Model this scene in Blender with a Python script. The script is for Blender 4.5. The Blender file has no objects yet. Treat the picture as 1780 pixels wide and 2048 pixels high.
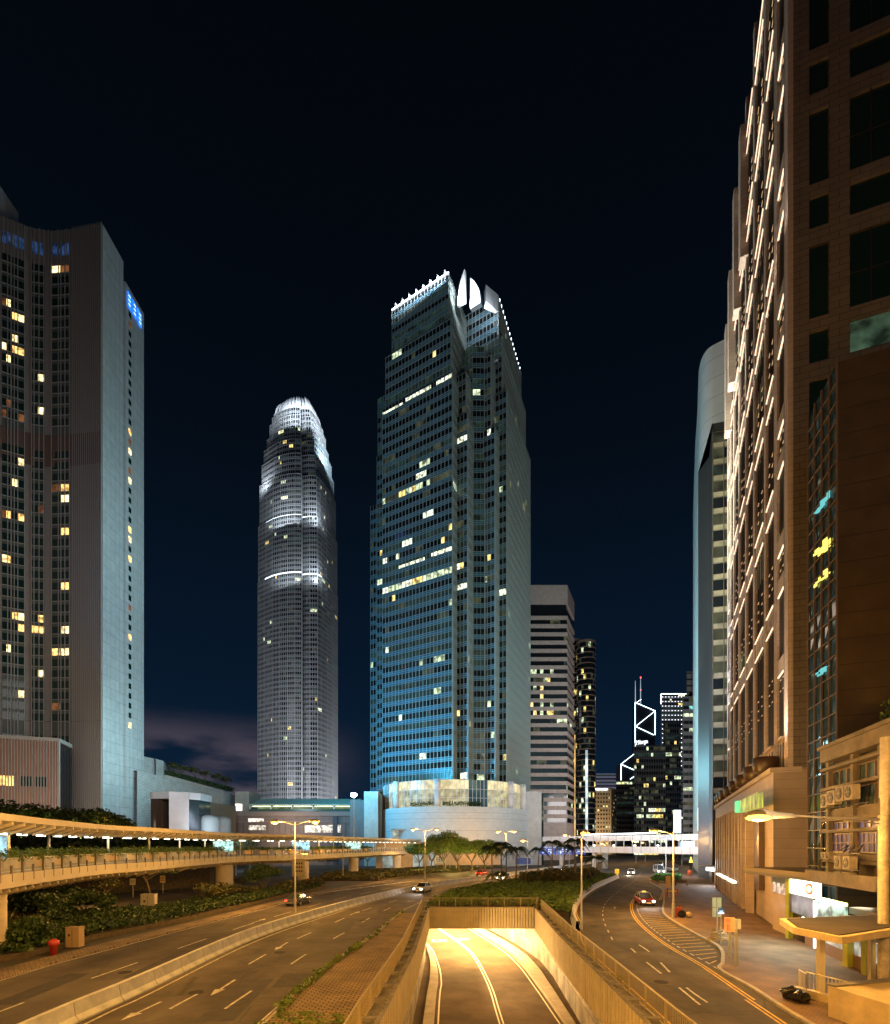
import bpy, bmesh, math, random
import numpy as np
from mathutils import Vector
random.seed(7)
rnd = random.random
U = random.uniform
sc = bpy.context.scene
col = sc.collection
F = 1050.0      # focal length in photo pixels
HZ = 1690.0     # horizon row in the photo
CH = 7.5        # eye height above the street
# ------------------------------------------------------------ camera
cam_d = bpy.data.cameras.new("camera")
cam = bpy.data.objects.new("camera", cam_d)
col.objects.link(cam)
cam.location = (0, 0, CH)
cam.rotation_euler = (math.radians(90), 0, 0)
cam_d.sensor_fit = 'HORIZONTAL'
cam_d.sensor_width = 36
cam_d.lens = 36 * F / 1780
cam_d.shift_y = (HZ - 1024) / 1780
cam_d.clip_start = 0.1
cam_d.clip_end = 6000
sc.camera = cam
# ------------------------------------------------------------ world: night sky over the city
w = bpy.data.worlds.new("World"); sc.world = w; w.use_nodes = True
nt = w.node_tree; nt.nodes.clear()
def N(nt, t, **k):
    n = nt.nodes.new(t)
    for a, b in k.items():
        setattr(n, a, b)
    return n
L = nt.links.new
wo = N(nt, 'ShaderNodeOutputWorld'); bg = N(nt, 'ShaderNodeBackground')
tc = N(nt, 'ShaderNodeTexCoord'); sep = N(nt, 'ShaderNodeSeparateXYZ')
L(tc.outputs['Generated'], sep.inputs[0])
rp = N(nt, 'ShaderNodeValToRGB'); L(sep.outputs['Z'], rp.inputs[0])
cr = rp.color_ramp
cr.elements[0].position = 0.0; cr.elements[0].color = (0.004, 0.022, 0.055, 1)
cr.elements[1].position = 0.9; cr.elements[1].color = (0.0009, 0.0016, 0.0027, 1)
for p, c in ((0.1, (0.0033, 0.014, 0.034, 1)), (0.3, (0.0024, 0.0088, 0.022, 1)), (0.6, (0.0014, 0.0036, 0.0075, 1))):
    e = cr.elements.new(p); e.color = c
# low violet cloud lit by the town
mp = N(nt, 'ShaderNodeMapping'); mp.inputs['Scale'].default_value = (3.2, 3.2, 11); L(tc.outputs['Generated'], mp.inputs[0])
nz = N(nt, 'ShaderNodeTexNoise'); nz.inputs['Scale'].default_value = 1.0; nz.inputs['Detail'].default_value = 5; L(mp.outputs[0], nz.inputs[0])
nr = N(nt, 'ShaderNodeMapRange'); nr.inputs[1].default_value = 0.36; nr.inputs[2].default_value = 0.54; nr.interpolation_type = 'SMOOTHSTEP'; L(nz.outputs[0], nr.inputs[0])
hr = N(nt, 'ShaderNodeMapRange'); hr.inputs[1].default_value = 0.235; hr.inputs[2].default_value = 0.15; hr.interpolation_type = 'SMOOTHSTEP'; L(sep.outputs['Z'], hr.inputs[0])
xr = N(nt, 'ShaderNodeMapRange'); xr.inputs[1].default_value = -0.12; xr.inputs[2].default_value = -0.34; xr.interpolation_type = 'SMOOTHSTEP'; L(sep.outputs['X'], xr.inputs[0])
m1 = N(nt, 'ShaderNodeMath', operation='MULTIPLY'); L(nr.outputs[0], m1.inputs[0]); L(hr.outputs[0], m1.inputs[1])
m2 = N(nt, 'ShaderNodeMath', operation='MULTIPLY'); L(m1.outputs[0], m2.inputs[0]); L(xr.outputs[0], m2.inputs[1])
mx = N(nt, 'ShaderNodeMixRGB'); mx.inputs[2].default_value = (0.08, 0.066, 0.09, 1)
L(m2.outputs[0], mx.inputs[0]); L(rp.outputs[0], mx.inputs[1]); L(mx.outputs[0], bg.inputs[0])
bg.inputs[1].default_value = 1.0
L(bg.outputs[0], wo.inputs[0])
sc.view_settings.view_transform = 'Standard'
sc.view_settings.look = 'None'
sc.view_settings.exposure = 0.0
sc.view_settings.gamma = 1.0
sc.view_settings.use_curve_mapping = False
try:
    sc.cycles.use_light_tree = True
    sc.cycles.max_bounces = 5
    sc.cycles.diffuse_bounces = 2
    sc.cycles.glossy_bounces = 3
    sc.cycles.sample_clamp_indirect = 4
    sc.cycles.sample_clamp_direct = 0
    sc.cycles.caustics_reflective = False
    sc.cycles.caustics_refractive = False
except Exception:
    pass
# ------------------------------------------------------------ coordinates
def G(px, py, z=0.0):
    y = (CH - z) * F / (py - HZ)
    return ((px - 890) / F * y, y)
def PX(px, Y):
    return ((px - 890) / F * Y, Y)
def ZH(py, Y):
    return CH + (HZ - py) * Y / F
def P3(px, py, Y):
    return ((px - 890) / F * Y, Y, ZH(py, Y))
def walk(P, d, px):
    k = (px - 890) / F
    s = (k * P[1] - P[0]) / (d[0] - k * d[1])
    return (P[0] + d[0] * s, P[1] + d[1] * s)
def unit(x, y):
    n = math.hypot(x, y); return (x / n, y / n)
# ------------------------------------------------------------ materials
MATS = {}
def mat(name, c, rough=0.7, var=0.0, scale=1.0, metal=0.0, bump=0.0, bscale=20.0, c2=None, spec=0.5, coat=0.0):
    if name in MATS: return MATS[name]
    m = bpy.data.materials.new(name); m.use_nodes = True; MATS[name] = m
    t = m.node_tree; b = t.nodes['Principled BSDF']
    b.inputs['Roughness'].default_value = rough
    b.inputs['Metallic'].default_value = metal
    b.inputs['Specular IOR Level'].default_value = spec
    b.inputs['Coat Weight'].default_value = coat
    b.inputs['Base Color'].default_value = (*c, 1)
    lk = t.links.new
    if var > 0 or c2 or bump > 0:
        co = N(t, 'ShaderNodeTexCoord')
    if var > 0 or c2:
        n = N(t, 'ShaderNodeTexNoise'); n.inputs['Scale'].default_value = scale; n.inputs['Detail'].default_value = 6
        n.inputs['Roughness'].default_value = 0.65
        lk(co.outputs['Object'], n.inputs[0])
        r = N(t, 'ShaderNodeValToRGB'); lk(n.outputs[0], r.inputs[0])
        a = tuple(max(0, x * (1 - var)) for x in c); d = c2 if c2 else tuple(min(1, x * (1 + var)) for x in c)
        r.color_ramp.elements[0].position = 0.33; r.color_ramp.elements[0].color = (*a, 1)
        r.color_ramp.elements[1].position = 0.67; r.color_ramp.elements[1].color = (*d, 1)
        lk(r.outputs[0], b.inputs['Base Color'])
    if bump > 0:
        n2 = N(t, 'ShaderNodeTexNoise'); n2.inputs['Scale'].default_value = bscale; n2.inputs['Detail'].default_value = 4
        lk(co.outputs['Object'], n2.inputs[0])
        bp = N(t, 'ShaderNodeBump'); bp.inputs['Strength'].default_value = bump; bp.inputs['Distance'].default_value = 0.05
        lk(n2.outputs[0], bp.inputs['Height']); lk(bp.outputs[0], b.inputs['Normal'])
    return m
def emi(name, c, s, var=0.0, scale=0.5):
    if name in MATS: return MATS[name]
    m = bpy.data.materials.new(name); m.use_nodes = True; MATS[name] = m
    t = m.node_tree; b = t.nodes['Principled BSDF']
    b.inputs['Base Color'].default_value = (0.02, 0.02, 0.02, 1)
    b.inputs['Roughness'].default_value = 0.3
    b.inputs['Emission Color'].default_value = (*c, 1)
    b.inputs['Emission Strength'].default_value = s
    if var > 0:     # furniture, blinds and lamps inside the lit room
        co = N(t, 'ShaderNodeTexCoord')
        n = N(t, 'ShaderNodeTexNoise'); n.inputs['Scale'].default_value = scale; n.inputs['Detail'].default_value = 3
        t.links.new(co.outputs['Object'], n.inputs[0])
        r = N(t, 'ShaderNodeMapRange'); r.inputs[1].default_value = 0.35; r.inputs[2].default_value = 0.68
        r.inputs[3].default_value = s * (1 - var); r.inputs[4].default_value = s * (1 + var)
        t.links.new(n.outputs[0], r.inputs[0]); t.links.new(r.outputs[0], b.inputs['Emission Strength'])
    return m
def brickmat(name, c1, c2, mortar, bw, bh, ms=0.02, rough=0.7, vertical=None, offset=0.5, bump=0.4, var=0.3, dirt=0.0):
    """vertical: None for pavings, else the wall's direction (dx,dy)"""
    if name in MATS: return MATS[name]
    m = bpy.data.materials.new(name); m.use_nodes = True; MATS[name] = m
    t = m.node_tree; b = t.nodes['Principled BSDF']; lk = t.links.new
    b.inputs['Roughness'].default_value = rough
    g = N(t, 'ShaderNodeNewGeometry')
    if vertical is None:
        src = g.outputs['Position']
    else:
        s = N(t, 'ShaderNodeSeparateXYZ'); lk(g.outputs['Position'], s.inputs[0])
        d = N(t, 'ShaderNodeVectorMath', operation='DOT_PRODUCT'); d.inputs[1].default_value = (vertical[0], vertical[1], 0)
        lk(g.outputs['Position'], d.inputs[0])
        cb = N(t, 'ShaderNodeCombineXYZ'); lk(d.outputs['Value'], cb.inputs[0]); lk(s.outputs['Z'], cb.inputs[1]); src = cb.outputs[0]
    br = N(t, 'ShaderNodeTexBrick'); lk(src, br.inputs['Vector'])
    br.inputs['Scale'].default_value = 1.0; br.inputs['Brick Width'].default_value = bw; br.inputs['Row Height'].default_value = bh
    br.inputs['Mortar Size'].default_value = ms; br.inputs['Mortar Smooth'].default_value = 0.2
    br.inputs['Color1'].default_value = (*c1, 1); br.inputs['Color2'].default_value = (*c2, 1); br.inputs['Mortar'].default_value = (*mortar, 1)
    br.offset = offset
    n = N(t, 'ShaderNodeTexNoise'); n.inputs['Scale'].default_value = 0.6; n.inputs['Detail'].default_value = 8; lk(g.outputs['Position'], n.inputs[0])
    r = N(t, 'ShaderNodeMapRange'); r.inputs[1].default_value = 0.3; r.inputs[2].default_value = 0.7; r.inputs[3].default_value = 1 - var; r.inputs[4].default_value = 1 + var * 0.6
    lk(n.outputs[0], r.inputs[0])
    mx = N(t, 'ShaderNodeVectorMath', operation='SCALE'); lk(br.outputs['Color'], mx.inputs[0]); lk(r.outputs[0], mx.inputs['Scale'])
    lk(mx.outputs[0], b.inputs['Base Color'])
    bp = N(t, 'ShaderNodeBump'); bp.invert = True; bp.inputs['Strength'].default_value = bump; bp.inputs['Distance'].default_value = 0.03
    lk(br.outputs['Fac'], bp.inputs['Height']); lk(bp.outputs[0], b.inputs['Normal'])
    return m
def leafmat(name, a, b_, rough=0.55):
    if name in MATS: return MATS[name]
    m = mat(name, a, rough, c2=b_, scale=0.9, var=0.35)
    m.node_tree.nodes['Principled BSDF'].inputs['Transmission Weight'].default_value = 0.0
    return m
asphalt = mat('asphalt', (0.085, 0.074, 0.064), 0.8, 0.3, 0.35, bump=0.35, bscale=60, spec=0.2)
def wear(m, amt=.35, sc_=(.06, .06, 1)):
    t = m.node_tree; bs = t.nodes['Principled BSDF']; lk = t.links.new; src = bs.inputs['Base Color'].links[0].from_socket
    g = N(t, 'ShaderNodeNewGeometry'); mp_ = N(t, 'ShaderNodeMapping'); mp_.inputs['Scale'].default_value = sc_; lk(g.outputs['Position'], mp_.inputs[0])
    n = N(t, 'ShaderNodeTexNoise'); n.inputs['Scale'].default_value = 1; n.inputs['Detail'].default_value = 3; lk(mp_.outputs[0], n.inputs[0])
    v = N(t, 'ShaderNodeTexVoronoi'); v.feature = 'DISTANCE_TO_EDGE'; v.inputs['Scale'].default_value = .23; lk(g.outputs['Position'], v.inputs['Vector'])
    cr_ = N(t, 'ShaderNodeMapRange'); cr_.inputs[1].default_value = 0; cr_.inputs[2].default_value = .012; cr_.inputs[3].default_value = .6; cr_.inputs[4].default_value = 1; lk(v.outputs['Distance'], cr_.inputs[0])
    r = N(t, 'ShaderNodeMapRange'); r.inputs[1].default_value = .35; r.inputs[2].default_value = .65; r.inputs[3].default_value = 1 - amt; r.inputs[4].default_value = 1 + amt; lk(n.outputs[0], r.inputs[0])
    mm = N(t, 'ShaderNodeMath', operation='MULTIPLY'); lk(r.outputs[0], mm.inputs[0]); lk(cr_.outputs[0], mm.inputs[1])
    s_ = N(t, 'ShaderNodeVectorMath', operation='SCALE'); lk(src, s_.inputs[0]); lk(mm.outputs[0], s_.inputs['Scale']); lk(s_.outputs[0], bs.inputs['Base Color'])
asphalt_b = mat('asphalt_worn', (0.09, 0.08, 0.07), 0.75, 0.3, 0.25, bump=0.3, bscale=50, spec=0.2)
wear(asphalt, .28, (.35, .05, 1)); wear(asphalt_b, .3, (.3, .06, 1))
conc = mat('concrete', (0.36, 0.34, 0.31), 0.8, 0.22, 0.8, bump=0.25, bscale=15)
conc_l = mat('pale_concrete', (0.5, 0.48, 0.44), 0.75, 0.15, 0.6, bump=0.15, bscale=12)
conc_d = mat('stained_concrete', (0.2, 0.185, 0.16), 0.85, 0.35, 1.2, bump=0.3, bscale=12)
cream = mat('cream_paint', (0.62, 0.56, 0.42), 0.5, 0.1, 0.7)
paintw = mat('white_road_paint', (0.42, 0.4, 0.35), 0.7, 0.5, 3)
painty = mat('yellow_road_paint', (0.6, 0.38, 0.05), 0.7, 0.4, 3)
steel = mat('grey_steel', (0.32, 0.33, 0.33), 0.4, 0.1, 3, metal=0.6)
steel_w = mat('white_steel', (0.7, 0.72, 0.74), 0.4, 0.06, 3)
steel_g = mat('galvanised_pole', (0.42, 0.42, 0.38), 0.45, 0.1, 3, metal=0.3)
darkm = mat('dark_metal', (0.03, 0.03, 0.032), 0.45)
black = mat('black_plastic', (0.012, 0.012, 0.012), 0.4)
bark = mat('bark', (0.13, 0.1, 0.07), 0.9, 0.35, 4, bump=0.6, bscale=9)
leaf_a = leafmat('leaves', (0.05, 0.11, 0.018), (0.15, 0.24, 0.04))
leaf_d = leafmat('dark_leaves', (0.02, 0.05, 0.014), (0.06, 0.11, 0.028))
leaf_y = leafmat('bright_leaves', (0.06, 0.13, 0.015), (0.17, 0.24, 0.03))
leaf_s = leafmat('sparse_leaves', (0.04, 0.05, 0.012), (0.11, 0.11, 0.03))
soil = mat('soil', (0.07, 0.055, 0.035), 0.95, 0.4, 2, bump=0.5, bscale=8)
grassm = mat('grass_soil', (0.045, 0.07, 0.02), 0.9, 0.4, 1.5, bump=0.5, bscale=12)
flower = mat('red_petals', (0.45, 0.04, 0.03), 0.6)
glass = mat('dark_glass', (0.012, 0.016, 0.02), 0.08, spec=0.6)
glass_g = mat('green_glass', (0.01, 0.03, 0.026), 0.08, spec=0.6)
SOD = (1, .47, .095)
sodium = emi('sodium_lamp', (1.0, 0.46, 0.07), 5.5)
tube = emi('fluorescent_tube', (1.0, 0.95, 0.75), 6)
cold = emi('cold_lamp', (0.7, 0.95, 1.0), 60)
warmstrip = emi('warm_strip', (1.0, 0.7, 0.47), 1.7)
warmdot = emi('warm_dot', (1.0, 0.6, 0.3), 0.75)
head = emi('headlight_glow', (1.0, 0.93, 0.8), 30)
tail = emi('taillight_glow', (1.0, 0.03, 0.02), 8)
# ------------------------------------------------------------ mesh builder
ORG = {}
def thing(name, label, cat, loc, group=None):
    o = bpy.data.objects.new(name, None); col.objects.link(o)
    o.location = (loc[0], loc[1], loc[2] if len(loc) > 2 else 0.0)
    o.empty_display_size = 0.3
    o['label'] = label; o['category'] = cat
    if group: o['group'] = group
    ORG[o.name] = Vector(o.location)
    return o
def tag(o, label=None, cat=None, group=None, kind=None):
    if label: o['label'] = label
    if cat: o['category'] = cat
    if group: o['group'] = group
    if kind: o['kind'] = kind
    return o
class MB:
    def __init__(s): s.v = []; s.f = []; s.m = []; s.cur = 0
    def face(s, pts):
        i = len(s.v); s.v.extend(pts); s.f.append(tuple(range(i, i + len(pts)))); s.m.append(s.cur)
    def quad(s, a, b, c, d): s.face((a, b, c, d))
    def raw(s, vs, fs):
        i = len(s.v); s.v.extend(vs)
        for f in fs: s.f.append(tuple(i + k for k in f)); s.m.append(s.cur)
    def obox(s, c, ux, uy, sx, sy, z0, z1):
        """box centred at c (x,y), axis (ux,uy) length sx, across sy"""
        vx, vy = -uy, ux
        P = []
        for z in (z0, z1):
            for a, b in ((-.5, -.5), (.5, -.5), (.5, .5), (-.5, .5)):
                P.append((c[0] + ux * sx * a + vx * sy * b, c[1] + uy * sx * a + vy * sy * b, z))
        s.raw(P, ((3, 2, 1, 0), (4, 5, 6, 7), (0, 1, 5, 4), (1, 2, 6, 5), (2, 3, 7, 6), (3, 0, 4, 7)))
    def box(s, x0, x1, y0, y1, z0, z1):
        s.obox(((x0 + x1) / 2, (y0 + y1) / 2), 1, 0, abs(x1 - x0), abs(y1 - y0), min(z0, z1), max(z0, z1))
    def prism(s, poly, z0, z1, caps=True):
        n = len(poly)
        ar = sum(poly[i][0] * poly[(i + 1) % n][1] - poly[(i + 1) % n][0] * poly[i][1] for i in range(n))
        if ar < 0: poly = poly[::-1]
        i0 = len(s.v)
        s.v.extend([(p[0], p[1], z0) for p in poly]); s.v.extend([(p[0], p[1], z1) for p in poly])
        for i in range(n):
            j = (i + 1) % n
            s.f.append((i0 + i, i0 + j, i0 + n + j, i0 + n + i)); s.m.append(s.cur)
        if caps:
            s.f.append(tuple(i0 + n + i for i in range(n))); s.m.append(s.cur)
            s.f.append(tuple(i0 + n - 1 - i for i in range(n))); s.m.append(s.cur)
    def tube(s, pts, rs, n=8, cap=True):
        if not hasattr(rs, '__len__'): rs = [rs] * len(pts)
        i0 = len(s.v); k = len(pts)
        pts = [Vector(p) for p in pts]
        prev = None
        for i, p in enumerate(pts):
            d = (pts[min(i + 1, k - 1)] - pts[max(i - 1, 0)])
            if d.length < 1e-9: d = Vector((0, 0, 1))
            d.normalize()
            a = d.cross(Vector((0, 0, 1))) if abs(d.z) < 0.95 else d.cross(Vector((1, 0, 0)))
            a.normalize()
            if prev is not None and a.dot(prev) < 0 : a = -a
            if prev is not None:
                a2 = prev - d * prev.dot(d)
                if a2.length > 0.2: a = a2.normalized()
            prev = a
            b = d.cross(a)
            for j in range(n):
                t = 2 * math.pi * j / n
                q = p + (a * math.cos(t) + b * math.sin(t)) * rs[i]
                s.v.append((q.x, q.y, q.z))
        for i in range(k - 1):
            for j in range(n):
                j2 = (j + 1) % n
                s.f.append((i0 + i * n + j, i0 + i * n + j2, i0 + (i + 1) * n + j2, i0 + (i + 1) * n + j)); s.m.append(s.cur)
        if cap:
            s.f.append(tuple(i0 + n - 1 - j for j in range(n))); s.m.append(s.cur)
            s.f.append(tuple(i0 + (k - 1) * n + j for j in range(n))); s.m.append(s.cur)
    def beam(s, a, b, w, h=None):
        h = h or w
        a = Vector(a); b = Vector(b); d = (b - a).normalized()
        u = d.cross(Vector((0, 0, 1)))
        if u.length < 0.05: u = Vector((1, 0, 0))
        u.normalize(); v = u.cross(d)
        P = []
        for p in (a, b):
            for x, y in ((-.5, -.5), (.5, -.5), (.5, .5), (-.5, .5)):
                q = p + u * w * x + v * h * y; P.append((q.x, q.y, q.z))
        s.raw(P, ((3, 2, 1, 0), (4, 5, 6, 7), (0, 1, 5, 4), (1, 2, 6, 5), (2, 3, 7, 6), (3, 0, 4, 7)))
    def lathe(s, c, prof, n=16, caps=True):
        i0 = len(s.v); k = len(prof)
        for r, z in prof:
            for j in range(n):
                t = 2 * math.pi * j / n
                s.v.append((c[0] + r * math.cos(t), c[1] + r * math.sin(t), c[2] + z))
        for i in range(k - 1):
            for j in range(n):
                j2 = (j + 1) % n
                s.f.append((i0 + i * n + j, i0 + i * n + j2, i0 + (i + 1) * n + j2, i0 + (i + 1) * n + j)); s.m.append(s.cur)
        if caps:
            s.f.append(tuple(i0 + n - 1 - j for j in range(n))); s.m.append(s.cur)
            s.f.append(tuple(i0 + (k - 1) * n + j for j in range(n))); s.m.append(s.cur)
    def blob(s, c, r, n=10, k=7, jit=0.12):
        prof = []
        for i in range(k):
            t = math.pi * i / (k - 1)
            prof.append((max(0.01, math.sin(t)) , -math.cos(t)))
        i0 = len(s.v)
        s.lathe((0, 0, 0), prof, n)
        for i in range(i0, len(s.v)):
            x, y, z = s.v[i]; q = 1 + U(-jit, jit)
            s.v[i] = (c[0] + x * r[0] * q, c[1] + y * r[1] * q, c[2] + z * r[2] * q)
    def leaves(s, c, r, n, size, up=0.3):
        """n leaf-sized quads scattered through an ellipsoid"""
        d = np.random.normal(size=(n, 3)); d /= np.linalg.norm(d, axis=1)[:, None]
        q = np.random.rand(n, 1) ** 0.45
        p = np.array(c) + d * q * np.array(r)
        s._lv(p, n, size, up)
    def _lv(s, p, n, size, up=0.3):
        a = np.random.normal(size=(n, 3)); a[:, 2] *= 0.6; a /= np.linalg.norm(a, axis=1)[:, None]
        b = np.random.normal(size=(n, 3)); b -= a * (a * b).sum(1)[:, None]; b /= np.linalg.norm(b, axis=1)[:, None]
        sz = size * (0.6 + 0.8 * np.random.rand(n, 1))
        A = p - a * sz * .5; B = p + b * sz * .32; C = p + a * sz * .5; D = p - b * sz * .32
        i0 = len(s.v)
        V = np.stack([A, B, C, D], 1).reshape(-1, 3)
        s.v.extend(map(tuple, V.tolist()))
        s.f.extend([(i0 + 4 * i, i0 + 4 * i + 1, i0 + 4 * i + 2, i0 + 4 * i + 3) for i in range(n)])
        s.m.extend([s.cur] * n)
    def build(s, name, mats, parent=None, loc=None, smooth=False):
        if not isinstance(mats, (list, tuple)): mats = [mats]
        if parent is not None: off = ORG[parent.name]
        elif loc is not None: off = Vector((loc[0], loc[1], loc[2] if len(loc) > 2 else 0))
        else: off = Vector((0, 0, 0))
        me = bpy.data.meshes.new(name)
        V = np.array(s.v, dtype=float) - np.array(off)
        me.from_pydata(V.tolist(), [], s.f)
        for m in mats: me.materials.append(m)
        if len(mats) > 1: me.polygons.foreach_set('material_index', s.m)
        if smooth: me.polygons.foreach_set('use_smooth', [True] * len(s.f))
        me.update()
        o = bpy.data.objects.new(name, me); col.objects.link(o)
        if parent is not None: o.parent = parent
        else: o.location = off
        ORG[o.name] = off
        return o
def copy_tree(o, parent=None):
    c = o.copy(); col.objects.link(c)
    if parent is not None: c.parent = parent
    ORG[c.name] = ORG.get(o.name, Vector())
    for ch in list(o.children):
        if ch.type == 'LIGHT':
            l = ch.copy(); col.objects.link(l); l.parent = c
        else: copy_tree(ch, c)
    return c
def struct(mb, name, m, smooth=False):
    o = mb.build(name, m, smooth=smooth); o['kind'] = 'structure'; return o
def light(kind, loc, power, color, parent=None, size=0.3, rot=None, target=None, spot=None, blend=0.5, sy=None):
    d = bpy.data.lights.new(kind.lower() + '_light', kind)
    d.energy = power; d.color = color
    if kind == 'AREA':
        d.size = size
        if sy: d.shape = 'RECTANGLE'; d.size_y = sy
    else: d.shadow_soft_size = size
    if kind == 'SPOT':
        d.spot_size = math.radians(spot or 90); d.spot_blend = blend
    o = bpy.data.objects.new('lamp_light', d); col.objects.link(o)
    loc = Vector(loc)
    if parent is not None:
        o.parent = parent; o.location = loc - ORG[parent.name]
    else: o.location = loc
    if target is not None:
        o.rotation_euler = (Vector(target) - loc).to_track_quat('-Z', 'Y').to_euler()
    elif rot: o.rotation_euler = rot
    return o
ORDN = ['leftmost', 'second from left', 'third from left', 'fourth from left', 'fifth from left', 'sixth from left', 'seventh from left', 'eighth from left', 'ninth from left', 'tenth from left']
def resample(pts, n):
    """Catmull-Rom through the points, n samples"""
    P = [np.array(p, float) for p in pts]
    P = [2 * P[0] - P[1]] + P + [2 * P[-1] - P[-2]]
    out = []
    segs = len(P) - 3
    for i in range(n):
        t = i / (n - 1) * segs; k = min(int(t), segs - 1); t -= k
        a, b, c, d = P[k:k + 4]
        out.append(tuple(0.5 * ((2 * b) + (-a + c) * t + (2 * a - 5 * b + 4 * c - d) * t * t + (-a + 3 * b - 3 * c + d) * t ** 3)))
    return out
def lerp(a, b, t): return tuple(x + (y - x) * t for x, y in zip(a, b))
def offset_line(pts, d):
    out = []
    for i, p in enumerate(pts):
        a = pts[max(i - 1, 0)]; b = pts[min(i + 1, len(pts) - 1)]
        ux, uy = unit(b[0] - a[0], b[1] - a[1])
        out.append((p[0] + uy * d, p[1] - ux * d))   # d>0: to the right of travel
    return out
def ribbon(mb, pts, w, z, dash=None, y0=-1e9, y1=1e9):
    """painted line of width w along pts; dash=(on,off)"""
    acc = 0.0
    for a, b in zip(pts[:-1], pts[1:]):
        d = math.hypot(b[0] - a[0], b[1] - a[1])
        if d < 1e-6: continue
        ux, uy = (b[0] - a[0]) / d, (b[1] - a[1]) / d
        st = 0.0
        while st < d - 1e-6:
            if dash:
                per = dash[0] + dash[1]; ph = acc % per
                if ph < dash[0] - 1e-6: ln = min(dash[0] - ph, d - st); on = True
                else: ln = min(per - ph, d - st); on = False
            else: ln = d - st; on = True
            if ln < 1e-4: ln = 1e-4
            if on:
                p = (a[0] + ux * st, a[1] + uy * st); q = (a[0] + ux * (st + ln), a[1] + uy * (st + ln))
                if y0 < p[1] < y1:
                    x, y = -uy * w / 2, ux * w / 2
                    mb.quad((p[0] - x, p[1] - y, z), (q[0] - x, q[1] - y, z), (q[0] + x, q[1] + y, z), (p[0] + x, p[1] + y, z))
            st += ln; acc += ln
def sheet(mb, A, B, z):
    for i in range(len(A) - 1):
        mb.quad((*A[i], z), (*B[i], z), (*B[i + 1], z), (*A[i + 1], z))
def inpoly(x, y, poly):
    c = False; n = len(poly); j = n - 1
    for i in range(n):
        xi, yi = poly[i]; xj, yj = poly[j]
        if (yi > y) != (yj > y) and x < (xj - xi) * (y - yi) / (yj - yi) + xi: c = not c
        j = i
    return c

def NTH(n):
    return '%d%s' % (n, 'th' if 10 < n % 100 < 14 else {1: 'st', 2: 'nd', 3: 'rd'}.get(n % 10, 'th'))
def text_mesh(name, body, size, m, extrude=0.0, offset=0.0):
    cu = bpy.data.curves.new(name + '_curve', 'FONT'); cu.body = body; cu.size = size; cu.extrude = extrude; cu.offset = offset; cu.align_x = 'LEFT'
    t = bpy.data.objects.new('tmp', cu); col.objects.link(t); bpy.context.view_layer.update()
    me = bpy.data.meshes.new_from_object(t.evaluated_get(bpy.context.evaluated_depsgraph_get())); bpy.data.objects.remove(t)
    me.materials.clear(); me.materials.append(m); o = bpy.data.objects.new(name, me); col.objects.link(o); return o
# ============================================================ GROUND, ROADS, UNDERPASS
# underpass parapet faces (x, y)
XL = [(-2.9, -30), (-2.75, 8), (-2.57, 20.6), (-1.95, 34.4), (-1.75, 58.8)]
XR = [(6.9, -30), (7.4, 8), (7.9, 20.9), (8.3, 28.8), (8.8, 40.6), (10.0, 58.8)]
def atY(line, y):
    for a, b in zip(line[:-1], line[1:]):
        if y <= b[1]: return a[0] + (b[0] - a[0]) * (y - a[1]) / (b[1] - a[1])
    a, b = line[-2:]
    return a[0] + (b[0] - a[0]) * (y - a[1]) / (b[1] - a[1])
YS = [-30, -10, 0, 8, 14, 20.7, 25, 28.8, 34.4, 40.6, 46, 52, 58.8]
YP = 58.8
RZ = -5.5
mb = MB()
for a, b in zip(YS[:-1], YS[1:]):
    mb.quad((-1500, a, 0), (atY(XL, a) - .9, a, 0), (atY(XL, b) - .9, b, 0), (-1500, b, 0))
    mb.quad((atY(XR, a) + .9, a, 0), (1500, a, 0), (1500, b, 0), (atY(XR, b) + .9, b, 0))
mb.quad((-1500, YP, 0), (1500, YP, 0), (1500, 3500, 0), (-1500, 3500, 0))
mb.quad((-1500, -200, 0), (1500, -200, 0), (1500, -30, 0), (-1500, -30, 0))
struct(mb, 'ground', mat('ground_paving', (0.06, 0.057, 0.052), 0.8, 0.3, 0.15))
def gl(pts, near):
    g = [G(*p) for p in pts]
    return near + g
BL = gl([(153, 2048), (281, 1989), (500, 1883), (640, 1834), (753, 1801), (865, 1775), (977, 1758), (1090, 1741), (1180, 1728), (1240, 1716)], [(-14.5, -30), (-15.2, 5)])
NR = gl([(528, 2048), (657, 1935), (741, 1876), (837, 1808), (958, 1778), (1055, 1760), (1130, 1745), (1205, 1731), (1262, 1717)], [(-7.0, -30), (-7.6, 5)])
FL = gl([(0, 1960), (197, 1904), (500, 1824.5), (588, 1801), (657, 1784), (760, 1766), (850, 1752), (1000, 1735), (1100, 1726), (1200, 1714)], [(-23.5, -30), (-24.4, 5)])
BL = resample(BL, 120); NR = resample(NR, 120); FL = resample(FL, 120)
BLl = offset_line(BL, -0.75)     # far side of the barrier
mb = MB(); sheet(mb, BL, NR, 0.006); struct(mb, 'road', asphalt)
mb = MB(); sheet(mb, FL, BLl, 0.006); struct(mb, 'road', asphalt_b)
RLp = [(8.6, -30), (9.0, 10), (9.4, 20.9), (9.8, 28.8), (10.5, 40)] + [G(1161, 1845), G(1153, 1825), G(1162, 1804), G(1191, 1782), G(1234, 1757), G(1262, 1736), G(1283, 1721), G(1293, 1712)]
RRp = [(13, -30), (14.4, 12), (15.1, 22), (15.9, 27.3), (16.3, 31.3), (17.6, 33.5), (19.9, 38.4), (21.1, 45.3), (23, 54.7), (25.2, 61), (29.2, 70.3), (36.3, 88.0), (41.4, 106.4), (48.4, 121), (62, 143), (90, 190), (170, 330)]
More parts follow.
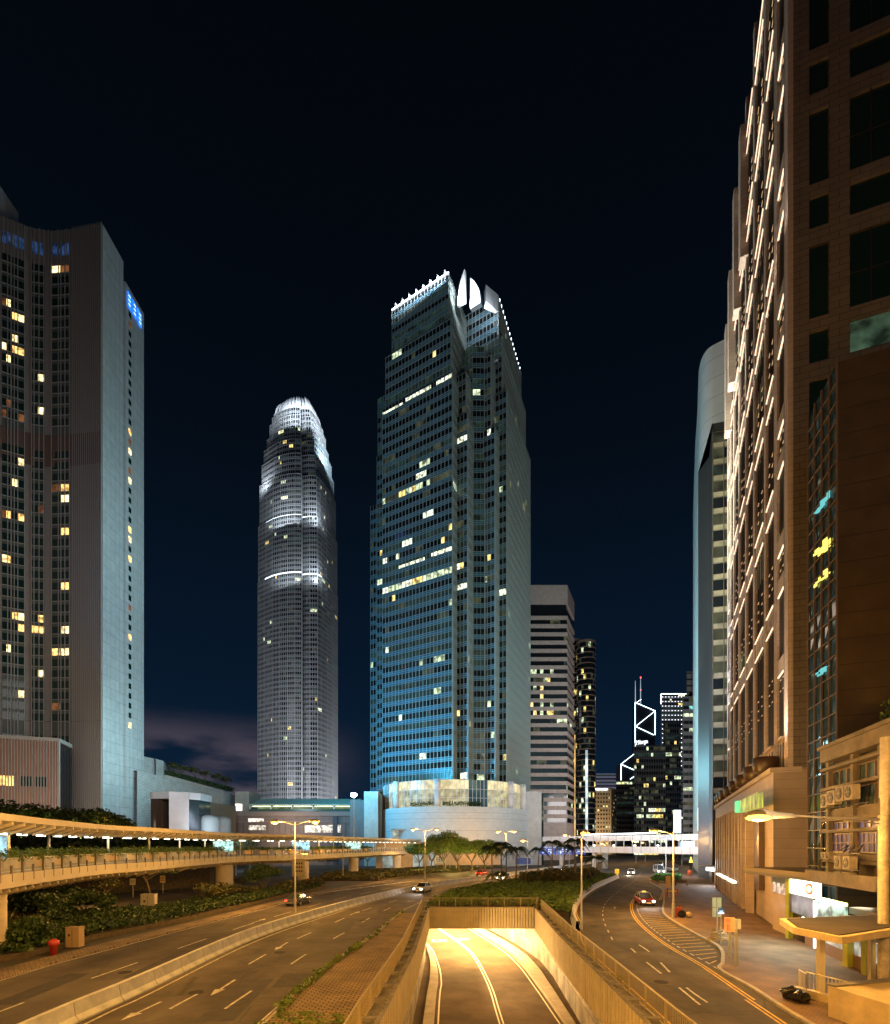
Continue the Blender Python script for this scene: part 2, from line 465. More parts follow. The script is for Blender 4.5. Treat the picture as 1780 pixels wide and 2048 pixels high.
RL = resample(RLp, 130); RR = resample(RRp, 130)
mb = MB(); sheet(mb, RL, RR, 0.006); struct(mb, 'road', asphalt)
# side street running off to the right beyond the planter
# far junction beyond the footbridge
mb = MB(); mb.quad((*G(1236, 1757), .010), (*G(1300, 1760), .010), (*G(1400, 1722), .010), (*G(1330, 1703), .010))
struct(mb, 'road', asphalt_b)
# ---- lane markings
mb = MB()
for t, ds in ((0.36, (3, 6)), (0.68, (3, 6))):
    ribbon(mb, [lerp(a, b, t) for a, b in zip(BL, NR)], .13, .014, ds, 10, 260)
ribbon(mb, [lerp(a, b, 0.55) for a, b in zip(FL, BLl)], .14, .014, (4, 4.5), 10, 200)
ribbon(mb, [lerp(a, b, 0.02) for a, b in zip(FL, BLl)], .13, .014, None, 10, 220)
ribbon(mb, [lerp(a, b, 0.94) for a, b in zip(FL, BLl)], .1, .014, None, 10, 220)
ribbon(mb, [lerp(a, b, 0.05) for a, b in zip(BL, NR)], .12, .014, None, 10, 220)
ribbon(mb, [lerp(a, b, 0.97) for a, b in zip(BL, NR)], .1, .014, None, 10, 90)
# right road, lanes drawn as seen
for pts, ds in (([(1560, 2105), (1453, 2030), (1385, 1985), (1345, 1950), (1300, 1905), (1262, 1880)], (2.6, 3.4)),
                ([(1225, 1880), (1207, 1840), (1207, 1815), (1218, 1798), (1240, 1780), (1268, 1762), (1283, 1745)], (1.4, 2.2)),
                ([(1400, 2010), (1345, 1965), (1290, 1922), (1262, 1897)], (3, 3)),):
    ribbon(mb, resample([G(*p) for p in pts], 40), .12, .014, ds, 5, 200)
# chevron hatch where the slip road leaves
for i in range(7):
    a = G(640 + i * 26, 1787 - i * 3.4); b = G(672 + i * 26, 1781 - i * 3.2)
    ribbon(mb, [a, b], .5, .014)
# slow words on the left carriageway and arrows
def arrow(mb, c, d, s, z):
    ux, uy = unit(*d); vx, vy = -uy, ux
    def q(a, b): return (c[0] + ux * a * s + vx * b * s, c[1] + uy * a * s + vy * b * s, z)
    mb.quad(q(0, -.09), q(2.2, -.06), q(2.2, .06), q(0, .09))
    mb.face((q(2.1, -.32), q(3.4, 0), q(2.1, .32)))
arrow(mb, G(322, 2004), (-.1, -1), .8, .014)
arrow(mb, G(470, 1960), (.0, -1), .9, .014); arrow(mb, G(575, 1885), (.0, -1), .9, .014)
arrow(mb, G(700, 1830), (.2, 1), .9, .014); arrow(mb, G(505, 1846), (.1, 1), .9, .014)
arrow(mb, G(1230, 1818), (.3, 1), .7, .014)
struct(mb, 'road_markings', paintw)
# yellow lines of the lay-by and edges
mb = MB()
def ylines(pts, gap=.22):
    s = resample([G(*p) for p in pts], 50)
    ribbon(mb, s, .1, .014); ribbon(mb, offset_line(s, gap), .1, .014)
ylines([(1500, 2000), (1425, 1948), (1390, 1925), (1330, 1890), (1285, 1855), (1265, 1830), (1261, 1810), (1268, 1797), (1277, 1792)])
ylines([(1500, 2000), (1560, 2040), (1640, 2095)])
ylines([(1330, 1778), (1325, 1792), (1322, 1800)])
ribbon(mb, resample([RL[i] for i in range(0, 130, 6)], 80), .1, .014, None, 12, 95)
lay = [(1277, 1792), (1322, 1800)]
ribbon(mb, [G(*p) for p in lay], .1, .014)
# hatched stripes inside the lay-by
RRd = RR
def rr_x(y):
    for a, b in zip(RRd[:-1], RRd[1:]):
        if a[1] <= y <= b[1]: return a[0] + (b[0] - a[0]) * (y - a[1]) / max(1e-6, b[1] - a[1])
    return 0
inner = resample([G(*p) for p in [(1425, 1948), (1390, 1925), (1330, 1890), (1285, 1855), (1265, 1830), (1261, 1810), (1268, 1797)]], 60)
yy = 33.5
while yy < 66:
    xi = min(inner, key=lambda p: abs(p[1] - yy))[0] + 0.9
    xo = rr_x(yy + .6) - 0.35
    if xo - xi > .5: ribbon(mb, [(xi, yy - .2), (xo, yy + .5)], .11, .014)
    yy += 1.25
struct(mb, 'road_markings', painty)
mb = MB()
ribbon(mb, offset_line(inner, .75), .12, .0145, (.7, .6))
struct(mb, 'road_markings', paintw)
# manhole covers, drain gratings and asphalt repairs
patchm = mat('asphalt_patch', (.04, .037, .034), .85, .3, 1.5, bump=.4, bscale=40)
for px, py, w_, l_ in ((1262, 1893, 2.2, 3.5), (1180, 1853, 2.4, 1.6), (1400, 1998, 1.2, 5), (480, 1995, 1.6, 7), (330, 1925, 1.3, 8), (690, 1850, 1.5, 9), (1245, 1842, 2.6, 2.0), (600, 1960, 2.4, 3.0), (90, 1975, 1.2, 6)):
    x, y = G(px, py); m = MB(); m.obox((x, y), -.08, 1, l_, w_, .0075, .0105); struct(m, 'road_patch', patchm)
for i, (px, py) in enumerate(((1188, 1852), (725, 1841), (1322, 1964), (392, 1985), (1250, 1808), (250, 1945), (560, 1905))):
    x, y = G(px, py); m = MB(); m.tube([(x, y, .008), (x, y, .02)], .38, 18)
    tag(m.build('manhole_cover', mat('cast_iron', (.02, .018, .016), .95, .2, 6), loc=(x, y, 0)), ['round iron manhole cover beside the slip of the right road near the slim lamp', 'iron manhole cover on the far part of the bend', 'iron manhole cover low on the right road', 'iron manhole cover by the near lane arrow', 'iron manhole cover where the right road curves', 'iron manhole cover on the left carriageway', 'iron manhole cover in the middle of the bend'][i], 'manhole cover')
# ---- right pavement (raised) and kerb
pave = brickmat('clay_pavers', (0.24, 0.13, 0.075), (0.17, 0.125, 0.085), (0.07, 0.055, 0.04), .24, .12, .012, .75, bump=.5, var=.45)
kerbm = mat('kerb_stone', (0.35, 0.33, 0.29), .8, .25, 2)
PZ = 0.13
RRk = offset_line(RR, .22)
mb = MB(); sheet(mb, RR, RRk, PZ)
for a, b in zip(RR[:-1], RR[1:]): mb.quad((*a, 0), (*b, 0), (*b, PZ), (*a, PZ))
struct(mb, 'kerb', kerbm)
mb = MB()
for a, b in zip(RRk[:-1], RRk[1:]):
    fr = max(60, 11.5 + .414 * a[1] + 30)
    mb.quad((*a, PZ - .004), (fr + 40, a[1], PZ - .004), (fr + 40, b[1], PZ - .004), (*b, PZ - .004))
struct(mb, 'pavement', pave)
# pale granite apron beside the tower
granite = mat('granite_apron', (0.33, 0.29, 0.25), .45, .15, 1.5)
mb = MB(); A = [(24.5 + .414 * 0 + (y - 46) * .37, y) for y in (40, 60, 80, 100)]
mb.face([(*G(1578, 1858, PZ), PZ + .004), (*G(1530, 1825, PZ), PZ + .004), (*G(1428, 1772, PZ), PZ + .004), (*G(1452, 1768, PZ), PZ + .004), (*G(1560, 1832, PZ), PZ + .004)])
struct(mb, 'apron', granite)
# ---- left hand verge beyond the far carriageway
stonep = brickmat('verge_setts', (0.28, 0.22, 0.15), (0.22, 0.17, 0.12), (0.08, 0.06, 0.045), .35, .2, .03, .85, var=.4)
FLk = offset_line(FL, -1.7)
FLn = [i for i, p in enumerate(FL) if p[1] < 112]
mb = MB(); sheet(mb, [FL[i] for i in FLn], [FLk[i] for i in FLn], .12)
for i in FLn[:-1]: mb.quad((*FL[i], 0), (*FL[i + 1], 0), (*FL[i + 1], .12), (*FL[i], .12))
struct(mb, 'verge', stonep)
# ---- side road on the left
side = brickmat
SLa = resample([(-75, 40), (-62, 55), G(0, 1808), G(250, 1808), G(480, 1793), G(590, 1775), G(650, 1762), G(640, 1745), G(560, 1738)], 60)
SLb = resample([(-75, 55), (-70, 66), G(0, 1783), G(250, 1784), G(440, 1775), G(520, 1765), G(560, 1755), G(555, 1745), G(520, 1735)], 60)
mb = MB(); sheet(mb, SLa, SLb, .010); struct(mb, 'road', asphalt_b)
SLc = resample([(-85, 62), G(-60, 1770), G(250, 1768), G(440, 1758), G(560, 1747), G(800, 1735), G(1000, 1722)], 50)
SLd = resample([(-85, 75), G(-60, 1755), G(250, 1756), G(440, 1748), G(560, 1741), G(800, 1728), G(1000, 1716)], 50)
mb = MB(); sheet(mb, SLc, SLd, .014); struct(mb, 'road', asphalt)
mb = MB(); ribbon(mb, [lerp(a, b, .5) for a, b in zip(SLc, SLd)], .12, .02, (3, 4)); ribbon(mb, SLa, .12, .02); struct(mb, 'road_markings', paintw)
# ---- brick paved median between carriageway and underpass
med = brickmat('paving_blocks', (0.34, 0.24, 0.12), (0.27, 0.19, 0.1), (0.045, 0.035, 0.02), .42, .21, .035, .85, bump=.9, var=.35)
NRi = [p for p in NR if -25 < p[1] < 57.5]
LWi = [(atY(XL, p[1]) - .95, p[1]) for p in NRi]
mb = MB(); sheet(mb, NRi, LWi, .13)
for a, b in zip(NRi[:-1], NRi[1:]): mb.quad((*a, 0), (*b, 0), (*b, .13), (*a, .13))
struct(mb, 'median', med)
mb = MB(); sheet(mb, offset_line(NRi, -.0), offset_line(NRi, .16), .136); struct(mb, 'kerb', kerbm)
# ---- underpass
tile = brickmat('underpass_tiles', (0.6, 0.56, 0.5), (0.36, 0.36, 0.36), (0.1, 0.09, 0.08), 1.25, 1.9, .03, .25, vertical=(0, 1), offset=0, bump=.2, var=.35)
WL = [(x - .45, y) for x, y in XL] + [(-4.0, 80), (-10, 105)]
WR = [(7.7, -30), (8.1, 8), (8.6, 20.9), (9.3, 30), (10.1, 42), (10.75, 53), (10.7, 60), (9.2, 70), (5.6, 86), (0, 104)]
def lineY(pts, ys):
    return [(atY(pts, y), y) for y in ys]
YT = YS + [64, 70, 76, 82, 90]
wl = lineY(WL, YT); wr = lineY(WR, YT)
mb = MB(); sheet(mb, wl, wr, RZ); struct(mb, 'underpass_road', mat('underpass_asphalt', (0.12, 0.09, 0.06), .85, .3, .3, bump=.3, bscale=50, spec=.15))
er = resample([(8.3, -30), (8.35, 30), (8.3, 41), (8.2, 48), (7.9, 57), (6.8, 66), (3.3, 83)], 60)
el = resample([(-.5, -30), (-.5, 38), (-.35, 50), (-.9, 59), (-2.3, 69), (-7, 86)], 60)
ce = [((a[0] + b[0]) / 2 + .05, (a[1] + b[1]) / 2) for a, b in zip(er, el)]
mb = MB()
ribbon(mb, ce, .11, RZ + .008); ribbon(mb, offset_line(ce, .28), .11, RZ + .008)
ribbon(mb, er, .12, RZ + .008); ribbon(mb, el, .12, RZ + .008)
struct(mb, 'road_markings', mat('underpass_paint', (.8, .76, .62), .5, .15, 5))
# kerbed walkways both sides
mb = MB()
er2 = offset_line(er, .3)
mb2 = MB()
for i in range(len(er) - 1):
    a, b = er2[i], er2[i + 1]
    wa, wb = (atY(WR, a[1]) - .02, a[1]), (atY(WR, b[1]) - .02, b[1])
    ma, m_b = lerp(a, wa, .55), lerp(b, wb, .55)
    mb.quad((*a, RZ), (*b, RZ), (*b, RZ + .35), (*a, RZ + .35)); mb.quad((*a, RZ + .35), (*b, RZ + .35), (*m_b, RZ + .35), (*ma, RZ + .35))
    mb.quad((*ma, RZ + .35), (*m_b, RZ + .35), (*m_b, RZ), (*ma, RZ))
el2 = offset_line(el, -.3)
for i in range(len(el) - 1):
    a, b = el2[i], el2[i + 1]
    wa, wb = (atY(WL, a[1]) + .02, a[1]), (atY(WL, b[1]) + .02, b[1])
    ma, m_b = lerp(a, wa, .5), lerp(b, wb, .5)
    mb.quad((*a, RZ), (*b, RZ), (*b, RZ + .35), (*a, RZ + .35)); mb.quad((*a, RZ + .35), (*b, RZ + .35), (*m_b, RZ + .35), (*ma, RZ + .35))
    mb.quad((*ma, RZ + .35), (*m_b, RZ + .35), (*m_b, RZ), (*ma, RZ))
struct(mb, 'walkway_kerb', mat('walkway_concrete', (.42, .38, .3), .7, .2, 1))
# walls
up = thing('underpass_wall', 'tiled right hand retaining wall of the sunken underpass with ribbed concrete parapet', 'retaining wall', (9.5, 40, RZ))
mb = MB()
for a, b in zip(wr[:-1], wr[1:]): mb.quad((*a, RZ), (*b, RZ), (*b, -1.75), (*a, -1.75))
mb.build('tiled_wall', tile, up)
upl = thing('underpass_wall', 'tiled left hand retaining wall of the sunken underpass seen almost edge-on', 'retaining wall', (-2.5, 40, RZ))
mb = MB()
for a, b in zip(wl[:-1], wl[1:]): mb.quad((*a, RZ), (*b, RZ), (*b, -1.75), (*a, -1.75))
mb.build('tiled_wall', tile, upl)
ribm = mat('ribbed_concrete', (.5, .43, .26), .75, .14, .9, bump=.2, bscale=10)
def parapet(line, sgn, root):
    mb = MB(); ys = [y for y in YS]
    cap = MB()
    pts = [(atY(line, y), y) for y in np.arange(-30, YP + .01, .5)]
    z0, z1 = -1.9, .5
    for i in range(len(pts) - 1):
        a, b = pts[i], pts[i + 1]
        m = lerp(a, b, .62)
        d = .24 * sgn
        mb.quad((*a, z0), (*m, z0), (*m, z1), (*a, z1))
        mb.quad((*m, z0), (m[0] + d, m[1], z0), (m[0] + d, m[1], z1), (*m, z1))
        mb.quad((m[0] + d, m[1], z0), (b[0] + d, b[1], z0), (b[0] + d, b[1], z1), (m[0] + d, m[1], z1))
        mb.quad((b[0] + d, b[1], z0), (*b, z0), (*b, z1), (b[0] + d, b[1], z1))
        w0, w1 = (a[0] + .95 * sgn, a[1]), (b[0] + .95 * sgn, b[1])
        mb.quad((*a, z0), (*b, z0), (*w1, z0), (*w0, z0))
        # cap ledge lies behind the rib line, lower channel behind it
        cap.quad((a[0] - .01 * sgn, a[1], z1), (b[0] - .01 * sgn, b[1], z1), (b[0] + .22 * sgn, b[1], z1), (a[0] + .22 * sgn, a[1], z1))
        cap.quad((a[0] + .22 * sgn, a[1], z1), (b[0] + .22 * sgn, b[1], z1), (b[0] + .22 * sgn, b[1], z1 - .25), (a[0] + .22 * sgn, a[1], z1 - .25))
        cap.quad((a[0] + .22 * sgn, a[1], z1 - .25), (b[0] + .22 * sgn, b[1], z1 - .25), (w1[0], w1[1], z1 - .25), (w0[0], w0[1], z1 - .25))
        cap.quad((*w0, z1 - .25), (*w1, z1 - .25), (*w1, 0), (*w0, 0))
    mb.build('ribbed_parapet', ribm, root); cap.build('channel_ledge', conc_d, root)
    m = MB()
    for y in np.arange(6, YP - 1, 2.6):
        x = atY(line, y) + .58 * sgn
        m.obox((x, y), 1, 0, .72, .3, .2, .42)
    m.build('ledge_blocks', conc_d, root)
parapet(XR, 1, up); parapet(XL, -1, upl)
pt = thing('underpass_portal', 'ribbed yellow lit concrete portal beam over the underpass with tunnel ceiling behind', 'tunnel portal', (4, YP, RZ))
mb = MB(); x = XL[-1][0]
while x < XR[-1][0] - .01:
    x1 = min(x + .31, XR[-1][0]); m = x + (x1 - x) * .62
    mb.quad((x, YP, -1.9), (m, YP, -1.9), (m, YP, .5), (x, YP, .5)); mb.quad((m, YP, -1.9), (m, YP + .28, -1.9), (m, YP + .28, .5), (m, YP, .5))
    mb.quad((m, YP + .28, -1.9), (x1, YP + .28, -1.9), (x1, YP + .28, .5), (m, YP + .28, .5)); mb.quad((x1, YP + .28, -1.9), (x1, YP, -1.9), (x1, YP, .5), (x1, YP + .28, .5))
    x = x1
mb.build('ribbed_beam', ribm, pt)
mb = MB(); mb.box(XL[-1][0], XR[-1][0], YP + .29, YP + .9, .38, .49); mb.build('beam_cap', conc_d, pt)
mb = MB()
mb.face([(wl[-1][0] - 12, 100, -1.88), (20, 100, -1.88), (20, YP + .29, -1.88), (-8, YP + .29, -1.88)])
mb.build('tunnel_ceiling', conc, pt)
for i, y in enumerate((63, 69, 75, 82)):
    for x in (atY(WL, y) + 2.0, atY(WR, y) - 2.0):
        m = MB(); m.box(x - .2, x + .2, y - 1.4, y + 1.4, -2.05, -1.9); m.build('tunnel_lamp', emi('tunnel_lamp_glow', (1, .75, .35), 20), pt)
light('AREA', (4, 66, -2.1), 7107, (1, .6, .22), size=9, sy=12, rot=(0, 0, 0))
light('AREA', (1, 78, -2.1), 9625, (1, .62, .24), size=8, sy=12, rot=(0, 0, 0))
light('AREA', (4.0, 57.5, -2.0), 1404, (1, .55, .17), size=10, sy=4, target=(4.0, 57, RZ))
light('AREA', (4.0, 44, -1.6), 540, (1, .5, .14), size=9, sy=12, target=(4.0, 43.9, RZ))
light('AREA', (3.5, 50.0, -2.4), 1440, (1, .6, .25), size=14, sy=1.6, target=(12, 50, -4))
mb = MB(); mb.quad((wl[-1][0] - 9, 92, RZ), (20, 92, RZ), (20, 92, -1.9), (wl[-1][0] - 9, 92, -1.9)); mb.build('tunnel_wall', conc, pt)
def slow(px, py, z):
    o = text_mesh('road_markings', 'SLOW', 1.0, MATS['underpass_paint'])
    x, y = G(px, py, RZ); o.location = (x - 1.0, y, z); o.scale = (.8, 2.8, 1); o['kind'] = 'structure'
slow(921, 1881, RZ + .009); slow(877, 1884, RZ + .009)
# ---- fences along the underpass
def fence(pts, z, label, step=2.4, h=1.12):
    root = thing('railing', label, 'railing', (*pts[len(pts) // 2], z))
    tot = 0; P = [(*p, z) for p in pts]
    rail = MB(); bars = MB(); posts = []
    acc = 0; nxt = 0; nb = 0
    for a, b in zip(pts[:-1], pts[1:]):
        d = math.hypot(b[0] - a[0], b[1] - a[1])
        rail.beam((*a, z + h), (*b, z + h), .07, .06); rail.beam((*a, z + .12), (*b, z + .12), .05, .04)
        while nxt <= acc + d:
            t = (nxt - acc) / d; posts.append(lerp(a, b, t)); nxt += step
        while nb <= acc + d:
            t = (nb - acc) / d; q = lerp(a, b, t); bars.obox(q, 1, 0, .016, .016, z + .12, z + h - .02); nb += .16
        acc += d
    rail.build('rail', mat('railing_paint', (.3, .25, .14), .5, .1, 2), root)
    bars.build('balusters', MATS['railing_paint'], root)
    for q in posts[:60]:
        m = MB(); m.obox(q, 1, 0, .09, .09, z, z + h + .04); m.build('post', MATS['railing_paint'], root)
fence([(atY(XR, y) + .85, y) for y in np.arange(4, 59.7, 1.5)] + [(XR[-1][0] + .85, 59.6)], .2, 'long metal railing along the right side of the underpass next to the road')
fence([(atY(XL, y) - .85, y) for y in np.arange(4, 59.7, 1.5)] + [(XL[-1][0] - .85, 59.6)], .2, 'long metal railing along the left side of the underpass next to the paving blocks')
fence([(x, 59.75) for x in np.linspace(XL[-1][0] - .75, XR[-1][0] + .75, 6)], .35, 'metal railing across the top of the underpass portal in front of the shrubs', 1.85)
# ---- concrete barrier blocks between the carriageways
prof = [(-.36, 0), (-.36, .08), (-.2, .3), (-.11, .86), (.11, .86), (.2, .3), (.36, .08), (.36, 0)]
BC = offset_line(BL, -.37)
acc = 0; cur = [BC[0]]; blocks = []
seg = 2.9
fine = []
for a, b in zip(BC[:-1], BC[1:]):
    k = max(1, int(math.hypot(b[0] - a[0], b[1] - a[1]) / .5))
    for i in range(k): fine.append(lerp(a, b, i / k))
d = 0; st = 0
cumul = [0]
for a, b in zip(fine[:-1], fine[1:]): cumul.append(cumul[-1] + math.hypot(b[0] - a[0], b[1] - a[1]))
import bisect
def atd(s):
    i = min(max(bisect.bisect(cumul, s) - 1, 0), len(fine) - 2)
    t = (s - cumul[i]) / max(1e-6, cumul[i + 1] - cumul[i]); return lerp(fine[i], fine[i + 1], t)
s = 0
bm_ = mat('barrier_concrete', (.44, .45, .43), .7, .25, 1.1, bump=.2, bscale=14)
nbk = 0
while s < cumul[-1] - seg and nbk < 110:
    a = atd(s + .03); b = atd(s + seg - .03); s += seg
    if a[1] < 10 or a[1] > 250: continue
    ux, uy = unit(b[0] - a[0], b[1] - a[1]); rx, ry = uy, -ux
    m = MB(); n = len(prof)
    vs = [(p[0] + rx * q[0], p[1] + ry * q[0], q[1]) for p in (a, b) for q in prof]
    m.raw(vs, [(i, i + 1, n + i + 1, n + i) for i in range(n - 1)] + [tuple(range(n))[::-1], tuple(range(n, 2 * n))])
    o = m.build('barrier_block', bm_, loc=(*lerp(a, b, .5), 0))
    tag(o, NTH(nbk + 1) + ' grey concrete block from the near end of the long dividing row', 'barrier block', 'concrete barrier blocks between the carriageways'); nbk += 1
# ---- planter wall on the left edge of the right hand road
PW = resample([G(*p) for p in [(1155, 1862), (1147, 1840), (1147, 1822), (1160, 1799), (1190, 1777), (1236, 1756)]], 40)
n = len(prof); m = MB()
for a, b in zip(PW[:-1], PW[1:]):
    ux, uy = unit(b[0] - a[0], b[1] - a[1]); rx, ry = uy, -ux
    vs = [(p[0] + rx * q[0] * .8, p[1] + ry * q[0] * .8, q[1]) for p in (a, b) for q in prof]
    m.raw(vs, [(i, i + 1, n + i + 1, n + i) for i in range(n - 1)])
tag(m.build('planter_wall', mat('white_concrete', (.6, .6, .58), .6, .15, 1), loc=(*PW[20], 0)), 'low curved pale concrete wall along the right edge of the central shrub bed', 'low wall')
# ============================================================ BUILDINGS
lit_white = emi('lit_room_white', (.85, 1.0, .62), .9, .9, .55)
lit_yel = emi('lit_room_yellow', (1.0, .74, .22), 1.3, .8, .6)
lit_warm = emi('lit_room_warm', (1.0, .66, .25), 1.7, .75, .7)
lit_dim = emi('dim_room', (.55, .6, .3), .07, .9, .3)
lit_grn = emi('dim_green_room', (.2, .45, .35), .05, .9, .4)
lit_cyan = emi('lit_room_cyan', (.3, .95, .85), .8, .6, .5)
lit_br = emi('bright_ceiling_lights', (.95, 1.0, .72), 1.5, .8, .9)
LIT = [glass, lit_dim, lit_white, lit_yel, lit_warm, lit_cyan, lit_br, lit_grn]
class Bld:
    def __init__(s, name, label, cat, loc):
        s.root = thing(name, label, cat, loc); s.bands = []; s.bars = MB(); s.sp = MB(); s.wall = MB()
    def facade(s, p0, p1, z0, z1, fh, bw, sill=.9, wh=1.9, lit=None, bar=.1, dep=.18, hb=True, off=.0, spb=True, prob=(.06, .05), vb=True, hbh=.07, row_bias=0.0, zlit=None, mid=False, bandname='window_band'):
        """p0 -> p1 left to right seen from outside"""
        dx, dy = p1[0] - p0[0], p1[1] - p0[1]; W = math.hypot(dx, dy)
        if W < .05: return
        ux, uy = dx / W, dy / W; nx, ny = uy, -ux
        def q(u, z, o=0): return (p0[0] + ux * u + nx * (o + off), p0[1] + uy * u + ny * (o + off), z)
        nb = max(1, round(W / bw)); b = W / nb
        nf = max(1, round((z1 - z0) / fh)); f = (z1 - z0) / nf
        for k in range(nf):
            zf = z0 + k * f
            if spb:
                s.sp.quad(q(0, zf), q(W, zf), q(W, zf + sill), q(0, zf + sill))
                if sill + wh < f - .02: s.sp.quad(q(0, zf + sill + wh), q(W, zf + sill + wh), q(W, zf + f), q(0, zf + f))
            m = MB(); r = rnd(); mode = 0; pa, pb = prob
            rowdim = rnd() < .22
            rowlit = r < row_bias
            i = 0
            while i < nb:
                c = 7 if rowdim else 0
                if rowlit and rnd() < .7: c = random.choice((2, 2, 6, 3, 1))
                elif rnd() < pa: c = 1
                elif rnd() < pb: c = random.choice(lit or (2, 2, 3, 6))
                run = 1 if c == 0 else random.choice((1, 1, 2, 3))
                for j in range(i, min(nb, i + run)):
                    m.cur = c
                    m.quad(q(j * b, zf + sill, -.04), q((j + 1) * b, zf + sill, -.04), q((j + 1) * b, zf + sill + wh, -.04), q(j * b, zf + sill + wh, -.04))
                i += run
            s.bands.append((m, q(W / 2, zf + f / 2)))
            if hb:
                for z in ([zf + .02, zf + sill] + ([zf + sill * .5] if mid else []) + ([zf + sill + wh] if sill + wh < f - .1 else [])):
                    a = q(W / 2, z, dep * .35)
                    s.bars.obox((a[0], a[1]), ux, uy, W, dep * .7, z - hbh / 2, z + hbh / 2)
        if vb:
            for j in range(nb + 1):
                a = q(min(max(j * b, bar / 2), W - bar / 2), 0, dep * .5)
                s.bars.obox((a[0], a[1]), ux, uy, bar, dep, z0, z1)
    def finish(s, barm, spm, wallm=None, bandname='window_band', wallname='wall', lim=100):
        if s.bands:
            bb = sorted(s.bands, key=lambda t: -len(t[0].f) / max(20, math.hypot(t[1][0], t[1][1])))
            for m, c in bb[:lim]: m.build(bandname, LIT, s.root)
            if bb[lim:]:
                m = MB()
                for a, c in bb[lim:]:
                    i = len(m.v); m.v.extend(a.v); m.f.extend(tuple(k + i for k in f) for f in a.f); m.m.extend(a.m)
                tag(m.build(bandname, LIT, s.root), kind='stuff')
        if s.bars.f: s.bars.build('mullions', barm, s.root)
        if s.sp.f: s.sp.build('spandrels', spm, s.root)
        if s.wall.f: s.wall.build(wallname, wallm or conc, s.root)
# ------------------------------------------------------------ central glass tower
ud = unit(-1.64, 1.0); vd = unit(.41, 1.0)
C0 = PX(905, 188)
def AB(a, b): return (C0[0] + ud[0] * a + vd[0] * b, C0[1] + ud[1] * a + vd[1] * b)
T = Bld('office_tower', 'tall stepped glass office tower in the centre with blue lit bands and bright white crown', 'skyscraper', (*AB(15, 25), 0))
barm = mat('pale_mullion', (.38, .44, .42), .4, metal=.2); spm = mat('blue_spandrel_glass', (.025, .14, .24), .35, .15, .3)
def tbox(a0, a1, b0, b1, zb, zt, chamfer=False, prob=(.05, .035), rb=.03, back=True):
    """left face (b0) and right face (a0) visible"""
    T.facade(AB(a1, b0), AB(a0, b0), zb, zt, 3.87, 1.55, sill=1.55, wh=2.32, prob=prob, mid=True, row_bias=rb, bar=.17, dep=.2, hbh=.1)
    if chamfer:
        T.facade(AB(a0, b0), AB(a0 - 4, b0 + 2.3), zb, zt, 3.87, 1.5, sill=1.55, wh=2.32, prob=prob, mid=True, row_bias=rb); a0r = a0 - 4; b0r = b0 + 2.3
        T.facade(AB(a0r, b0r), AB(a0r, b1), zb, zt, 3.87, 1.2, sill=1.55, wh=2.32, prob=(.02, .01), mid=True, row_bias=rb, bar=.12, dep=.3)
        poly = [AB(a1, b0), AB(a0, b0), AB(a0r, b0r), AB(a0r, b1), AB(a1, b1)]
    else:
        T.facade(AB(a0, b0), AB(a0, b1), zb, zt, 3.87, 1.2, sill=1.55, wh=2.32, prob=(.02, .01), mid=True, row_bias=rb, bar=.12, dep=.32)
        poly = [AB(a1, b0), AB(a0, b0), AB(a0, b1), AB(a1, b1)]
    # back faces and roof
    cx = sum(p[0] for p in poly) / len(poly); cy = sum(p[1] for p in poly) / len(poly)
    T.wall.prism([(cx + (p[0] - cx) * .985, cy + (p[1] - cy) * .985) for p in poly], zb + .05, zt - .05)
ZB = 30.0
T.cfg = 0
tbox(0, 31.7, 0, 30, ZB, 177, rb=.05)
tbox(1.0, 30.6, .8, 29, 177, 197.5)
tbox(2.2, 28.0, 1.6, 28, 197.5, 215, prob=(0, 0), rb=0)
tbox(-4.4, 37.3, 4.6, 40, ZB, 164)
tbox(-3.4, 35.5, 5.6, 40, 164, 180, prob=(.02, .02))
tbox(-4.4, 44.5, 10.5, 42, ZB, 150, chamfer=True)
tbox(-4.0, 41, 11.2, 42, 150, 194, chamfer=True, prob=(.02, .03))
tbox(-12.5, 20, 13.3, 45, ZB, 162)
tbox(-10.7, 20, 14.0, 45, 162, 190)
tbox(-15.7, 20, 18.7, 56.5, ZB, 178)
tbox(-13.6, 20, 19.4, 56.0, 178, 200)
tbox(-11.6, 20, 20.0, 55.5, 200, 217, prob=(0, 0), rb=0)
# long floors with the ceiling lights left on
for a0, a1, bq, z0, z1 in ((31.5, 22, 0, 174.8, 175.7), (20.5, 9.2, 0, 175.2, 176.5), (6.8, .3, 0, 175.2, 176.6), (24, 12, 0, 112.9, 114.0), (9, .3, 0, 113.2, 114.6), (-.2, -4.2, 4.6, 154.3, 156.2), (-.2, -4.2, 4.6, 100.7, 102.6), (31.4, 29.4, 0, 116.8, 118.8), (25, 23.6, 0, 116.8, 118.9)):
    m = MB(); p, q = AB(a0, bq - .03), AB(a1, bq - .03); m.quad((*p, z0), (*q, z0), (*q, z1), (*p, z1)); m.build('lit_floor', lit_br, T.root)
# soffit under the overhanging tower
sf = [AB(31.7, 0), AB(0, 0), AB(0, 4.6), AB(-4.4, 4.6), AB(-4.4, 10.5), AB(-8.4, 13), AB(-12.5, 13.3), AB(-12.5, 18.7), AB(-15.7, 18.7), AB(-15.7, 56.5), AB(20, 56.5), AB(44.5, 42), AB(44.5, 10.5), AB(37.3, 10.5), AB(37.3, 4.6), AB(31.7, 4.6)]
mb = MB(); mb.prism(sf, ZB - .3, ZB - .01); mb.build('soffit', conc_l, T.root)
T.finish(barm, spm, mat('tower_core', (.02, .03, .035), .4), wallname='tower_core')
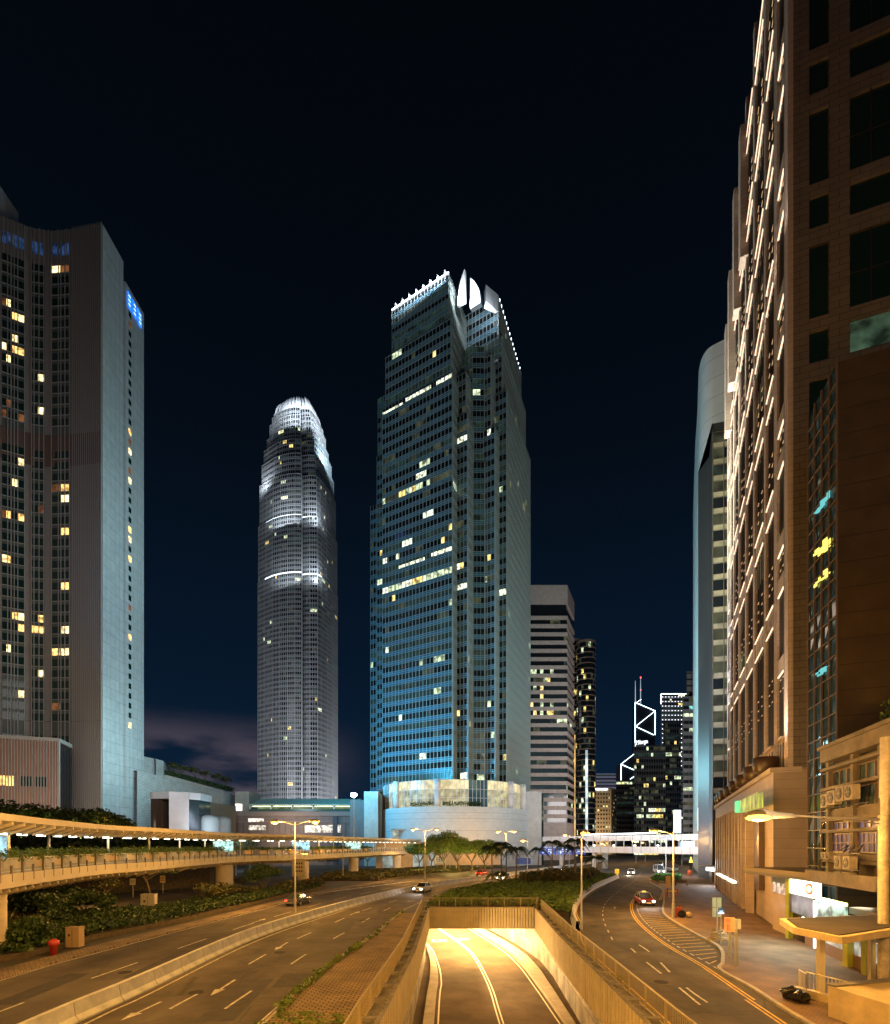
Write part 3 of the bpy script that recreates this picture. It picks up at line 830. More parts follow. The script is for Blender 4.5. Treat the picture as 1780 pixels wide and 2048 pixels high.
# crown: small curved fins along the roof edge, two large blades at the corner
crown = mat('crown_white', (.85, .87, .9), .4)
def blade(base, out, zb, h, wd, th, lean, nm='crown_fin'):
    """curved white blade; base (x,y), width along 'out'"""
    m = MB(); ux, uy = out; vx, vy = -uy, ux; k = 7; P = []
    for i in range(k):
        t = i / (k - 1); ww = wd * (1 - t ** 2.2) + .05; o = lean * t * t; z = zb + h * t
        for a, b in ((0, -th / 2), (ww, -th / 2), (ww, th / 2), (0, th / 2)):
            P.append((base[0] + ux * (a + o) + vx * b, base[1] + uy * (a + o) + vy * b, z))
    fs = [(3, 2, 1, 0), tuple((k - 1) * 4 + j for j in range(4))]
    for i in range(k - 1):
        for j in range(4): fs.append((i * 4 + j, i * 4 + (j + 1) % 4, (i + 1) * 4 + (j + 1) % 4, (i + 1) * 4 + j))
    m.raw(P, fs); return m.build(nm, crown, T.root)
for i in range(8):
    p = AB(27.3 - i * 3.2, 2.6); blade(p, (-ud[0], -ud[1]), 214.6, 3.9, 2.0, .5, .5)
mb = MB(); a, b = AB(28, 1.4), AB(2.2, 1.4); mb.beam((*a, 215.3), (*b, 215.3), .3, .3)
mb.build('roof_light_strip', emi('crown_glow', (.85, .93, 1), 5), T.root)
blade(AB(-2.9, 6), (ud[0], ud[1]), 206, 11.8, 3.0, 1.2, 0, 'crown_blade')
blade(AB(-4.2, 9), (-ud[0], -ud[1]), 205, 11.8, 4.3, 1.6, 0, 'crown_blade')
mb = MB(); mb.prism([AB(-8.5, 14), AB(-11.7, 19.8), AB(-11.7, 21.5), AB(-7, 16)], 211, 217.4); mb.build('crown_panel', crown, T.root)
light('AREA', (*AB(-3.4, 3.0), 206), 4500, (.85, .92, 1), size=3, target=(*AB(-2.8, 9), 216))
light('AREA', (*AB(-9, 13), 206.5), 1200, (.85, .92, 1), size=2, target=(*AB(-10, 19), 214))
light('AREA', (*AB(15, -1.5), 213.5), 3500, (.85, .92, 1), size=22, sy=1, target=(*AB(15, 3), 218))
for z, a, b, w_ in ((215.1, -11.7, 19.9, 0),):
    pass
for i in range(14):
    p = AB(-11.75, 22 + i * 2.4); m = MB(); m.obox(p, 1, 0, .3, .3, 217, 217.8); m.build('roof_lamp', emi('crown_glow', (.85, .93, 1), 5), T.root)
# ------------------------------------------------------------ round podium under the tower
DC = (2.9, 204); DR = 28.8
D = thing('round_podium', 'pale stone drum shaped podium with lit glass lobby under the central tower', 'podium', (*DC, 0))
drumm = brickmat('drum_cladding', (.58, .63, .64), (.55, .6, .61), (.42, .46, .47), 1.4, 1.02, .02, .55, vertical=(1, 0), offset=.5, bump=.1, var=.07)
mb = MB(); mb.lathe((*DC, 0), [(DR, 0), (DR, 4.1), (DR, 8.2), (DR, 12.3), (DR, 16.4), (DR, 20.4), (DR - .6, 20.5)], 96); mb.build('drum_wall', drumm, D, smooth=False)
joint = mat('joint_dark', (.22, .25, .26), .8)
mb = MB()
for z in (4.1, 8.2, 12.3, 16.4, 18.4): mb.lathe((*DC, z), [(DR + .02, 0), (DR + .02, .07)], 96, caps=False)
mb.build('panel_joints', joint, D)
LR = 26.6; zl0, zl1 = 20.5, ZB - .35
lob = MB(); fr = MB()
for k in range(60):
    t0 = math.radians(182 + k * 3); t1 = math.radians(182 + (k + 1) * 3)
    a = (DC[0] + LR * math.cos(t0), DC[1] + LR * math.sin(t0)); b = (DC[0] + LR * math.cos(t1), DC[1] + LR * math.sin(t1))
    pxm = 890 + F * (a[0] + b[0]) / (a[1] + b[1])
    if 940 < pxm < 972: lob.cur = 1
    elif pxm < 778: lob.cur = 3
    elif pxm > 1035: lob.cur = 0
    else: lob.cur = 0
    lob.quad((*a, zl0), (*b, zl0), (*b, zl0 + 6), (*a, zl0 + 6))
    if lob.cur == 0: lob.cur = 2
    lob.quad((*a, zl0 + 6), (*b, zl0 + 6), (*b, zl1), (*a, zl1))
    fr.obox(a, math.cos(t0), math.sin(t0), .3, .12, zl0, zl1)
    for z in (zl0 + 3, zl0 + 6): fr.beam((*a, z), (*b, z), .12, .1)
lob.build('lobby_window', [emi('lobby_glow', (1, .9, .5), .5, .5, .5), mat('teal_glass', (.03, .09, .12), .1), emi('lobby_ceiling_glow', (1, .84, .44), .95, .35, .4), glass_g], D)
fr.build('lobby_frame', steel_w, D)
for px in (792, 875, 1021, 1046):
    k = (px - 890) / F; R_ = 27.9
    A_ = 1 + k * k; B_ = -2 * (k * DC[0] + DC[1]); C_ = DC[0] ** 2 + DC[1] ** 2 - R_ ** 2
    y = (-B_ - math.sqrt(max(0, B_ * B_ - 4 * A_ * C_))) / (2 * A_)
    mb = MB(); mb.lathe((k * y, y, 20.45), [(1.05, 0), (1.05, 5.2), (1.0, 5.22), (1.0, 5.4), (1.05, 5.42), (1.05, 9.3)], 20); mb.build('lobby_column', steel_w, D, smooth=True)
mb = MB()
for k in range(26):
    t = math.radians(238 + k * 2.1); x = DC[0] + 26.0 * math.cos(t); y = DC[1] + 26.0 * math.sin(t)
    if 868 < 890 + F * x / y < 884: continue
    mb.leaves((DC[0] + 27.3 * math.cos(t), DC[1] + 27.3 * math.sin(t), 21.5), (.7, .4, .8), 40, .5)
mb.build('lobby_plants', leaf_d, D)
mb = MB(); a = P3(770, 1658, 176); mb.box(-18.6, -13.4, 180.3, 184, 12.6, 13); mb.build('entrance_canopy', steel, D)
mb = MB(); mb.box(-18.2, -13.8, 182.4, 184.5, 9.6, 12.5); mb.build('entrance_window', emi('entrance_glow', (.9, 1, .8), .35, .6, .8), D)
# ground level of the podium: sodium lit wall with shopfront openings
GW = thing('arcade_wall', 'orange lit ground floor arcade wall with pale glass doors behind the footbridge columns', 'arcade', (*PX(800, 172), 0))
mb = MB(); mb.quad((*PX(752, 170), 0), (*PX(1000, 176), 0), (*PX(1000, 176), 8.2), (*PX(752, 170), 8.2)); mb.build('wall', mat('ochre_wall', (.5, .36, .2), .8, .15, .5), GW)
for px0, px1 in ((765, 786), (826, 845), (858, 868)):
    mb = MB(); a, b = PX(px0, 169.6), PX(px1, 169.8); mb.prism([a, b, (b[0], b[1] + .3), (a[0], a[1] + .3)], .2, 4.9); mb.build('door', emi('shop_door_glow', (.75, .95, .9), .35, .6, .6), GW)
# ------------------------------------------------------------ far tall tower with claw crown
K = Bld('office_tower', 'tallest distant office tower with rounded grey facade and glowing white claw crown', 'skyscraper', (-140, 500, 0))
Kb = [(516, 486), (530, 480), (545, 474), (560, 470.5), (575, 468.5), (590, 467.6), (603, 468), (605, 472), (620, 470.5), (635, 471), (643, 476), (650, 482), (653, 484), (664, 495), (675, 510), (672, 535), (640, 552), (560, 545), (516, 515)]
Kc = PX(594, 505)
Kp = [PX(a, b) for a, b in Kb]
def ksc(s): return [(Kc[0] + (p[0] - Kc[0]) * s, Kc[1] + (p[1] - Kc[1]) * s) for p in Kp]
tiers = [(0, 100, 1.0), (100, 180, 1.0), (180, 250, .998), (250, 302, .985), (302, 340, .95), (340, 360, .90), (360, 374, .845), (374, 386, .77), (386, 400, .70), (400, 408, .64)]
for z0, z1, s_ in tiers:
    pp = ksc(s_)
    for i in range(14):
        a, b = pp[i], pp[i + 1]
        K.facade(a, b, z0, z1, 4.5, 1.9, sill=1.3, wh=3.2, prob=(.05, .02), lit=(2, 2, 3, 1, 7), row_bias=.01, bar=.26, dep=.45, hbh=.3, off=0)
    K.wall.prism([(Kc[0] + (p[0] - Kc[0]) * s_ * .985, Kc[1] + (p[1] - Kc[1]) * s_ * .985) for p in Kp], z0 + .1, z1)
K.finish(mat('tower_mullion', (.5, .51, .52), .4, metal=.2), mat('tower_spandrel', (.1, .11, .13), .4), mat('tower_core', (.02, .03, .035), .4), wallname='tower_core')
mb = MB(); mb.prism(ksc(.6), 407.5, 412); mb.build('crown_ring', crown, K.root)
mb = MB(); mb.prism(ksc(.5), 412, 413); mb.build('crown_deck', crown, K.root)
ring = resample([(p[0], p[1]) for p in ksc(.59)[:15]], 17)
for i, p in enumerate(ring):
    d = unit(Kc[0] - p[0], Kc[1] - p[1]); vx, vy = -d[1], d[0]; m = MB(); P = []; k = 7
    for j in range(k):
        t = j / (k - 1); inn = 5.5 * t ** 2.2; z = 409.5 + 15 * t; wd = 3.6 * (1 - t ** 2.4) + .2; th = 1.6 * (1 - .6 * t)
        for a, b in ((0, -1), (1, -1), (1, 1), (0, 1)):
            P.append((p[0] + d[0] * (inn + wd * a) + vx * th * b, p[1] + d[1] * (inn + wd * a) + vy * th * b, z))
    fs = [(3, 2, 1, 0), tuple((k - 1) * 4 + q for q in range(4))]
    for j in range(k - 1):
        for q in range(4): fs.append((j * 4 + q, j * 4 + (q + 1) % 4, (j + 1) * 4 + (q + 1) % 4, (j + 1) * 4 + q))
    m.raw(P, fs); m.build('crown_claw', crown, K.root)
# added glowing bars standing in for the floodlit bands on the set-backs
gl_ = emi('setback_glow_band', (.8, .9, 1), 3.0)
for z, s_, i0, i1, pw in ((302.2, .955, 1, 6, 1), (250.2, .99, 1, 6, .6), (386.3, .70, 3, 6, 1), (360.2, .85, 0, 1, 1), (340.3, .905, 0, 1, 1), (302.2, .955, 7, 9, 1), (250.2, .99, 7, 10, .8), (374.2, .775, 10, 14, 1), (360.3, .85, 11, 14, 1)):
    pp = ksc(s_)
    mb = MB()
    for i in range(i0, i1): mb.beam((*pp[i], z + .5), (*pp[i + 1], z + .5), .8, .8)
    mb.build('setback_glow_band', gl_, K.root)
def kw(z, px, Y, pw, zt, sz=6, spot=110, c=(.8, .9, 1)):
    x, y = PX(px, Y); light('AREA', (x, y, z), pw, c, size=sz, target=(x * .985 + Kc[0] * .015, y + 14, zt))
kw(396, 575, 462, 22000, 416, 14); kw(392, 650, 470, 27000, 404, 8)
kw(300, 565, 461, 7200, 318, 26); kw(248, 565, 460, 3120, 260, 26); kw(300, 628, 462, 5200, 314, 6); kw(248, 628, 462, 4800, 258, 6)
kw(335, 522, 474, 5200, 352, 5); kw(362, 655, 480, 17500, 384, 6, c=(.6, .85, 1))
light('AREA', (-175, 385, 60), 45360, (.88, .92, 1), size=60, target=(-135, 470, 90))
light('AREA', (-70, 420, 10), 154440, (.88, .92, 1), size=40, target=(-105, 485, 60))
light('AREA', (-190, 330, 150), 45360, (.88, .92, 1), size=80, target=(-140, 470, 260))
# ------------------------------------------------------------ hotel on the left
hy = [(-400, 105), (-150, 135), (-60, 144), (0, 149.6), (60, 152.6), (100, 153.5), (151, 153), (205, 151.7)]
def hp(px):
    for a, b in zip(hy[:-1], hy[1:]):
        if px <= b[0]: return PX(px, a[1] + (b[1] - a[1]) * (px - a[0]) / (b[0] - a[0]))
    return PX(px, 151.7)
H = Bld('hotel_tower', 'tall hotel tower on the left with concave ribbed facade and scattered lit rooms', 'hotel', (*hp(100), 0))
ZT = 187.0
hwall = mat('hotel_stone', (.26, .225, .2), .8, .12, .5); hside = brickmat('hotel_side_panels', (.52, .55, .56), (.47, .5, .51), (.22, .24, .25), 2.1, 3.17, .05, .6, vertical=(0, 1), offset=0, bump=.2, var=.12)
fin = mat('hotel_fin', (.34, .32, .29), .5)
bays = [(-130, -60), (-50, -8), (4, 22), (24, 50), (63, 90), (104, 141)]
fh = 3.19
nfl = 42; zb0 = 39.8   # first room floor
H.wall.prism([hp(px) for px in (205, 176, 151, 125, 100, 80, 60, 30, 0, -60, -150, -400)] + [(-160, 161.4), (hp(205)[0], 161.4)], 0, ZT, caps=True)
win = [];fins = MB(); sill_ = MB()
room_l = [glass_g, emi('hotel_room', (1, .58, .17), 2.0, .75, .9), emi('hotel_room_bright', (1, .76, .36), 2.2, .7, .9), emi('hotel_room_dim', (.7, .25, .08), .25, .6, .5), emi('hotel_lounge_blue', (.1, .25, .7), .14, .8, .6)]
wins = []
for b0, b1 in bays:
    a = hp(b0); b = hp(b1); dx, dy = b[0] - a[0], b[1] - a[1]; W = math.hypot(dx, dy); ux, uy = dx / W, dy / W; nx, ny = uy, -ux
    for k in range(-2, nfl + 1):
        z = zb0 + k * fh
        if k in (0,): continue
        if 26 <= k <= 27: continue
        r = 1
        for h0, h1 in ((.03, .49), (.51, .97)):
            m = MB(); r = r if (r < .1 and rnd() < .6) else rnd()
            m.cur = 0 if r > .1 else random.choice((1, 1, 2, 2, 3))
            P = [(a[0] + ux * W * t + nx * .12, a[1] + uy * W * t + ny * .12) for t in (h0, h1)]
            m.quad((*P[0], z + .7), (*P[1], z + .7), (*P[1], z + 2.75), (*P[0], z + 2.75)); wins.append((m, abs(b0 - 60)))
        P = [(a[0] + ux * W * t + nx * .2, a[1] + uy * W * t + ny * .2) for t in (0, 1)]
        sill_.beam((*P[0], z + .55), (*P[1], z + .55), .15, .18)
    bp_ = MB(); pa_ = (a[0] + nx * .08, a[1] + ny * .08); pb_ = (b[0] + nx * .08, b[1] + ny * .08); bp_.quad((*pa_, 38.5), (*pb_, 38.5), (*pb_, 176), (*pa_, 176)); bp_.build('bay_panel', mat('bay_panel', (.1, .105, .09), .5, .12, .5), H.root)
    # glass lounge row near the top
    for h0, h1 in ((.05, .45), (.55, .95)):
        m = MB(); m.cur = 4; P = [(a[0] + ux * W * t + nx * .12, a[1] + uy * W * t + ny * .12) for t in (h0, h1)]
        m.quad((*P[0], 179.5), (*P[1], 179.5), (*P[1], 183), (*P[0], 183)); wins.append((m, 0))
wins.sort(key=lambda t: (0 if t[0].m[0] in (1, 2) else 1, t[1]))
for m, _ in wins[:100]: m.build('window', room_l, H.root)
m = MB()
for a_, _ in wins[100:]:
    i = len(m.v); m.v.extend(a_.v); m.f.extend(tuple(k + i for k in f) for f in a_.f); m.m.extend(a_.m)
tag(m.build('window', room_l, H.root), kind='stuff')
sill_.build('floor_sills', fin, H.root)
def hfin(px, z0, z1, w_=.16, d=.35):
    p = hp(px); q = hp(px + 2); ux, uy = unit(q[0] - p[0], q[1] - p[1]); c = (p[0] + uy * d * .5, p[1] - ux * d * .5); fins.obox(c, ux, uy, w_, d, z0, z1)
for px in np.arange(146, 204.5, 4.1): hfin(px, 0, ZT + .3)
for px in (-100, -80, -30, 16, 22.5, 29, 36, 49.5, 64, 69, 79, 88.5, 104, 118, 123, 131, 140): hfin(px, 28, ZT - .2)
for px in np.arange(-120, 143, 18.2): hfin(px, 176.5, ZT)
fins.build('fins', fin, H.root); H.wall.build('wall', hwall, H.root)
mb = MB()
for px0, px1 in zip(range(-140, 142, 20), range(-120, 160, 20)):
    a, b = hp(px0), hp(min(px1, 143)); mb.quad((a[0], a[1] - .25, 30.5), (b[0], b[1] - .25, 30.5), (b[0], b[1] - .25, 37.5), (a[0], a[1] - .25, 37.5))
mb.build('recess_shade_band', mat('recess_shade', (.012, .01, .01), .7), H.root)  # near-black sheet on the wall, painting the shade of a recessed floor
mb = MB()
for zc, hh in ((124.2, 3.0), (119.6, 1.7), (43.5, .1)):
    for px0, px1 in zip(range(-140, 202, 18), range(-122, 220, 18)):
        a, b = hp(px0), hp(min(px1, 204)); mb.quad((a[0], a[1] - .1, zc - hh), (b[0], b[1] - .1, zc - hh), (b[0], b[1] - .1, zc + hh), (a[0], a[1] - .1, zc + hh))
mb.build('mechanical_band', mat('brown_band', (.14, .08, .06), .8), H.root)
mb = MB(); xs = hp(205)[0]
mb.quad((xs + .03, 151.7, 0), (xs + .03, 161.5, 0), (xs + .03, 161.5, ZT), (xs + .03, 151.7, ZT))
mb.build('side_wall', hside, H.root)
mb = MB(); mb.box(-140, xs + .6, 161.6, 171.5, 0, 181); mb.build('rear_wing', hside, H.root)
mb = MB()
for k in range(44):
    z = 44 + k * 3.05; m2 = MB(); m2.cur = random.choice((0,) * 12 + (1, 2, 3)); m2.quad((xs + .68, 163.1, z), (xs + .68, 164.5, z), (xs + .68, 164.5, z + 1.7), (xs + .68, 163.1, z + 1.7))
    mb.v.extend(m2.v); n0 = len(mb.v) - 4; mb.f.append((n0, n0 + 1, n0 + 2, n0 + 3)); mb.m.append(m2.cur)
mb.build('side_windows', room_l, H.root)
mb = MB()
for i, (y0, y1) in enumerate(((162.2, 164.2), (164.6, 166.8), (167.3, 169.8))):
    mb.quad((xs + .9, y0, 174.2), (xs + .9, y1, 174.2), (xs + .9, y1, 179), (xs + .9, y0, 179))
mb.build('lit_sign', emi('blue_sign', (.02, .2, 1), 1.6, .5, .8), H.root)
mb = MB()
for y0 in (162.6, 165.4, 168.2):
    for k in range(3): mb.quad((xs + .95, y0, 175.2 + k * 1.3), (xs + .95, y0 + 1.1, 175.2 + k * 1.3), (xs + .95, y0 + 1.1, 175.5 + k * 1.3), (xs + .95, y0, 175.5 + k * 1.3))
mb.build('sign_marks', emi('sign_white', (.6, .8, 1), 2.5), H.root)
mb = MB(); p = hp(-44); mb.obox((p[0] - 3, p[1] + 8), 1, 0, 9, 8, ZT, ZT + 10); mb.build('roof_housing', hside, H.root)
# lower block of the hotel
HB = thing('hotel_annex', 'low brick coloured annex with white vertical fins at the foot of the hotel', 'building', (*PX(60, 140), 0))
a, b, c_, d_ = PX(-260, 128), PX(118, 141), PX(143, 150), PX(-260, 152)
mb = MB(); mb.prism([a, b, c_, d_], 0, ZH(1480, 141)); mb.build('wall', mat('terracotta', (.3, .15, .1), .8, .1, .4), HB)
mb = MB(); zt = ZH(1480, 141)
mb.beam((a[0], a[1] - .1, zt), (b[0], b[1] - .1, zt), .5, .9); mb.beam((*b, zt), (*c_, zt), .5, .9)
mb.obox((b[0], b[1] - .1), 1, 0, .5, .5, 0, zt)
for i in range(60):
    t = i / 60; p = lerp(a, b, t); mb.obox((p[0], p[1] - .2), 1, 0, .14, .35, 0, zt)
mb.build('fins', fin, HB)
mb = MB(); mb.quad((b[0] + .1, b[1] - .05, 0), (c_[0] + .1, c_[1] - .05, 0), (c_[0] + .1, c_[1] - .05, zt - .6), (b[0] + .1, b[1] - .05, zt - .6)); mb.build('dark_glazing', glass, HB)
for t0, t1, mt in ((.55, .64, 1), (.66, .745, 1), (.78, .85, 0), (.86, .93, 0)):
    p, q = lerp(a, b, t0), lerp(a, b, t1); mb = MB(); mb.cur = mt
    mb.quad((p[0], p[1] - .12, 23), (q[0], q[1] - .12, 23), (q[0], q[1] - .12, 25.6), (p[0], p[1] - .12, 25.6)); mb.build('window', room_l, HB)
# ------------------------------------------------------------ mall with roof garden
ML = thing('mall', 'long white brick mall wall stepping down beside the hotel with a roof garden on top', 'building', (*PX(380, 170), 0))
whiteb = brickmat('white_brick', (.5, .52, .52), (.44, .46, .46), (.24, .25, .25), 1.2, .55, .05, .7, vertical=(.8, .6), bump=.4, var=.15)
A = [(276, 1545, 168), (470, 1598, 215)]
p0, p1 = PX(274, 165), PX(470, 222)
z0, z1 = ZH(1541, 165), ZH(1590, 222)
mb = MB()
mb.quad((*p0, 0), (*p1, 0), (*p1, z1), (*p0, z0)); mb.quad((*p0, z0), (*p1, z1), (p1[0] - 60, p1[1] + 10, z1), (p0[0] - 60, p0[1] + 10, z0))
mb.quad((*p1, 0), (p1[0] - 3, p1[1] + 20, 0), (p1[0] - 3, p1[1] + 20, z1), (*p1, z1)); mb.build('wall', whiteb, ML)
mb = MB()
for px0, px1, zt_, Y0, Y1 in ((276, 312, 1510, 172, 180), (312, 327, 1518, 178, 182)):
    a, b = PX(px0, Y0), PX(px1, Y1); mb.prism([a, b, (b[0] - 6, b[1] + 14), (a[0] - 6, a[1] + 14)], 10, ZH(zt_, Y0))
mb.build('upper_block', whiteb, ML)
a, b = PX(327, 184), PX(462, 226); mb = MB(); mb.quad((*a, ZH(1548, 184)), (*b, ZH(1585, 226)), (*b, ZH(1592, 226)), (*a, ZH(1562, 184))); mb.build('garden_wall', conc_l, ML)
mb = MB()
for i in range(46):
    t = i / 45; p = lerp((*a, ZH(1548, 184)), (*b, ZH(1583, 226)), t); mb.leaves((p[0], p[1] + .6, p[2] + .9), (1.4, 1.2, 1.1), 90, .5)
tag(mb.build('roof_hedge', leaf_d), 'dark hedge running along the sloping roof garden edge of the mall', 'hedge', kind='stuff')
a, b = PX(385, 168.5), PX(470, 196); mb = MB(); mb.quad((a[0] + .4, a[1], 0), (b[0] + .4, b[1], 0), (b[0] + .4, b[1], ZH(1612, 196)), (a[0] + .4, a[1], ZH(1600, 168))); mb.build('tiled_lower_wall', mat('brown_tile_wall', (.16, .13, .1), .6, .15, 1), ML)
SB = thing('pavilion', 'metallic stair pavilion with a rounded dark glass corner in front of the mall', 'pavilion', (*PX(350, 140), 0))
mb = MB(); Yb = 140; zt = ZH(1583, Yb)
a, b, c_ = PX(338, Yb), PX(377, Yb + 2), PX(401, Yb + 5)
mb.prism([a, b, (b[0], b[1] + 8), (a[0], a[1] + 8)], 0, zt); mb.prism([(b[0] - .2, b[1] + .25), c_, (c_[0], c_[1] + 7), (b[0] - .2, b[1] + 8)], ZH(1597, Yb), zt)
mb.build('metal_panels', mat('satin_panels', (.5, .52, .56), .35, .08, .4, metal=.4), SB)
mb = MB(); mb.prism([(b[0], b[1] + .3), (c_[0] - .4, c_[1]), (c_[0] - .4, c_[1] + 7), (b[0], b[1] + 8)], 0, ZH(1597, Yb)); mb.build('glazing', glass, SB)
cc = PX(321, Yb + 3); mb = MB(); mb.lathe((*cc, 0), [(2.35, 0), (2.35, ZH(1597, Yb))], 24); mb.build('curved_glazing', mat('bronze_glass', (.035, .02, .012), .12), SB)
mb = MB(); mb.lathe((*cc, 0), [(2.5, ZH(1597, Yb)), (2.5, zt)], 24); mb.prism([(cc[0], cc[1] - 2.5), (a[0], a[1]), (a[0], a[1] + 8), (cc[0], cc[1] + 2.5)], ZH(1597, Yb), zt - .01); mb.build('curved_band', mat('satin_band', (.4, .38, .36), .35, metal=.4), SB)
for i, (px, r_) in enumerate(((413, 3.6), (438, 3.4))):
    c2 = PX(px, 150 + i * 7); mb = MB(); mb.lathe((*c2, 0), [(r_, 0), (r_, ZH(1641, 150)), (r_ * .9, ZH(1634, 150)), (r_ * .3, ZH(1629, 150))], 24)
    tag(mb.build('round_vent', mat('grey_panel', (.22, .22, .22), .5), loc=(*c2, 0), smooth=True), ['left of two', 'right of two'][i] + ' grey curved vent drums behind the footbridge roof', 'vent drum', 'vent drums')
# mall wing with glazed canopy
MW = thing('mall', 'low brown mall wing with a long green lit glass canopy on its terrace', 'building', (*PX(590, 200), 0))
Y = 200
mb = MB(); a, b = PX(468, Y), PX(712, Y)
mb.box(a[0], b[0], Y, Y + 30, 0, ZH(1624, Y)); mb.build('wall', mat('brown_stone', (.15, .11, .1), .7, .2, .4), MW)
mb = MB(); mb.box(a[0] - .2, b[0] + .2, Y - .5, Y, ZH(1632, Y), ZH(1623, Y)); mb.box(a[0], b[0], Y - .3, Y, ZH(1644, Y), ZH(1642, Y)); mb.build('cornice', mat('brown_trim', (.2, .15, .13), .6), MW)
mb = MB(); zc = ZH(1605, Y); zr = ZH(1594, Y); x0, x1 = PX(497, Y)[0], PX(708, Y)[0]
n_ = 5; wd = (x1 - x0) / n_
for i in range(n_):
    xa = x0 + i * wd; mb.quad((xa, Y + 1, zc - .6), (xa + wd, Y + 1, zc - .6), (xa + wd + 1.5, Y + 8, zr), (xa + 1.5, Y + 8, zr))
    mb.quad((xa, Y + 1, zc - 0.9), (xa + wd, Y + 1, zc - 0.9), (xa + wd, Y + 1, zc - .6), (xa, Y + 1, zc - .6))
mb.build('canopy', mat('canopy_panels', (.35, .42, .34), .5, .1, 1), MW)
mb = MB()
for i in range(n_): xa = x0 + i * wd + .6; mb.box(xa, xa + wd - 1.4, Y + 2, Y + 3.4, zc - 1.4, zc - 1.1)
mb.build('canopy_light', emi('canopy_glow', (.9, 1, .55), 2.2), MW)
mb = MB(); mb.box(x0 + 1, x1 - 1, Y + 7, Y + 7.2, ZH(1624, Y), zc - .8); mb.build('terrace_back_wall', emi('terrace_glow', (.5, .7, .3), .22, .7, .5), MW)
mb = MB()
for i in range(n_ + 1):
    xa = x0 + i * wd; mb.box(xa - .12, xa + .12, Y + 1.2, Y + 1.5, ZH(1624, Y), zc - .6); mb.beam((xa, Y + 1.3, zc - 2.2), (xa + 2.2, Y + 1.3, zc - .7), .12)
mb.build('canopy_frame', steel_w, MW)
mb = MB()
for i in range(26): xa = x0 + 1.2 + i * (x1 - x0 - 2) / 26; mb.box(xa, xa + .35, Y + .5, Y + .7, ZH(1624, Y), ZH(1621.5, Y))
mb.build('terrace_lamps', emi('terrace_lamp', (.9, 1, .6), 5), MW)
mb = MB(); mb.quad((x0, Y + .3, ZH(1624, Y)), (x1, Y + .3, ZH(1624, Y)), (x1, Y + .3, ZH(1618, Y)), (x0, Y + .3, ZH(1618, Y))); mb.build('glass_balustrade', mat('balustrade_glass', (.05, .09, .07), .15), MW)
for px0, px1, py0, py1, s_ in ((497, 528, 1644, 1637, 0), (498, 532, 1660, 1651, 1), (610, 652, 1665, 1651, 1), (653, 682, 1665, 1650, 1)):
    mb = MB(); mb.box(PX(px0, Y)[0], PX(px1, Y)[0], Y - .32, Y - .28, ZH(py0, Y), ZH(py1, Y)); mb.build('window', emi('mall_window_glow', (1, .88, .72), 1.1, .8, .9), MW)
mb = MB()
for px in np.arange(475, 712, 12): x = PX(px, Y)[0]; mb.box(x - .05, x + .05, Y - .36, Y - .3, ZH(1668, Y), ZH(1645, Y))
mb.build('glazing_bars', darkm, MW)
mb = MB(); mb.box(PX(667, Y)[0], PX(676, Y)[0], Y - 1.2, Y - .4, 0, ZH(1634, Y)); mb.build('dark_pier', mat('dark_pier', (.04, .035, .045), .5), MW)
for i, (px0, px1, py, Yb, lab, c) in enumerate(((470, 498, 1583, 215, 'small beige lift tower between the roof garden and the glass canopy', (.4, .34, .28)), (700, 728, 1600, 190, 'narrow brown service block right of the glass canopy', (.2, .16, .15)),
        (728, 756, 1583, 186, 'pale concrete block on the left side of the drum podium', (.5, .52, .48)), (1050, 1091, 1583, 196, 'pale concrete block with green glass edge on the right side of the drum podium', (.55, .57, .58)))):
    r_ = thing('service_block', lab, 'building', (*PX((px0 + px1) / 2, Yb), 0)); mb = MB()
    a, b = PX(px0, Yb), PX(px1, Yb); e = 8 if i == 3 else 0
    b2 = PX(px1 - e, Yb); mb.prism([a, b2, (b2[0] + (.5), Yb + 12), (a[0], Yb + 12)], 0, ZH(py, Yb)); mb.build('wall', mat('block_%d' % i, c, .7, .12, .5), r_)
    if e: mb = MB(); mb.prism([(b2[0], Yb + .3), (b[0], Yb + 4), (b[0] + 2, Yb + 14), (b2[0], Yb + 14)], 0, ZH(py + 4, Yb)); mb.build('glazing', glass_g, r_)
    if i == 0: mb = MB(); mb.box(PX(471, Yb)[0], PX(484, Yb)[0], Yb - .2, Yb - .1, ZH(1621, Yb), ZH(1608, Yb)); mb.build('window', emi('lift_glow', (1, .95, .8), 3, .5, 1), r_)
    if i == 2: mb = MB(); mb.prism([(b[0] - .1, Yb + .5), (b[0] + 1.2, Yb + 1), (b[0] + 1.2, Yb + 10), (b[0] - .1, Yb + 10)], 0, ZH(py + 6, Yb)); mb.build('recess', mat('recess_brown', (.12, .08, .05), .8), r_)
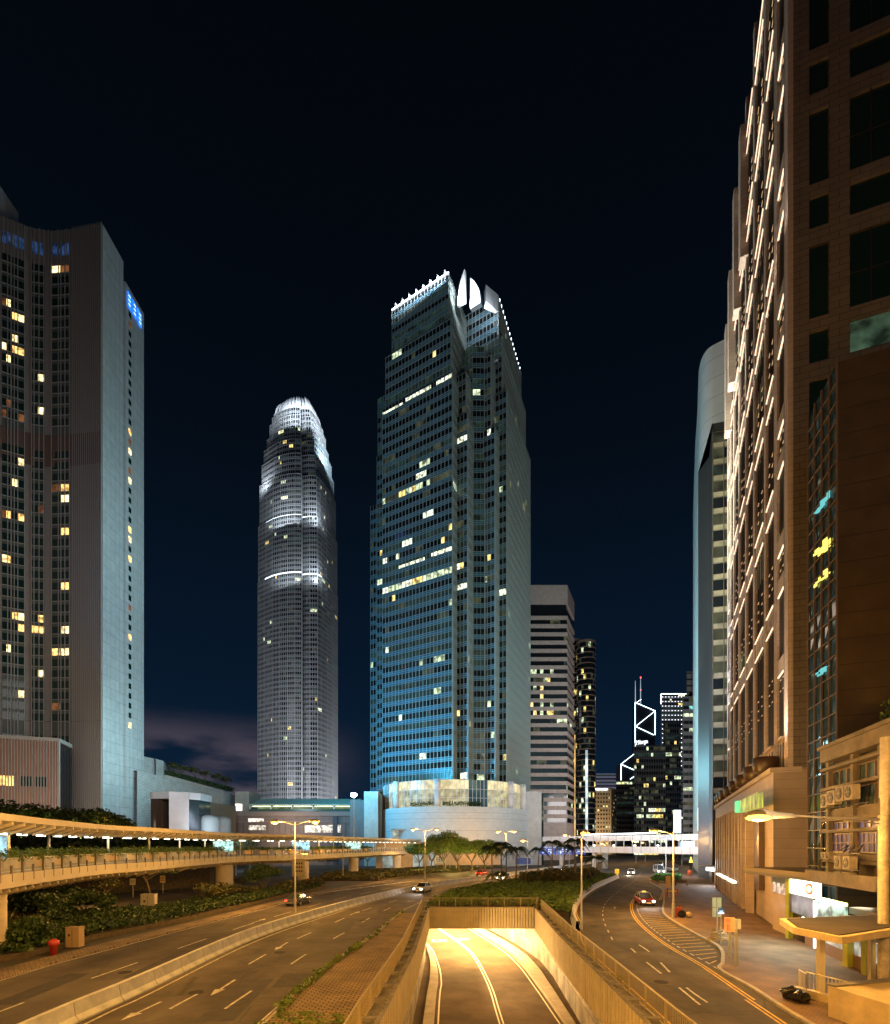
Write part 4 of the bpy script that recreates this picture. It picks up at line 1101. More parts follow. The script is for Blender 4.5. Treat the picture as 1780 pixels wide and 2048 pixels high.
# ------------------------------------------------------------ striped tower and round towers to the right of the centre
S = Bld('striped_tower', 'office tower of alternating pale concrete and dark glass stripes right of the central tower', 'office building', (*PX(1100, 262), 0))
Y = 260; a, b, c_ = PX(1040, Y), PX(1135, Y), PX(1149, 279)
zt = ZH(1170, Y); nfl_ = 28; per = (zt - 8 - ZH(1640, Y)) / nfl_; per = (ZH(1248, Y) - ZH(1645, Y)) / 24
S.wall.prism([a, b, c_, (c_[0] - 60, 300)], 0, ZH(1645, Y)); S.wall.prism([a, b, c_, (c_[0] - 60, 300)], ZH(1208, Y), zt)
core = MB(); core.prism([(a[0], a[1] + .7), (b[0] - .5, b[1] + .7), (c_[0] - .7, c_[1]), (c_[0] - 60, 300)], ZH(1645, Y), ZH(1208, Y)); core.build('core_glass', glass, S.root)
for k in range(26):
    z = ZH(1645, Y) + k * per
    S.wall.prism([a, b, c_, (c_[0] - 60, 300)], z + per * .55, z + per) if z + per < ZH(1215, Y) else None
    if z + per < ZH(1215, Y):
        for p, q in ((a, b), (b, c_)):
            m = MB(); W = math.hypot(q[0] - p[0], q[1] - p[1]); n_ = max(2, int(W / 1.6)); ux, uy = (q[0] - p[0]) / W, (q[1] - p[1]) / W
            i = 0
            while i < n_:
                c = 0 if rnd() > .06 else random.choice((1, 2, 7, 1)); run = 1 if c == 0 else random.choice((2, 3))
                for j in range(i, min(n_, i + run)):
                    m.cur = c; P = [(p[0] + ux * W * t - uy * .6, p[1] + uy * W * t + ux * .6) for t in (j / n_, (j + .94) / n_)]
                    if 4 < k < 20 and 12 < k < 19 and p is a and j < n_ * .7 and j > n_ * .2 and rnd() < .45: m.cur = random.choice((3, 4, 2))
                    m.quad((*P[0], z), (*P[1], z), (*P[1], z + per * .55), (*P[0], z + per * .55))
                i += run
            S.bands.append((m, (p[0], p[1], z)))
S.finish(steel, steel, brickmat('striped_concrete', (.5, .44, .41), (.46, .41, .39), (.3, .27, .25), 1.6, 1.0, .03, .7, vertical=(1, 0), bump=.1, var=.15))
R = Bld('round_tower', 'slim round dark glass tower with thin bronze floor rings behind the striped tower', 'skyscraper', (*PX(1170, 330), 0))
for px, r_, py, Yc in ((1172, 5.7, 1290, 330), (1148, 4.5, 1287, 336)):
    cx, cy = PX(px, Yc); zt = ZH(py, Yc); m = MB(); nfl_ = 40
    for k in range(nfl_):
        z = zt * k / nfl_; m = MB()
        for j in range(24):
            t0, t1 = 2 * math.pi * j / 24, 2 * math.pi * (j + 1) / 24
            m.cur = 0 if rnd() > .16 else random.choice((1, 1, 2, 3, 7))
            if math.sin(t0) > .4: m.cur = 0
            m.quad((cx + r_ * math.cos(t0), cy + r_ * math.sin(t0), z), (cx + r_ * math.cos(t1), cy + r_ * math.sin(t1), z), (cx + r_ * math.cos(t1), cy + r_ * math.sin(t1), z + zt / nfl_), (cx + r_ * math.cos(t0), cy + r_ * math.sin(t0), z + zt / nfl_))
        R.bands.append((m, (cx, cy, z)))
        R.wall.lathe((cx, cy, z + .1), [(r_ + .03, 0), (r_ + .35, 0), (r_ + .35, .55), (r_ + .03, .55)], 28, caps=False)
    R.wall.lathe((cx, cy, zt), [(r_ + .3, 0), (r_ + .3, 1.6), (r_ - 1, 1.9)], 28)
R.finish(steel, steel, mat('bronze_ring', (.3, .22, .17), .5), wallname='floor_rings')
mb = MB(); x, y = PX(1173, 323.4); mb.box(x - .7, x + .7, y - .4, y - .1, 6, ZH(1500, 323)); mb.build('glow_column', emi('lift_lights', (.75, .95, 1), 1.1, .95, .12), R.root)
mb = MB(); x, y = PX(1149.5, 326); mb.box(x - .3, x + .3, y - .4, y - .1, 4, ZH(1470, 326)); mb.build('glow_column', emi('amber_reflection_glow', (1, .6, .15), .8, .95, .1), R.root)  # glowing bar standing in for an amber reflection on the glass
def simple(name, label, cat, px0, px1, py, Y, side, wallm, fh, bw, sill, wh, prob, lit=None, rb=0, barm_=darkm, bar=.15, sidepx=None, zb=0, spm_=None, hbh=.1):
    B = Bld(name, label, cat, (*PX((px0 + px1) / 2, Y), 0))
    a, b = PX(px0, Y), PX(px1, Y); zt = ZH(py, Y)
    pts = [a, b]
    if sidepx: pts.append(PX(sidepx[0], sidepx[1]))
    for p, q in zip(pts[:-1], pts[1:]): B.facade(p, q, zb, zt, fh, bw, sill, wh, lit=lit, prob=prob, row_bias=rb, bar=bar, hbh=hbh)
    last = pts[-1]; B.wall.prism([(a[0], a[1] + .15), (b[0] - .1, b[1] + .15)] + ([(last[0] - .15, last[1])] if sidepx else []) + [(PX(px1, last[1] + 25)[0] - 1, last[1] + 25), (PX(px0, last[1] + 25)[0] + .3, last[1] + 25)], zb, zt + .6)
    B.finish(barm_, spm_ or wallm, wallm, lim=40); return B
beige = mat('beige_facade', (.48, .38, .26), .75, .1, .4); dk = mat('dark_facade', (.05, .055, .065), .35, .1, .4); gy = mat('grey_facade', (.2, .21, .23), .6, .1, .4)
B1 = simple('hotel_block', 'distant warm lit beige hotel block with white roof sign below the glass triangles tower', 'hotel', 1188, 1222, 1577, 420, 0, beige, 3.4, 2.2, 1.5, 1.5, (.05, .12), (3, 4, 2), 0, beige, 1.0, (1233, 440))
mb = MB(); x, y = PX(1189, 419.5); mb.box(x, x + 10.5, y - .3, y, ZH(1580, 419), ZH(1577, 419)); mb.build('roof_sign', emi('roof_sign_glow', (.75, .95, 1), 5, .5, .8), B1.root)
simple('office_block', 'dark brown distant office block left of the glass tower with the bank sign', 'office building', 1232, 1270, 1562, 380, 0, mat('dark_brown', (.045, .035, .04), .5, .1, .3), 3.6, 2, 1.2, 1.8, (.03, .012), None, .05)
simple('office_block', 'small pale distant tower with a curved top and tiny red and blue lights', 'office building', 1192, 1232, 1548, 620, 0, mat('mauve', (.3, .28, .36), .7), 4.2, 2.6, 1.6, 1.8, (.02, .02))
JP = simple('glass_tower', 'dark glass office tower with a glowing white bank name sign on its roofline', 'skyscraper', 1268, 1331, 1492, 340, 0, dk, 3.9, 1.6, 1.1, 2.4, (.12, .1), (2, 2, 3, 1), .12, mat('jp_bar', (.14, .16, .2), .4), .12)
o = text_mesh('sign_lettering', 'J.P.Morgan', 4.0, emi('bank_sign_glow', (.85, .95, 1), 2.2), .1, .03); x, y = PX(1270, 339.2)
o.parent = JP.root; o.location = Vector((x, y, ZH(1490, 339))) - ORG[JP.root.name]; o.rotation_euler = (math.radians(90), math.radians(-9), 0); o.scale = (.5, 1, 1)
J2 = simple('glass_tower', 'dark stepped glass tower standing beside the sign topped tower', 'skyscraper', 1326, 1362, 1446, 350, 0, dk, 3.9, 1.6, 1.1, 2.4, (.1, .1), (2, 2, 3, 1), .1, mat('jp_bar', (.14, .16, .2), .4), .12)
CK = simple('square_tower', 'square tower dotted with tiny white lamps under a glowing roof edge', 'skyscraper', 1322, 1378, 1388, 620, 0, gy, 5.2, 2.6, 2.4, 2.4, (.02, .02), None, 0, steel, .2)
mb = MB(); a, b = PX(1322, 619.5), PX(1378, 619.5); zt = ZH(1388, 620)
mb.beam((*a, zt), (*b, zt), .8, .8); mb.beam((*a, zt), (*a, zt - 12), .7, .7)
mb.build('roof_light_line', emi('roof_line_glow', (.9, 1, .85), 3), CK.root)
mb = MB()
for r in range(16):
    for c in range(9): x = a[0] + 1.5 + c * 3.7; z = zt - 4 - r * 5.4; mb.box(x, x + .7, 619, 619.3, z, z + .7)
mb.build('facade_lamps', emi('facade_lamp', (.9, .9, 1), 4), CK.root)
# glass triangles tower
BC_ = thing('bank_tower', 'dark angular glass tower outlined in white light triangles with two masts on top', 'skyscraper', (*PX(1285, 1100), 0))
Y = 1100
def q3(px, py, dy=0): x, y, z = P3(px, py, Y); return (x, y + dy, z)
mb = MB(); n_ = MB()
mb.raw([q3(1270, 1405), q3(1310, 1422), q3(1310, 1690), q3(1270, 1690), q3(1280, 1398, 40), q3(1310, 1422, 40), q3(1310, 1690, 40), q3(1270, 1690, 40)], [(0, 1, 2, 3), (0, 4, 5, 1), (1, 5, 6, 2), (0, 3, 7, 4), (4, 7, 6, 5)])
mb.raw([q3(1232, 1533, -30), q3(1272, 1505, -30), q3(1272, 1690, -30), q3(1232, 1690, -30), q3(1232, 1533, 0), q3(1272, 1505, 0), q3(1272, 1690, 0), q3(1232, 1690, 0)], [(0, 1, 2, 3), (0, 4, 5, 1), (1, 5, 6, 2), (0, 3, 7, 4)])
mb.build('glass_body', mat('bank_glass', (.04, .04, .055), .3, .1, .05), BC_)
mb = MB()
for a, b in (((1270, 1405), (1310, 1422)), ((1270, 1405), (1270, 1485)), ((1310, 1422), (1310, 1470)), ((1310, 1422), (1271, 1453)), ((1271, 1453), (1307, 1470)), ((1273, 1405), (1282, 1399))):
    mb.beam(q3(*a, -1), q3(*b, -1), .85, .85)
for a, b in (((1232, 1533), (1268, 1505)), ((1232, 1533), (1232, 1568)), ((1232, 1533), (1269, 1549)), ((1269, 1549), (1250, 1562))):
    mb.beam(q3(*a, -31), q3(*b, -31), .85, .85)
mb.build('light_outline', emi('outline_glow', (.75, .95, 1), 6), BC_)
for px, py in ((1273.5, 1359), (1284, 1353)):
    mb = MB(); mb.tube([q3(px, 1405, 8), q3(px, py + 20, 8), q3(px, py, 8)], [.9, .7, .35], 6); m_ = mb.build('mast', emi('mast_glow', (.6, .75, .85), .7), BC_)
mb = MB(); mb.blob(q3(1284, 1353, 7), (1.6, 1.6, 1.6)); mb.blob(q3(1284, 1378, 7), (1.2, 1.2, 1.2)); mb.build('warning_light', emi('red_beacon', (1, .05, .04), 6), BC_)
# grey fin building and cyan glass building near the white tower
simple('office_block', 'narrow grey building with teal glass strip just left of the white rounded tower', 'office building', 1366, 1390, 1395, 260, 0, gy, 3.6, 2.4, 1.4, 1.8, (.1, .05), (5, 2), .05, steel, .12, (1400, 240))
simple('office_block', 'tall thin grey slab with a slanted top beside the white rounded tower', 'office building', 1373, 1392, 1345, 300, 0, gy, 3.6, 2.4, 3.0, .5, (0, 0))
BB = thing('billboard', 'large blank glowing white screen standing upright above the far footbridge', 'billboard', (*PX(1355, 205), 0))
mb = MB(); a, b = PX(1347.5, 205), PX(1362, 205); mb.box(a[0], b[0], 205, 205.5, ZH(1666, 205), ZH(1620, 205)); mb.build('screen', emi('screen_glow', (.75, 1, .98), 2.5, .1, .3), BB)
mb = MB(); mb.box(a[0] + .6, a[0] + 1, 205.6, 206, 0, ZH(1622, 205)); mb.box(b[0] - 1, b[0] - .6, 205.6, 206, 0, ZH(1622, 205)); mb.box(a[0] - .1, b[0] + .1, 205.1, 205.6, ZH(1667, 205), ZH(1619, 205)); mb.build('frame', darkm, BB)
# ------------------------------------------------------------ white rounded tower
WT = thing('rounded_tower', 'tall windowless white tower with rounded corner lit cyan and white', 'tower', (*PX(1425, 135), 0))
pl = resample([PX(1386, 190), PX(1390, 159), PX(1394, 147), PX(1396, 138), PX(1398, 132), PX(1405, 128.5), PX(1420, 126), PX(1450, 124), PX(1475, 122)], 40)
mb = MB(); mb.prism(pl + [(120, 122), (120, 190)], 0, 127); mb.build('wall', mat('white_cladding', (.6, .61, .6), .55, .06, .3), WT)
mb = MB()
for k in range(27):
    for p, q in zip(pl[:-1], pl[1:]):
        ux, uy = unit(q[0] - p[0], q[1] - p[1]); mb.quad((p[0] + uy * .03 , p[1] - .03, 4 + k * 4.6), (q[0] + uy * .03, q[1] - .03, 4 + k * 4.6), (q[0] + uy * .03, q[1] - .03, 4.1 + k * 4.6), (p[0] + uy * .03, p[1] - .03, 4.1 + k * 4.6))
mb.build('panel_joints', joint, WT)
mb = MB(); a = PX(1400, 130.6); b = PX(1396.2, 137.5); mb.quad((a[0] - .3, a[1] - .3, ZH(1660, 130)), (b[0] - .3, b[1] - .3, ZH(1660, 130)), (b[0] - .3, b[1] - .3, ZH(1612, 130)), (a[0] - .3, a[1] - .3, ZH(1612, 130))); mb.build('window', emi('white_window_glow', (.8, .95, 1), 1.6), WT)
mb = MB()
for t in range(9):
    z = 5.2 + t * .0
Wg = Bld('glass_wing', 'narrow curtain walled wing with pale reflections between the white tower and the stone tower', 'office building', (*PX(1440, 100), 0))
a, b, c_ = PX(1415, 118), PX(1425, 104), PX(1470, 103); zt = ZH(865, 104)
Wg.facade(b, c_, ZH(1620, 104), zt, 3.3, 2.6, 1.1, 2.1, prob=(.65, .03), lit=(1, 1, 2), bar=.1, dep=.1)  # many dim glowing panes put in for pale reflections
Wg.wall.prism([a, b, (b[0] + .05, b[1] + .3), (c_[0], c_[1] + .3), (c_[0], 118)], 0, ZH(845, 104))
Wg.finish(mat('wing_bar', (.12, .1, .08), .5), mat('wing_panel', (.3, .28, .2), .35, .3, .4), mat('wing_dark', (.03, .032, .036), .4), lim=60)
mb = MB(); mb.prism([PX(1431, 102), PX(1455, 97), PX(1475, 97), PX(1475, 110), PX(1431, 110)], 4.2, ZH(1618, 102)); mb.build('lower_facade', mat('brown_metal', (.2, .13, .09), .5, .15, .6), Wg.root)
mb = MB(); mb.prism([PX(1428, 98.2), PX(1451.5, 94.5), PX(1475, 94.5), PX(1475, 106), PX(1431, 106)], 0, ZH(1734, 96)); mb.build('entrance_block', mat('beige_stone', (.4, .32, .26), .6, .12, .6), Wg.root)
mb = MB(); mb.prism([PX(1396, 104), PX(1455, 94), PX(1455, 100), PX(1400, 110)], ZH(1735, 99), ZH(1732, 99)); mb.build('canopy', steel, Wg.root)
mb = MB(); mb.prism([PX(1412, 101), PX(1428, 97.5), PX(1428, 98), PX(1412, 101.5)], ZH(1742, 99), ZH(1735.5, 99)); mb.build('lit_panel', emi('entry_panel_glow', (.8, .95, 1), 5), Wg.root)
light('AREA', (*PX(1418, 96), 4.0), 500, (.95, .95, 1), size=2, target=(*PX(1410, 92), 0))
# ============================================================ STONE TOWER ON THE RIGHT
sd = unit(-.414, -1)           # along the street face, towards the camera
P_near = (11.5 + .414 * 47.9, 47.9); P_far = (11.5 + .414 * 92.7, 92.7)
SL = math.hypot(P_far[0] - P_near[0], P_far[1] - P_near[1])
sx_, sy_ = (P_near[0] - P_far[0]) / SL, (P_near[1] - P_far[1]) / SL      # far -> near (left to right seen from the street)
nx_, ny_ = sy_, -sx_           # outward normal (towards the street)
def SQ(u, o=0): return (P_far[0] + sx_ * u + nx_ * o, P_far[1] + sy_ * u + ny_ * o)
ST = thing('stone_tower', 'huge pale stone tower on the right with lit vertical piers and dark window bays', 'skyscraper', (*SQ(SL / 2, -10), 0))
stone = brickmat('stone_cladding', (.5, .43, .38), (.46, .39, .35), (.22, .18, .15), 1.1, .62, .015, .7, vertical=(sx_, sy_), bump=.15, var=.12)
stone_shaded = brickmat('stone_cladding_shaded_face', (.17, .15, .125), (.15, .13, .108), (.06, .052, .043), 1.5, .62, .03, .75, vertical=unit(2.68, -1), bump=.3, var=.15)  # same tower stone, with the unlit face's shade put into a darker colour
LED = 14.5; TOP = 109.7
pier_u = [.4, 4.2, 8.9, 15.3, 22.2, 29.2, 36.8, 42.8, SL - .7]
pier_w = [.8, 1.2, 1.1, 1.1, 1.1, 1.1, 1.1, 1.5, 1.4]
ftop = lambda u: TOP
mb = MB()
# body behind the facade + right hand face
rd = unit(2.68, -1); PR = (P_near[0] + rd[0] * 30, P_near[1] + rd[1] * 30)
mb.prism([SQ(0, -.5), SQ(SL - .3, -.5), (PR[0] - 1, PR[1] + 2), (PR[0] + 20, PR[1] + 45)], 0.2, TOP - 1)
mb.build('core', mat('core_dark', (.02, .018, .015), .5), ST)
def roofz(u):      # slightly stepped roofline, lower towards the far end
    return TOP - (0 if u > 16 else (16 - u) * .9)
for u, w_ in zip(pier_u, pier_w):
    mb = MB(); zt = roofz(u)
    mb.obox(SQ(u, -.15), sx_, sy_, w_, .4, LED - .3, zt)
    mb.obox(SQ(u, -.27), sx_, sy_, w_ + .1, .2, LED - .3, zt - 2)
    mb.build('pier', stone, ST)
room_s = [glass, emi('stone_room_green', (.3, .55, .25), .25, .8, .4), emi('stone_room_dim', (.5, .4, .2), .1, .8, .4)]
ledges = MB(); awn = MB(); mull = MB(); wn = []
for i in range(len(pier_u) - 1):
    u0, u1 = pier_u[i] + pier_w[i] / 2 + .35, pier_u[i + 1] - pier_w[i + 1] / 2 - .35
    um = (u0 + u1) / 2; W = u1 - u0; endbay = i in (0, len(pier_u) - 2); zt = roofz(um)
    z = LED; strips = MB(); ledges = MB(); dots = MB()
    # continuous glazing behind
    nfl_ = int((zt - LED) / 3.0)
    per = 11.9
    k = 0; zz = LED + 3.2
    while zz < zt - 2:
        m = MB(); m.cur = 0 if rnd() > .1 else random.choice((1, 2))
        a, b = SQ(u0 - .32, -.14), SQ(u1 + .32, -.14); h = min(2.95, zt - 1 - zz)
        m.quad((*a, zz), (*b, zz), (*b, zz + h), (*a, zz + h)); wn.append((m, a)); zz += 2.97
    # first storey frame
    m = MB(); m.obox(SQ(um, -.2), sx_, sy_, W, .2, LED, LED + 3.0); m.build('lower_panel', stone, ST)
    for f_ in (.3, .68): mull.obox(SQ(u0 + W * f_, -.06), sx_, sy_, .18, .08, LED + .2, LED + 2.8)
    awn.obox(SQ(um, -.05), sx_, sy_, W + .3, .8, LED + 3.0, LED + 3.25)
    for f_ in (.2, .4, .6, .8): mull.obox(SQ(u0 + W * f_, -.1), sx_, sy_, .12, .07, LED + 3.3, zt - 1.5)
    z = 30.0 if not endbay else LED + 9.6
    while z < zt - 3:
        if endbay:
            ledges.obox(SQ(um, -.2), sx_, sy_, W + .2, .5, z, z + 1.5); strips.obox(SQ(um, .02), sx_, sy_, W * .9, .12, z - .14, z)
            z += 3.95 if (round(z / 3.95) % 3) else 7.9
        else:
            ledges.obox(SQ(um, -.15), sx_, sy_, W, .12, z, z + 2.2)
            for zz in (z - .1, z + 2.2): ledges.obox(SQ(um, -.15), sx_, sy_, W, .4, zz, zz + .22); strips.obox(SQ(um, .06), sx_, sy_, W * .95, .1, zz - .02, zz + .12)
            z += per
    z = LED + 8
    while z < zt - 4:
        for q_ in range(3):
            for f_ in (.28, .72): dots.obox(SQ(u0 + W * f_, -.08), sx_, sy_, .7, .05, z + q_ * 1.1, z + q_ * 1.1 + .07)
        z += per if not endbay else 11.8
    strips.build('ledge_glow_bars', warmstrip, ST); dots.build('balcony_glow_slats', warmdot, ST); ledges.build('ledges', stone, ST)  # glowing strips put in for uplit ledges, glowing dashes for lit slats
wn.sort(key=lambda t: t[1][1])
for m, _ in wn[:100]: m.build('window', room_s, ST)
m = MB()
for a_, _ in wn[100:]:
    i = len(m.v); m.v.extend(a_.v); m.f.extend(tuple(k + i for k in f) for f in a_.f); m.m.extend(a_.m)
tag(m.build('window', room_s, ST), kind='stuff')
awn.build('awning_ledges', stone, ST); mull.build('mullions', mat('bronze_bar', (.06, .05, .045), .4), ST)
# stepped top features
for i in range(1, 5):
    u = pier_u[i]; mb = MB(); mb.obox(SQ(u, .0), sx_, sy_, 1.9, 1.6, roofz(u) - 22, roofz(u) - 4); mb.build('top_buttress', stone, ST)
# right hand dark face
mb = MB()
def RQ(u, o=0): return (P_near[0] + rd[0] * u + rd[1] * o * 1, P_near[1] + rd[1] * u - rd[0] * o)
winR = []
holes = []
z = 17.8 + 12.1 * 0
def stone_face():
    cols = [0, 1.61, 3.1, 4.66, 8.7, 10.5, 14.5, 30]
    m = MB()
    for z0 in np.arange(53.7 - 48.4, 120, 12.1):
        # column 1 openings: [z0+... ]
        ops = [(z0 + 1.2, z0 + 7.7), (z0 + 9.3, z0 + 12.1 - .0)]
        pts = [(z0, z0 + 1.2, 0), (z0 + 1.2, z0 + 7.7, 1), (z0 + 7.7, z0 + 9.3, 0), (z0 + 9.3, z0 + 12.1, 1)]
        for a, b, w_ in pts:
            b = min(b, 122)
            for c0, c1, isw in ((0, 1.61, 0), (1.61, 3.1, 1), (3.1, 4.66, 0), (4.66, 8.7, 2), (8.7, 10.4, 0), (10.4, 14, 1), (14, 30, 0)):
                if w_ and isw:
                    o = -.22
                    q = MB(); q.cur = 0 if rnd() > .04 else 2
                    q.quad((*RQ(c0, o), a), (*RQ(c1, o), a), (*RQ(c1, o), b), (*RQ(c0, o), b)); winR.append(q)
                    for (s0, s1, za, zb_) in ((c0, c0, a, b), (c1, c1, a, b)):
                        m.quad((*RQ(s0, 0), za), (*RQ(s0, o), za), (*RQ(s0, o), zb_), (*RQ(s0, 0), zb_))
                    for zz in (a, b): m.quad((*RQ(c0, 0), zz), (*RQ(c1, 0), zz), (*RQ(c1, o), zz), (*RQ(c0, o), zz))
                else: m.quad((*RQ(c0), a), (*RQ(c1), a), (*RQ(c1), b), (*RQ(c0), b))
    return m
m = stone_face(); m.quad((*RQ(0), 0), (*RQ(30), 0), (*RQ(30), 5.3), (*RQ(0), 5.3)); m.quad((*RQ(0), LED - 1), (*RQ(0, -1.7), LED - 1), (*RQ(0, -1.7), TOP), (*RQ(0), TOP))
m.build('side_wall', stone_shaded, ST)
for q in winR[:60]: q.build('window', [glass_g, glass_g, emi('side_room', (.4, .75, .45), .1, .8, .5)], ST)
mb = MB()
for z0 in np.arange(5.3, 100, 12.1):
    for zz in (z0 + 4.2,): mb.beam((*RQ(4.7, -.1), zz), (*RQ(8.7, -.1), zz), .08, .1)
    mb.obox(RQ(6.2, -.1), rd[0], rd[1], .1, .1, z0 + 1.2, z0 + 7.7)
mb.build('window_bars', darkm, ST)
# podium of the stone tower
pod = brickmat('podium_stone', (.36, .29, .24), (.32, .26, .22), (.22, .17, .13), 1.6, .9, .02, .5, vertical=(sx_, sy_), bump=.15, var=.15)
mb = MB(); mb.prism([SQ(-2, 1.6), SQ(SL + .1, 1.2), SQ(SL + .1, -2), SQ(-2, -2)], 0, LED); mb.build('podium_wall', pod, ST)
mb = MB(); mb.prism([SQ(-2.2, 1.9), SQ(SL + .25, 1.5), SQ(SL + .25, -1), SQ(-2.2, -1)], LED - .35, LED + .1); mb.build('podium_ledge', stone, ST)
for i, u in enumerate((6, 13, 19.5, 25.5, 31.5, 37.5)):
    mb = MB(); mb.obox(SQ(u, 1.62), sx_, sy_, 2.6, .5, .3, 11.2); mb.build('tall_window', mat('recess_bronze', (.1, .065, .035), .35, .2, .5), ST)
    for d in (-1.75, 1.75): mb = MB(); mb.obox(SQ(u + d, 1.85), sx_, sy_, .6, .8, 0, 12); mb.build('pilaster', pod, ST)
    light('SPOT', (*SQ(u, 2.6), 3.2), 160, (1, .72, .4), size=.1, target=(*SQ(u, 1.7), 9), spot=70)
mb = MB(); mb.obox(SQ(43, 1.5), sx_, sy_, 3, .5, 3, 10); mb.build('tall_window', MATS['recess_bronze'], ST)
for i, (u0, u1) in enumerate(((12.5, 18), (19.5, 25), (27, 33))):
    mb = MB(); mb.beam((*SQ(u0, 2.6), 3.0), (*SQ(u1, 2.6), 3.0), .5, .25); mb.build('canopy_lamp', emi('canopy_strip', (1, .8, .55), 2.6), ST)
# uplights at the foot of every pier
for i, u in enumerate(pier_u):
    light('SPOT', (*SQ(u, 1.3), LED + .3), 13000, (1, .78, .6), size=.25, target=(*SQ(u, .1), LED + 18), spot=46, blend=.8)
    light('SPOT', (*SQ(u, 1.6), 62), 1500, (1, .78, .62), size=.25, target=(*SQ(u, -.2), 88), spot=60, blend=.8)
for u in (1, 6.5, 12, 18.5): light('SPOT', (*SQ(u, 3.0), 66), 8000, (1, .78, .62), size=.4, target=(*SQ(u + 1, -.2), 96), spot=75, blend=.8)
light('AREA', (26, 78, 36), 1500, (1, .74, .55), size=16, target=(*SQ(25, 0), 58))
tubm = mat('bronze_tub', (.05, .03, .018), .4)
for i, u in enumerate((.6, 4.4, 9, 15.5, 22.4, 29.4, 36.8, 43.5)):
    c = (*SQ(u, 1.0), LED + .1); mb = MB(); mb.lathe(c, [(.7, 0), (1.05, .3), (1.2, .9), (1.2, 1.6), (1.1, 1.7)], 18)
    tag(mb.build('ledge_tub', tubm, loc=c, smooth=True), NTH(i + 1) + ' dark round tub from the far end of the stone podium ledge', 'planter tub', 'tubs along the podium ledge')
# blurred yellow-green sign
GS = thing('projecting_sign', 'glowing yellow green sign board fixed on the stone podium above the big street lamp', 'sign', (*SQ(35, 3), 11))
a = walk(SQ(10, 3.2), (sx_, sy_), 1479); b = walk(SQ(10, 3.2), (sx_, sy_), 1517)
mb = MB(); mb.quad((*a, ZH(1625, a[1])), (*b, ZH(1615, b[1])), (*b, ZH(1583, b[1])), (*a, ZH(1602, a[1]))); mb.quad((a[0] + .4, a[1], ZH(1625, a[1])), (b[0] + .4, b[1], ZH(1615, b[1])), (b[0] + .4, b[1], ZH(1583, b[1])), (a[0] + .4, a[1], ZH(1602, a[1]))); mb.build('sign_face', emi('yellow_sign', (.75, .72, .12), .55, .7, .8), GS)
mb = MB(); mb.beam((*a, ZH(1625, a[1])), (*a, ZH(1602, a[1])), .5, .9); mb.build('sign_edge', emi('green_sign', (.05, .8, .3), 1.2), GS)
# ------------------------------------------------------------ brown building with glass strip
BR = thing('brown_building', 'dark brown slab building with a narrow teal glass strip right of the stone tower', 'building', (33, 44, 0))
g0 = PX(1618, 44); g1 = PX(1676, 39.1)
rdir = unit(2.68, -1)
e1 = (g1[0] + rdir[0] * 30, g1[1] + rdir[1] * 30)
bw_ = brickmat('brown_panels', (.055, .036, .016), (.048, .032, .014), (.02, .013, .007), 9, 1.9, .035, .55, vertical=rdir, bump=.3, var=.3)
mb = MB(); mb.quad((*g1, 0), (*e1, 0), (*e1, 43.5), (*g1, 43.5)); mb.prism([(g1[0], g1[1] + .1), (e1[0], e1[1] + .1), (e1[0] + 10, 60), (g0[0] + 2, g0[1] + 1)], 0, 43.4); mb.build('wall', bw_, BR)
mb = MB(); fr = MB(); lit = MB()
W = math.hypot(g1[0] - g0[0], g1[1] - g0[1]); ux, uy = (g1[0] - g0[0]) / W, (g1[1] - g0[1]) / W
for k in range(30):
    for j in range(4):
        t0, t1 = j / 4, (j + 1) / 4; P = [lerp(g0, g1, t) for t in (t0, t1)]; tw = [U(-.05, .05) for _ in range(4)]
        z = k * 1.45; mb.quad((P[0][0] + tw[0], P[0][1], z), (P[1][0] + tw[1], P[1][1], z), (P[1][0] + tw[2], P[1][1], z + 1.45), (P[0][0] + tw[3], P[0][1], z + 1.45))
    fr.beam((g0[0] - .08, g0[1], z), (g1[0] - .08, g1[1], z), .09, .07)
for j in range(5): p = lerp(g0, g1, j / 4); fr.obox((p[0] - .08, p[1]), ux, uy, .07, .12, 0, 43.5)
mb.build('glass_strip', mat('teal_curtain', (.015, .035, .045), .06, spec=.8), BR); fr.build('mullions', mat('bronze_bar2', (.13, .09, .06), .4), BR)
for pz, sc_, c in ((1104, .9, 'y'), (1160, .6, 'y'), (1012, .5, 'c'), (1345, .4, 'c')):
    y = 41.5; z = ZH(pz, y); lit = MB()
    for i in range(9): q = lerp(g0, g1, .3 + .5 * i / 9); s_ = .12 * sc_ + .05; lit.box(q[0] - .14, q[0] - .11, q[1] - s_ * 1.6, q[1] + s_ * 1.6, z + U(-.5, .5) * sc_, z + U(-.5, .5) * sc_ + s_ * 2)
    lit.build('lit_room_lamps', emi('room_y', (1, .85, .15), 1.6) if c == 'y' else emi('room_c', (.2, .8, .8), .8), BR)
